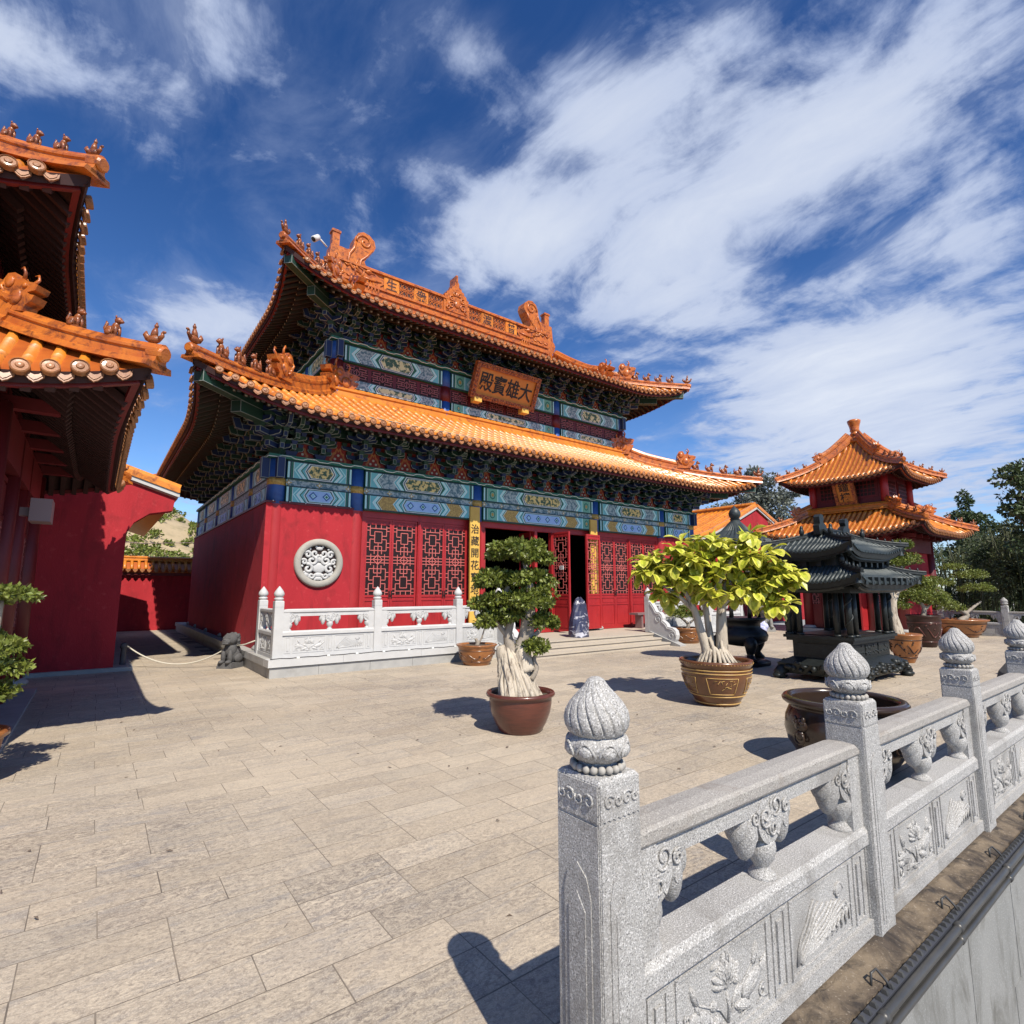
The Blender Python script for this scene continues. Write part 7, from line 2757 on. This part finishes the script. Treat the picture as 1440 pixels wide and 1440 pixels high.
lion('weathered grey stone lion holding the barrier rope beside the marble balustrade', (2.60, 14.0), 'stone_dark', .95, -2.4)
lion('pale stone lion in shade before the right wing', (22.9, 12.3), 'stone_pale', 1.35, -2.3)
mb = MB(); mb.lathe([(.24, 0), (.25, .03), (.32, .25), (.33, .5), (.28, .8), (.26, .84)], (22.9, 13.6, 0), 24); tag(mb.build('stone_drum', 'stone_dark'), 'dark round stone drum in the shade before the right wing', 'drum')
pst = thing('rope_post', 'dark squat post holding the barrier rope at the wing corner', 'post', (.62, 15.35, 0))
mb = MB(); mb.lathe([(.12, 0), (.13, .04), (.06, .07), (.05, .42), (.08, .46), (.06, .54), (.02, .56)], (.62, 15.35, 0), 14); mb.build('shaft', 'stone_dark', pst)
mb = MB()
a, b = Vector((.66, 15.33, .50)), Vector((2.52, 14.0, .46))
mb.tube([a.lerp(b, i / 20) - Vector((0, 0, .40 * (1 - (2 * i / 20 - 1) ** 2))) for i in range(21)], .016, 7)
mb.tube([Vector((2.62, 14.0, .47)), Vector((2.80, 13.7, .52)), Vector((2.95, 13.4, .62))], .016, 7)
tag(mb.build('barrier_rope', 'rope'), 'white rope sagging across the shaded passage to the stone lion', 'rope')
# mottled boulder at the door
mb = MB()
n, prof = 20, [(.36, 0), (.35, .15), (.30, .45), (.23, .75), (.19, .95), (.13, 1.08), (.05, 1.14)]
bo_c = (11.55, 11.95)
vs = []
for i, (r, z) in enumerate(prof):
    for j in range(n):
        a = 2 * PI * j / n
        k = r * (1 + .16 * math.sin(2 * a + i * .7) + .09 * math.sin(5 * a + i))
        vs.append((bo_c[0] + k * math.cos(a) + .03 * i * .3, bo_c[1] + k * .8 * math.sin(a), ZP + z * (1 + .03 * math.sin(a * 3))))
mb.add(vs, [(i * n + j, i * n + (j + 1) % n, (i + 1) * n + (j + 1) % n, (i + 1) * n + j) for i in range(len(prof) - 1) for j in range(n)] + [tuple((len(prof) - 1) * n + j for j in range(n))], 0, False)
tag(mb.build('boulder', 'boulder'), 'upright dark blue boulder streaked white on the hall threshold', 'boulder')
# bench against the right-hand leaves
be = thing('bench', 'low grey bench under the lattice leaves right of the open door', 'bench', (16.6, 13.35, ZP))
mb = MB(); mb.box(15.6, 17.9, 13.1, 13.5, ZP + .48, ZP + .55); mb.build('seat', 'metal_grey', be)
for x in (15.9, 17.6):
    mb = MB(); mb.box(x - .05, x + .05, 13.15, 13.45, ZP, ZP + .48); mb.build('leg', 'metal_grey', be)
# folded bag on the ground
mb = MB()
for i in range(9):
    q = random.Random(i)
    mb.ball((20.6 + q.uniform(-.3, .3), 11.3 + q.uniform(-.2, .2), .18 + q.uniform(-.05, .3)), (q.uniform(.18, .32), q.uniform(.18, .3), q.uniform(.12, .25)), 9, 6)
tag(mb.build('bundle', 'fabric_blue'), 'crumpled blue and white bundle on the paving behind the black censer', 'bundle')
# dark rocks inside the near balustrade
rk = MB()
for i in range(7):
    q = random.Random(40 + i)
    x, y = 13.6 + i * .28, 2.6 + q.uniform(-.2, .3)
    rk.ball((x, y, q.uniform(.05, .25)), (q.uniform(.2, .34), q.uniform(.2, .3), q.uniform(.2, .42)), 7, 5, 0, rot=(q.random(), q.random(), q.random()))
rk.sm = [False] * len(rk.f)
tag(rk.build('rockery', 'stone_dark'), 'low dark rockery behind the granite balustrade by the orange pot', 'rockery')

# ------------------------------------------------------------------ background trees
def at(px, fwd):
    return np.array((0., 0., 0.)) + FWD * fwd + RGT * fwd * (px - 720) / 773.0


def big_tree(label, px, fwd, zb, trunk_h, blobs, n, mat_, leaf, name='broadleaf_tree', bark='bark_brown', droop=0.0, group=None, trunk_r=.25):
    p = at(px, fwd)
    t = thing(name, label, 'tree', (p[0], p[1], zb), group)
    mb = MB()
    top = max(b[1] for b in blobs)
    limb(mb, [(p[0], p[1], zb), (p[0] + .2, p[1], zb + trunk_h * .5), (p[0], p[1] + .2, zb + trunk_h), (p[0], p[1], top)], [trunk_r, trunk_r * .8, trunk_r * .55, trunk_r * .15], 8)
    tot = sum(b[2] * b[3] for b in blobs)
    cr = MB()
    for (u, z, ru, rz) in blobs:
        c = S(p, u, z)
        limb(mb, [(p[0], p[1], zb + trunk_h * .8), tuple((np.array((p[0], p[1], zb + trunk_h)) + np.array(c)) / 2 + np.array((0, 0, -.2))), c], [trunk_r * .4, trunk_r * .25, trunk_r * .08], 6)
        q, nn = pad_points(c, (ru, ru, rz), int(n * ru * rz / tot), rng, sub=16, flat=False)
        leaf_quads(cr, q, nn, leaf, leaf * .55, rng, 0, droop)
    mb.build('trunk', bark, t)
    cr.build('crown', mat_, t)['kind'] = 'stuff'
    return t


big_tree('open grey-green tree rising behind the lower roof corner of the hall', 1075, 50, 0, 6, [(-3.2, 8.6, 1.6, 1.6), (-2.2, 11.4, 1.5, 1.2), (-.6, 9.6, 1.9, 1.8), (.6, 11.0, 1.6, 1.4), (1.8, 9.0, 1.8, 1.5), (-.2, 12.2, 1.1, .9), (2.6, 10.6, 1.2, 1.0), (-1.6, 7.4, 2.2, 1.3), (1.4, 7.2, 2.2, 1.3)], 9000, 'leaf_grey', .34)
big_tree('small grey-green tree seen between the wing roof and the tower', 1120, 56, 0, 5, [(-1.0, 8.0, 1.6, 1.2), (.9, 8.7, 1.6, 1.1), (2.2, 9.0, 1.2, .9), (0, 6.8, 2.4, 1.2)], 3200, 'leaf_grey', .32)
big_tree('dark conifer standing above the bamboo beside the tower', 1372, 44, -2, 6, [(0, 8.9, .5, .9), (-.4, 7.6, 1.0, .7), (.5, 7.2, 1.1, .7), (-.2, 6.2, 1.6, .8), (.6, 5.2, 1.8, .8), (-.8, 4.4, 1.9, .8), (1.6, 6.6, 1.0, .5)], 7000, 'leaf_dark', .26, 'conifer_tree', droop=.3)
big_tree('broadleaf tree with sprays of leaves reaching in above the conifer', 1500, 22, -2, 5, [(-1.6, 6.3, .75, .5), (-1.25, 5.6, .75, .4), (-1.75, 4.9, .6, .35), (-.9, 5.0, 1.0, .6), (-.4, 6.6, 1.1, .7), (-1.0, 4.2, .9, .5), (.6, 5.6, 1.5, 1.0), (-1.3, 3.6, .8, .4)], 5200, 'leaf_dark', .20)
brn = random.Random(8)
for k, (px, fw, h, lab) in enumerate(((1345, 31, 4.2, 'dark bamboo clump close behind the tower wall'), (1378, 29, 4.6, 'dark bamboo clump below the conifer'), (1408, 27, 4.4, 'dark bamboo clump behind the far balustrade post'), (1440, 25, 4.6, 'dark bamboo clump below the broadleaf sprays'),
                                      (1475, 24, 4.8, 'dark bamboo clump at the outer end of the bamboo row'), (1392, 36, 5.6, 'tall bamboo clump behind the front bamboo row'), (1440, 34, 5.4, 'tall bamboo clump behind the row beneath the broadleaf tree'))):
    p = at(px, fw)
    t = thing('bamboo_clump', lab, 'bamboo', (p[0], p[1], -1.5), 'bamboo behind the far balustrade')
    for i in range(14):
        x, y = p[0] + brn.uniform(-1.0, 1.0), p[1] + brn.uniform(-.8, .8)
        mb = MB(); mb.tube([(x, y, -1.6), (x + .1, y, h * .5), (x + brn.uniform(-.5, .5), y + brn.uniform(-.4, .4), h)], [.04, .035, .012], 6); mb.build('culm', 'leaf_bamboo', t)
    cr = MB()
    for i in range(7):
        q, nn = pad_points((p[0] + brn.uniform(-1, 1), p[1] + brn.uniform(-.7, .7), brn.uniform(.2, h - .3)), (1.1, .9, 1.1), 800, rng, 12, False)
        leaf_quads(cr, q, nn, .26, .055, rng, 0, .5)
    cr.build('foliage', 'leaf_bamboo' if k % 2 else 'leaf_dark', t)['kind'] = 'stuff'

# hillside shrubs
hs_mb = MB()
hr = random.Random(12)
for i in range(700):
    x, y = hr.uniform(-30, 30), 64 + 64 * hr.random() ** 1.5
    z = hz(x, y)
    s = hr.uniform(.5, 1.5) * (1.5 if y < 84 else 1)
    q, nn = pad_points((x, y, z + s * .25), (s, s, s * .6), 60, rng, 8)
    leaf_quads(hs_mb, q, nn, .5, .34, rng)
o = hs_mb.build('hillside_scrub', 'leaf_green'); tag(o, 'green scrub dotted over the sandy hillside', 'scrub', kind='stuff')
# overhead wires beyond the passage
mb = MB(); mb.tube([(-6, 40, 5.0), (2, 41, 4.6), (10, 42, 5.2)], .02, 5); tag(mb.build('overhead_wire', 'metal_grey'), 'thin grey wire strung across the gap before the hill', 'wire')

# dry leaves and grit on the paving
lt = MB()
lr = np.random.default_rng(5)
P_ = np.stack([lr.uniform(-.3, 14, 150), lr.uniform(2.4, 11, 150), np.full(150, .004)], 1)
leaf_quads(lt, P_, np.tile(np.array((0., 0., .05)), (150, 1)), .05, .025, lr)
lt.v = [(x, y, min(max(z, .003), .016)) for x, y, z in lt.v]
tag(lt.build('leaf_litter', 'bark_brown'), 'a few small dry leaves scattered on the courtyard paving', 'leaves', kind='stuff')
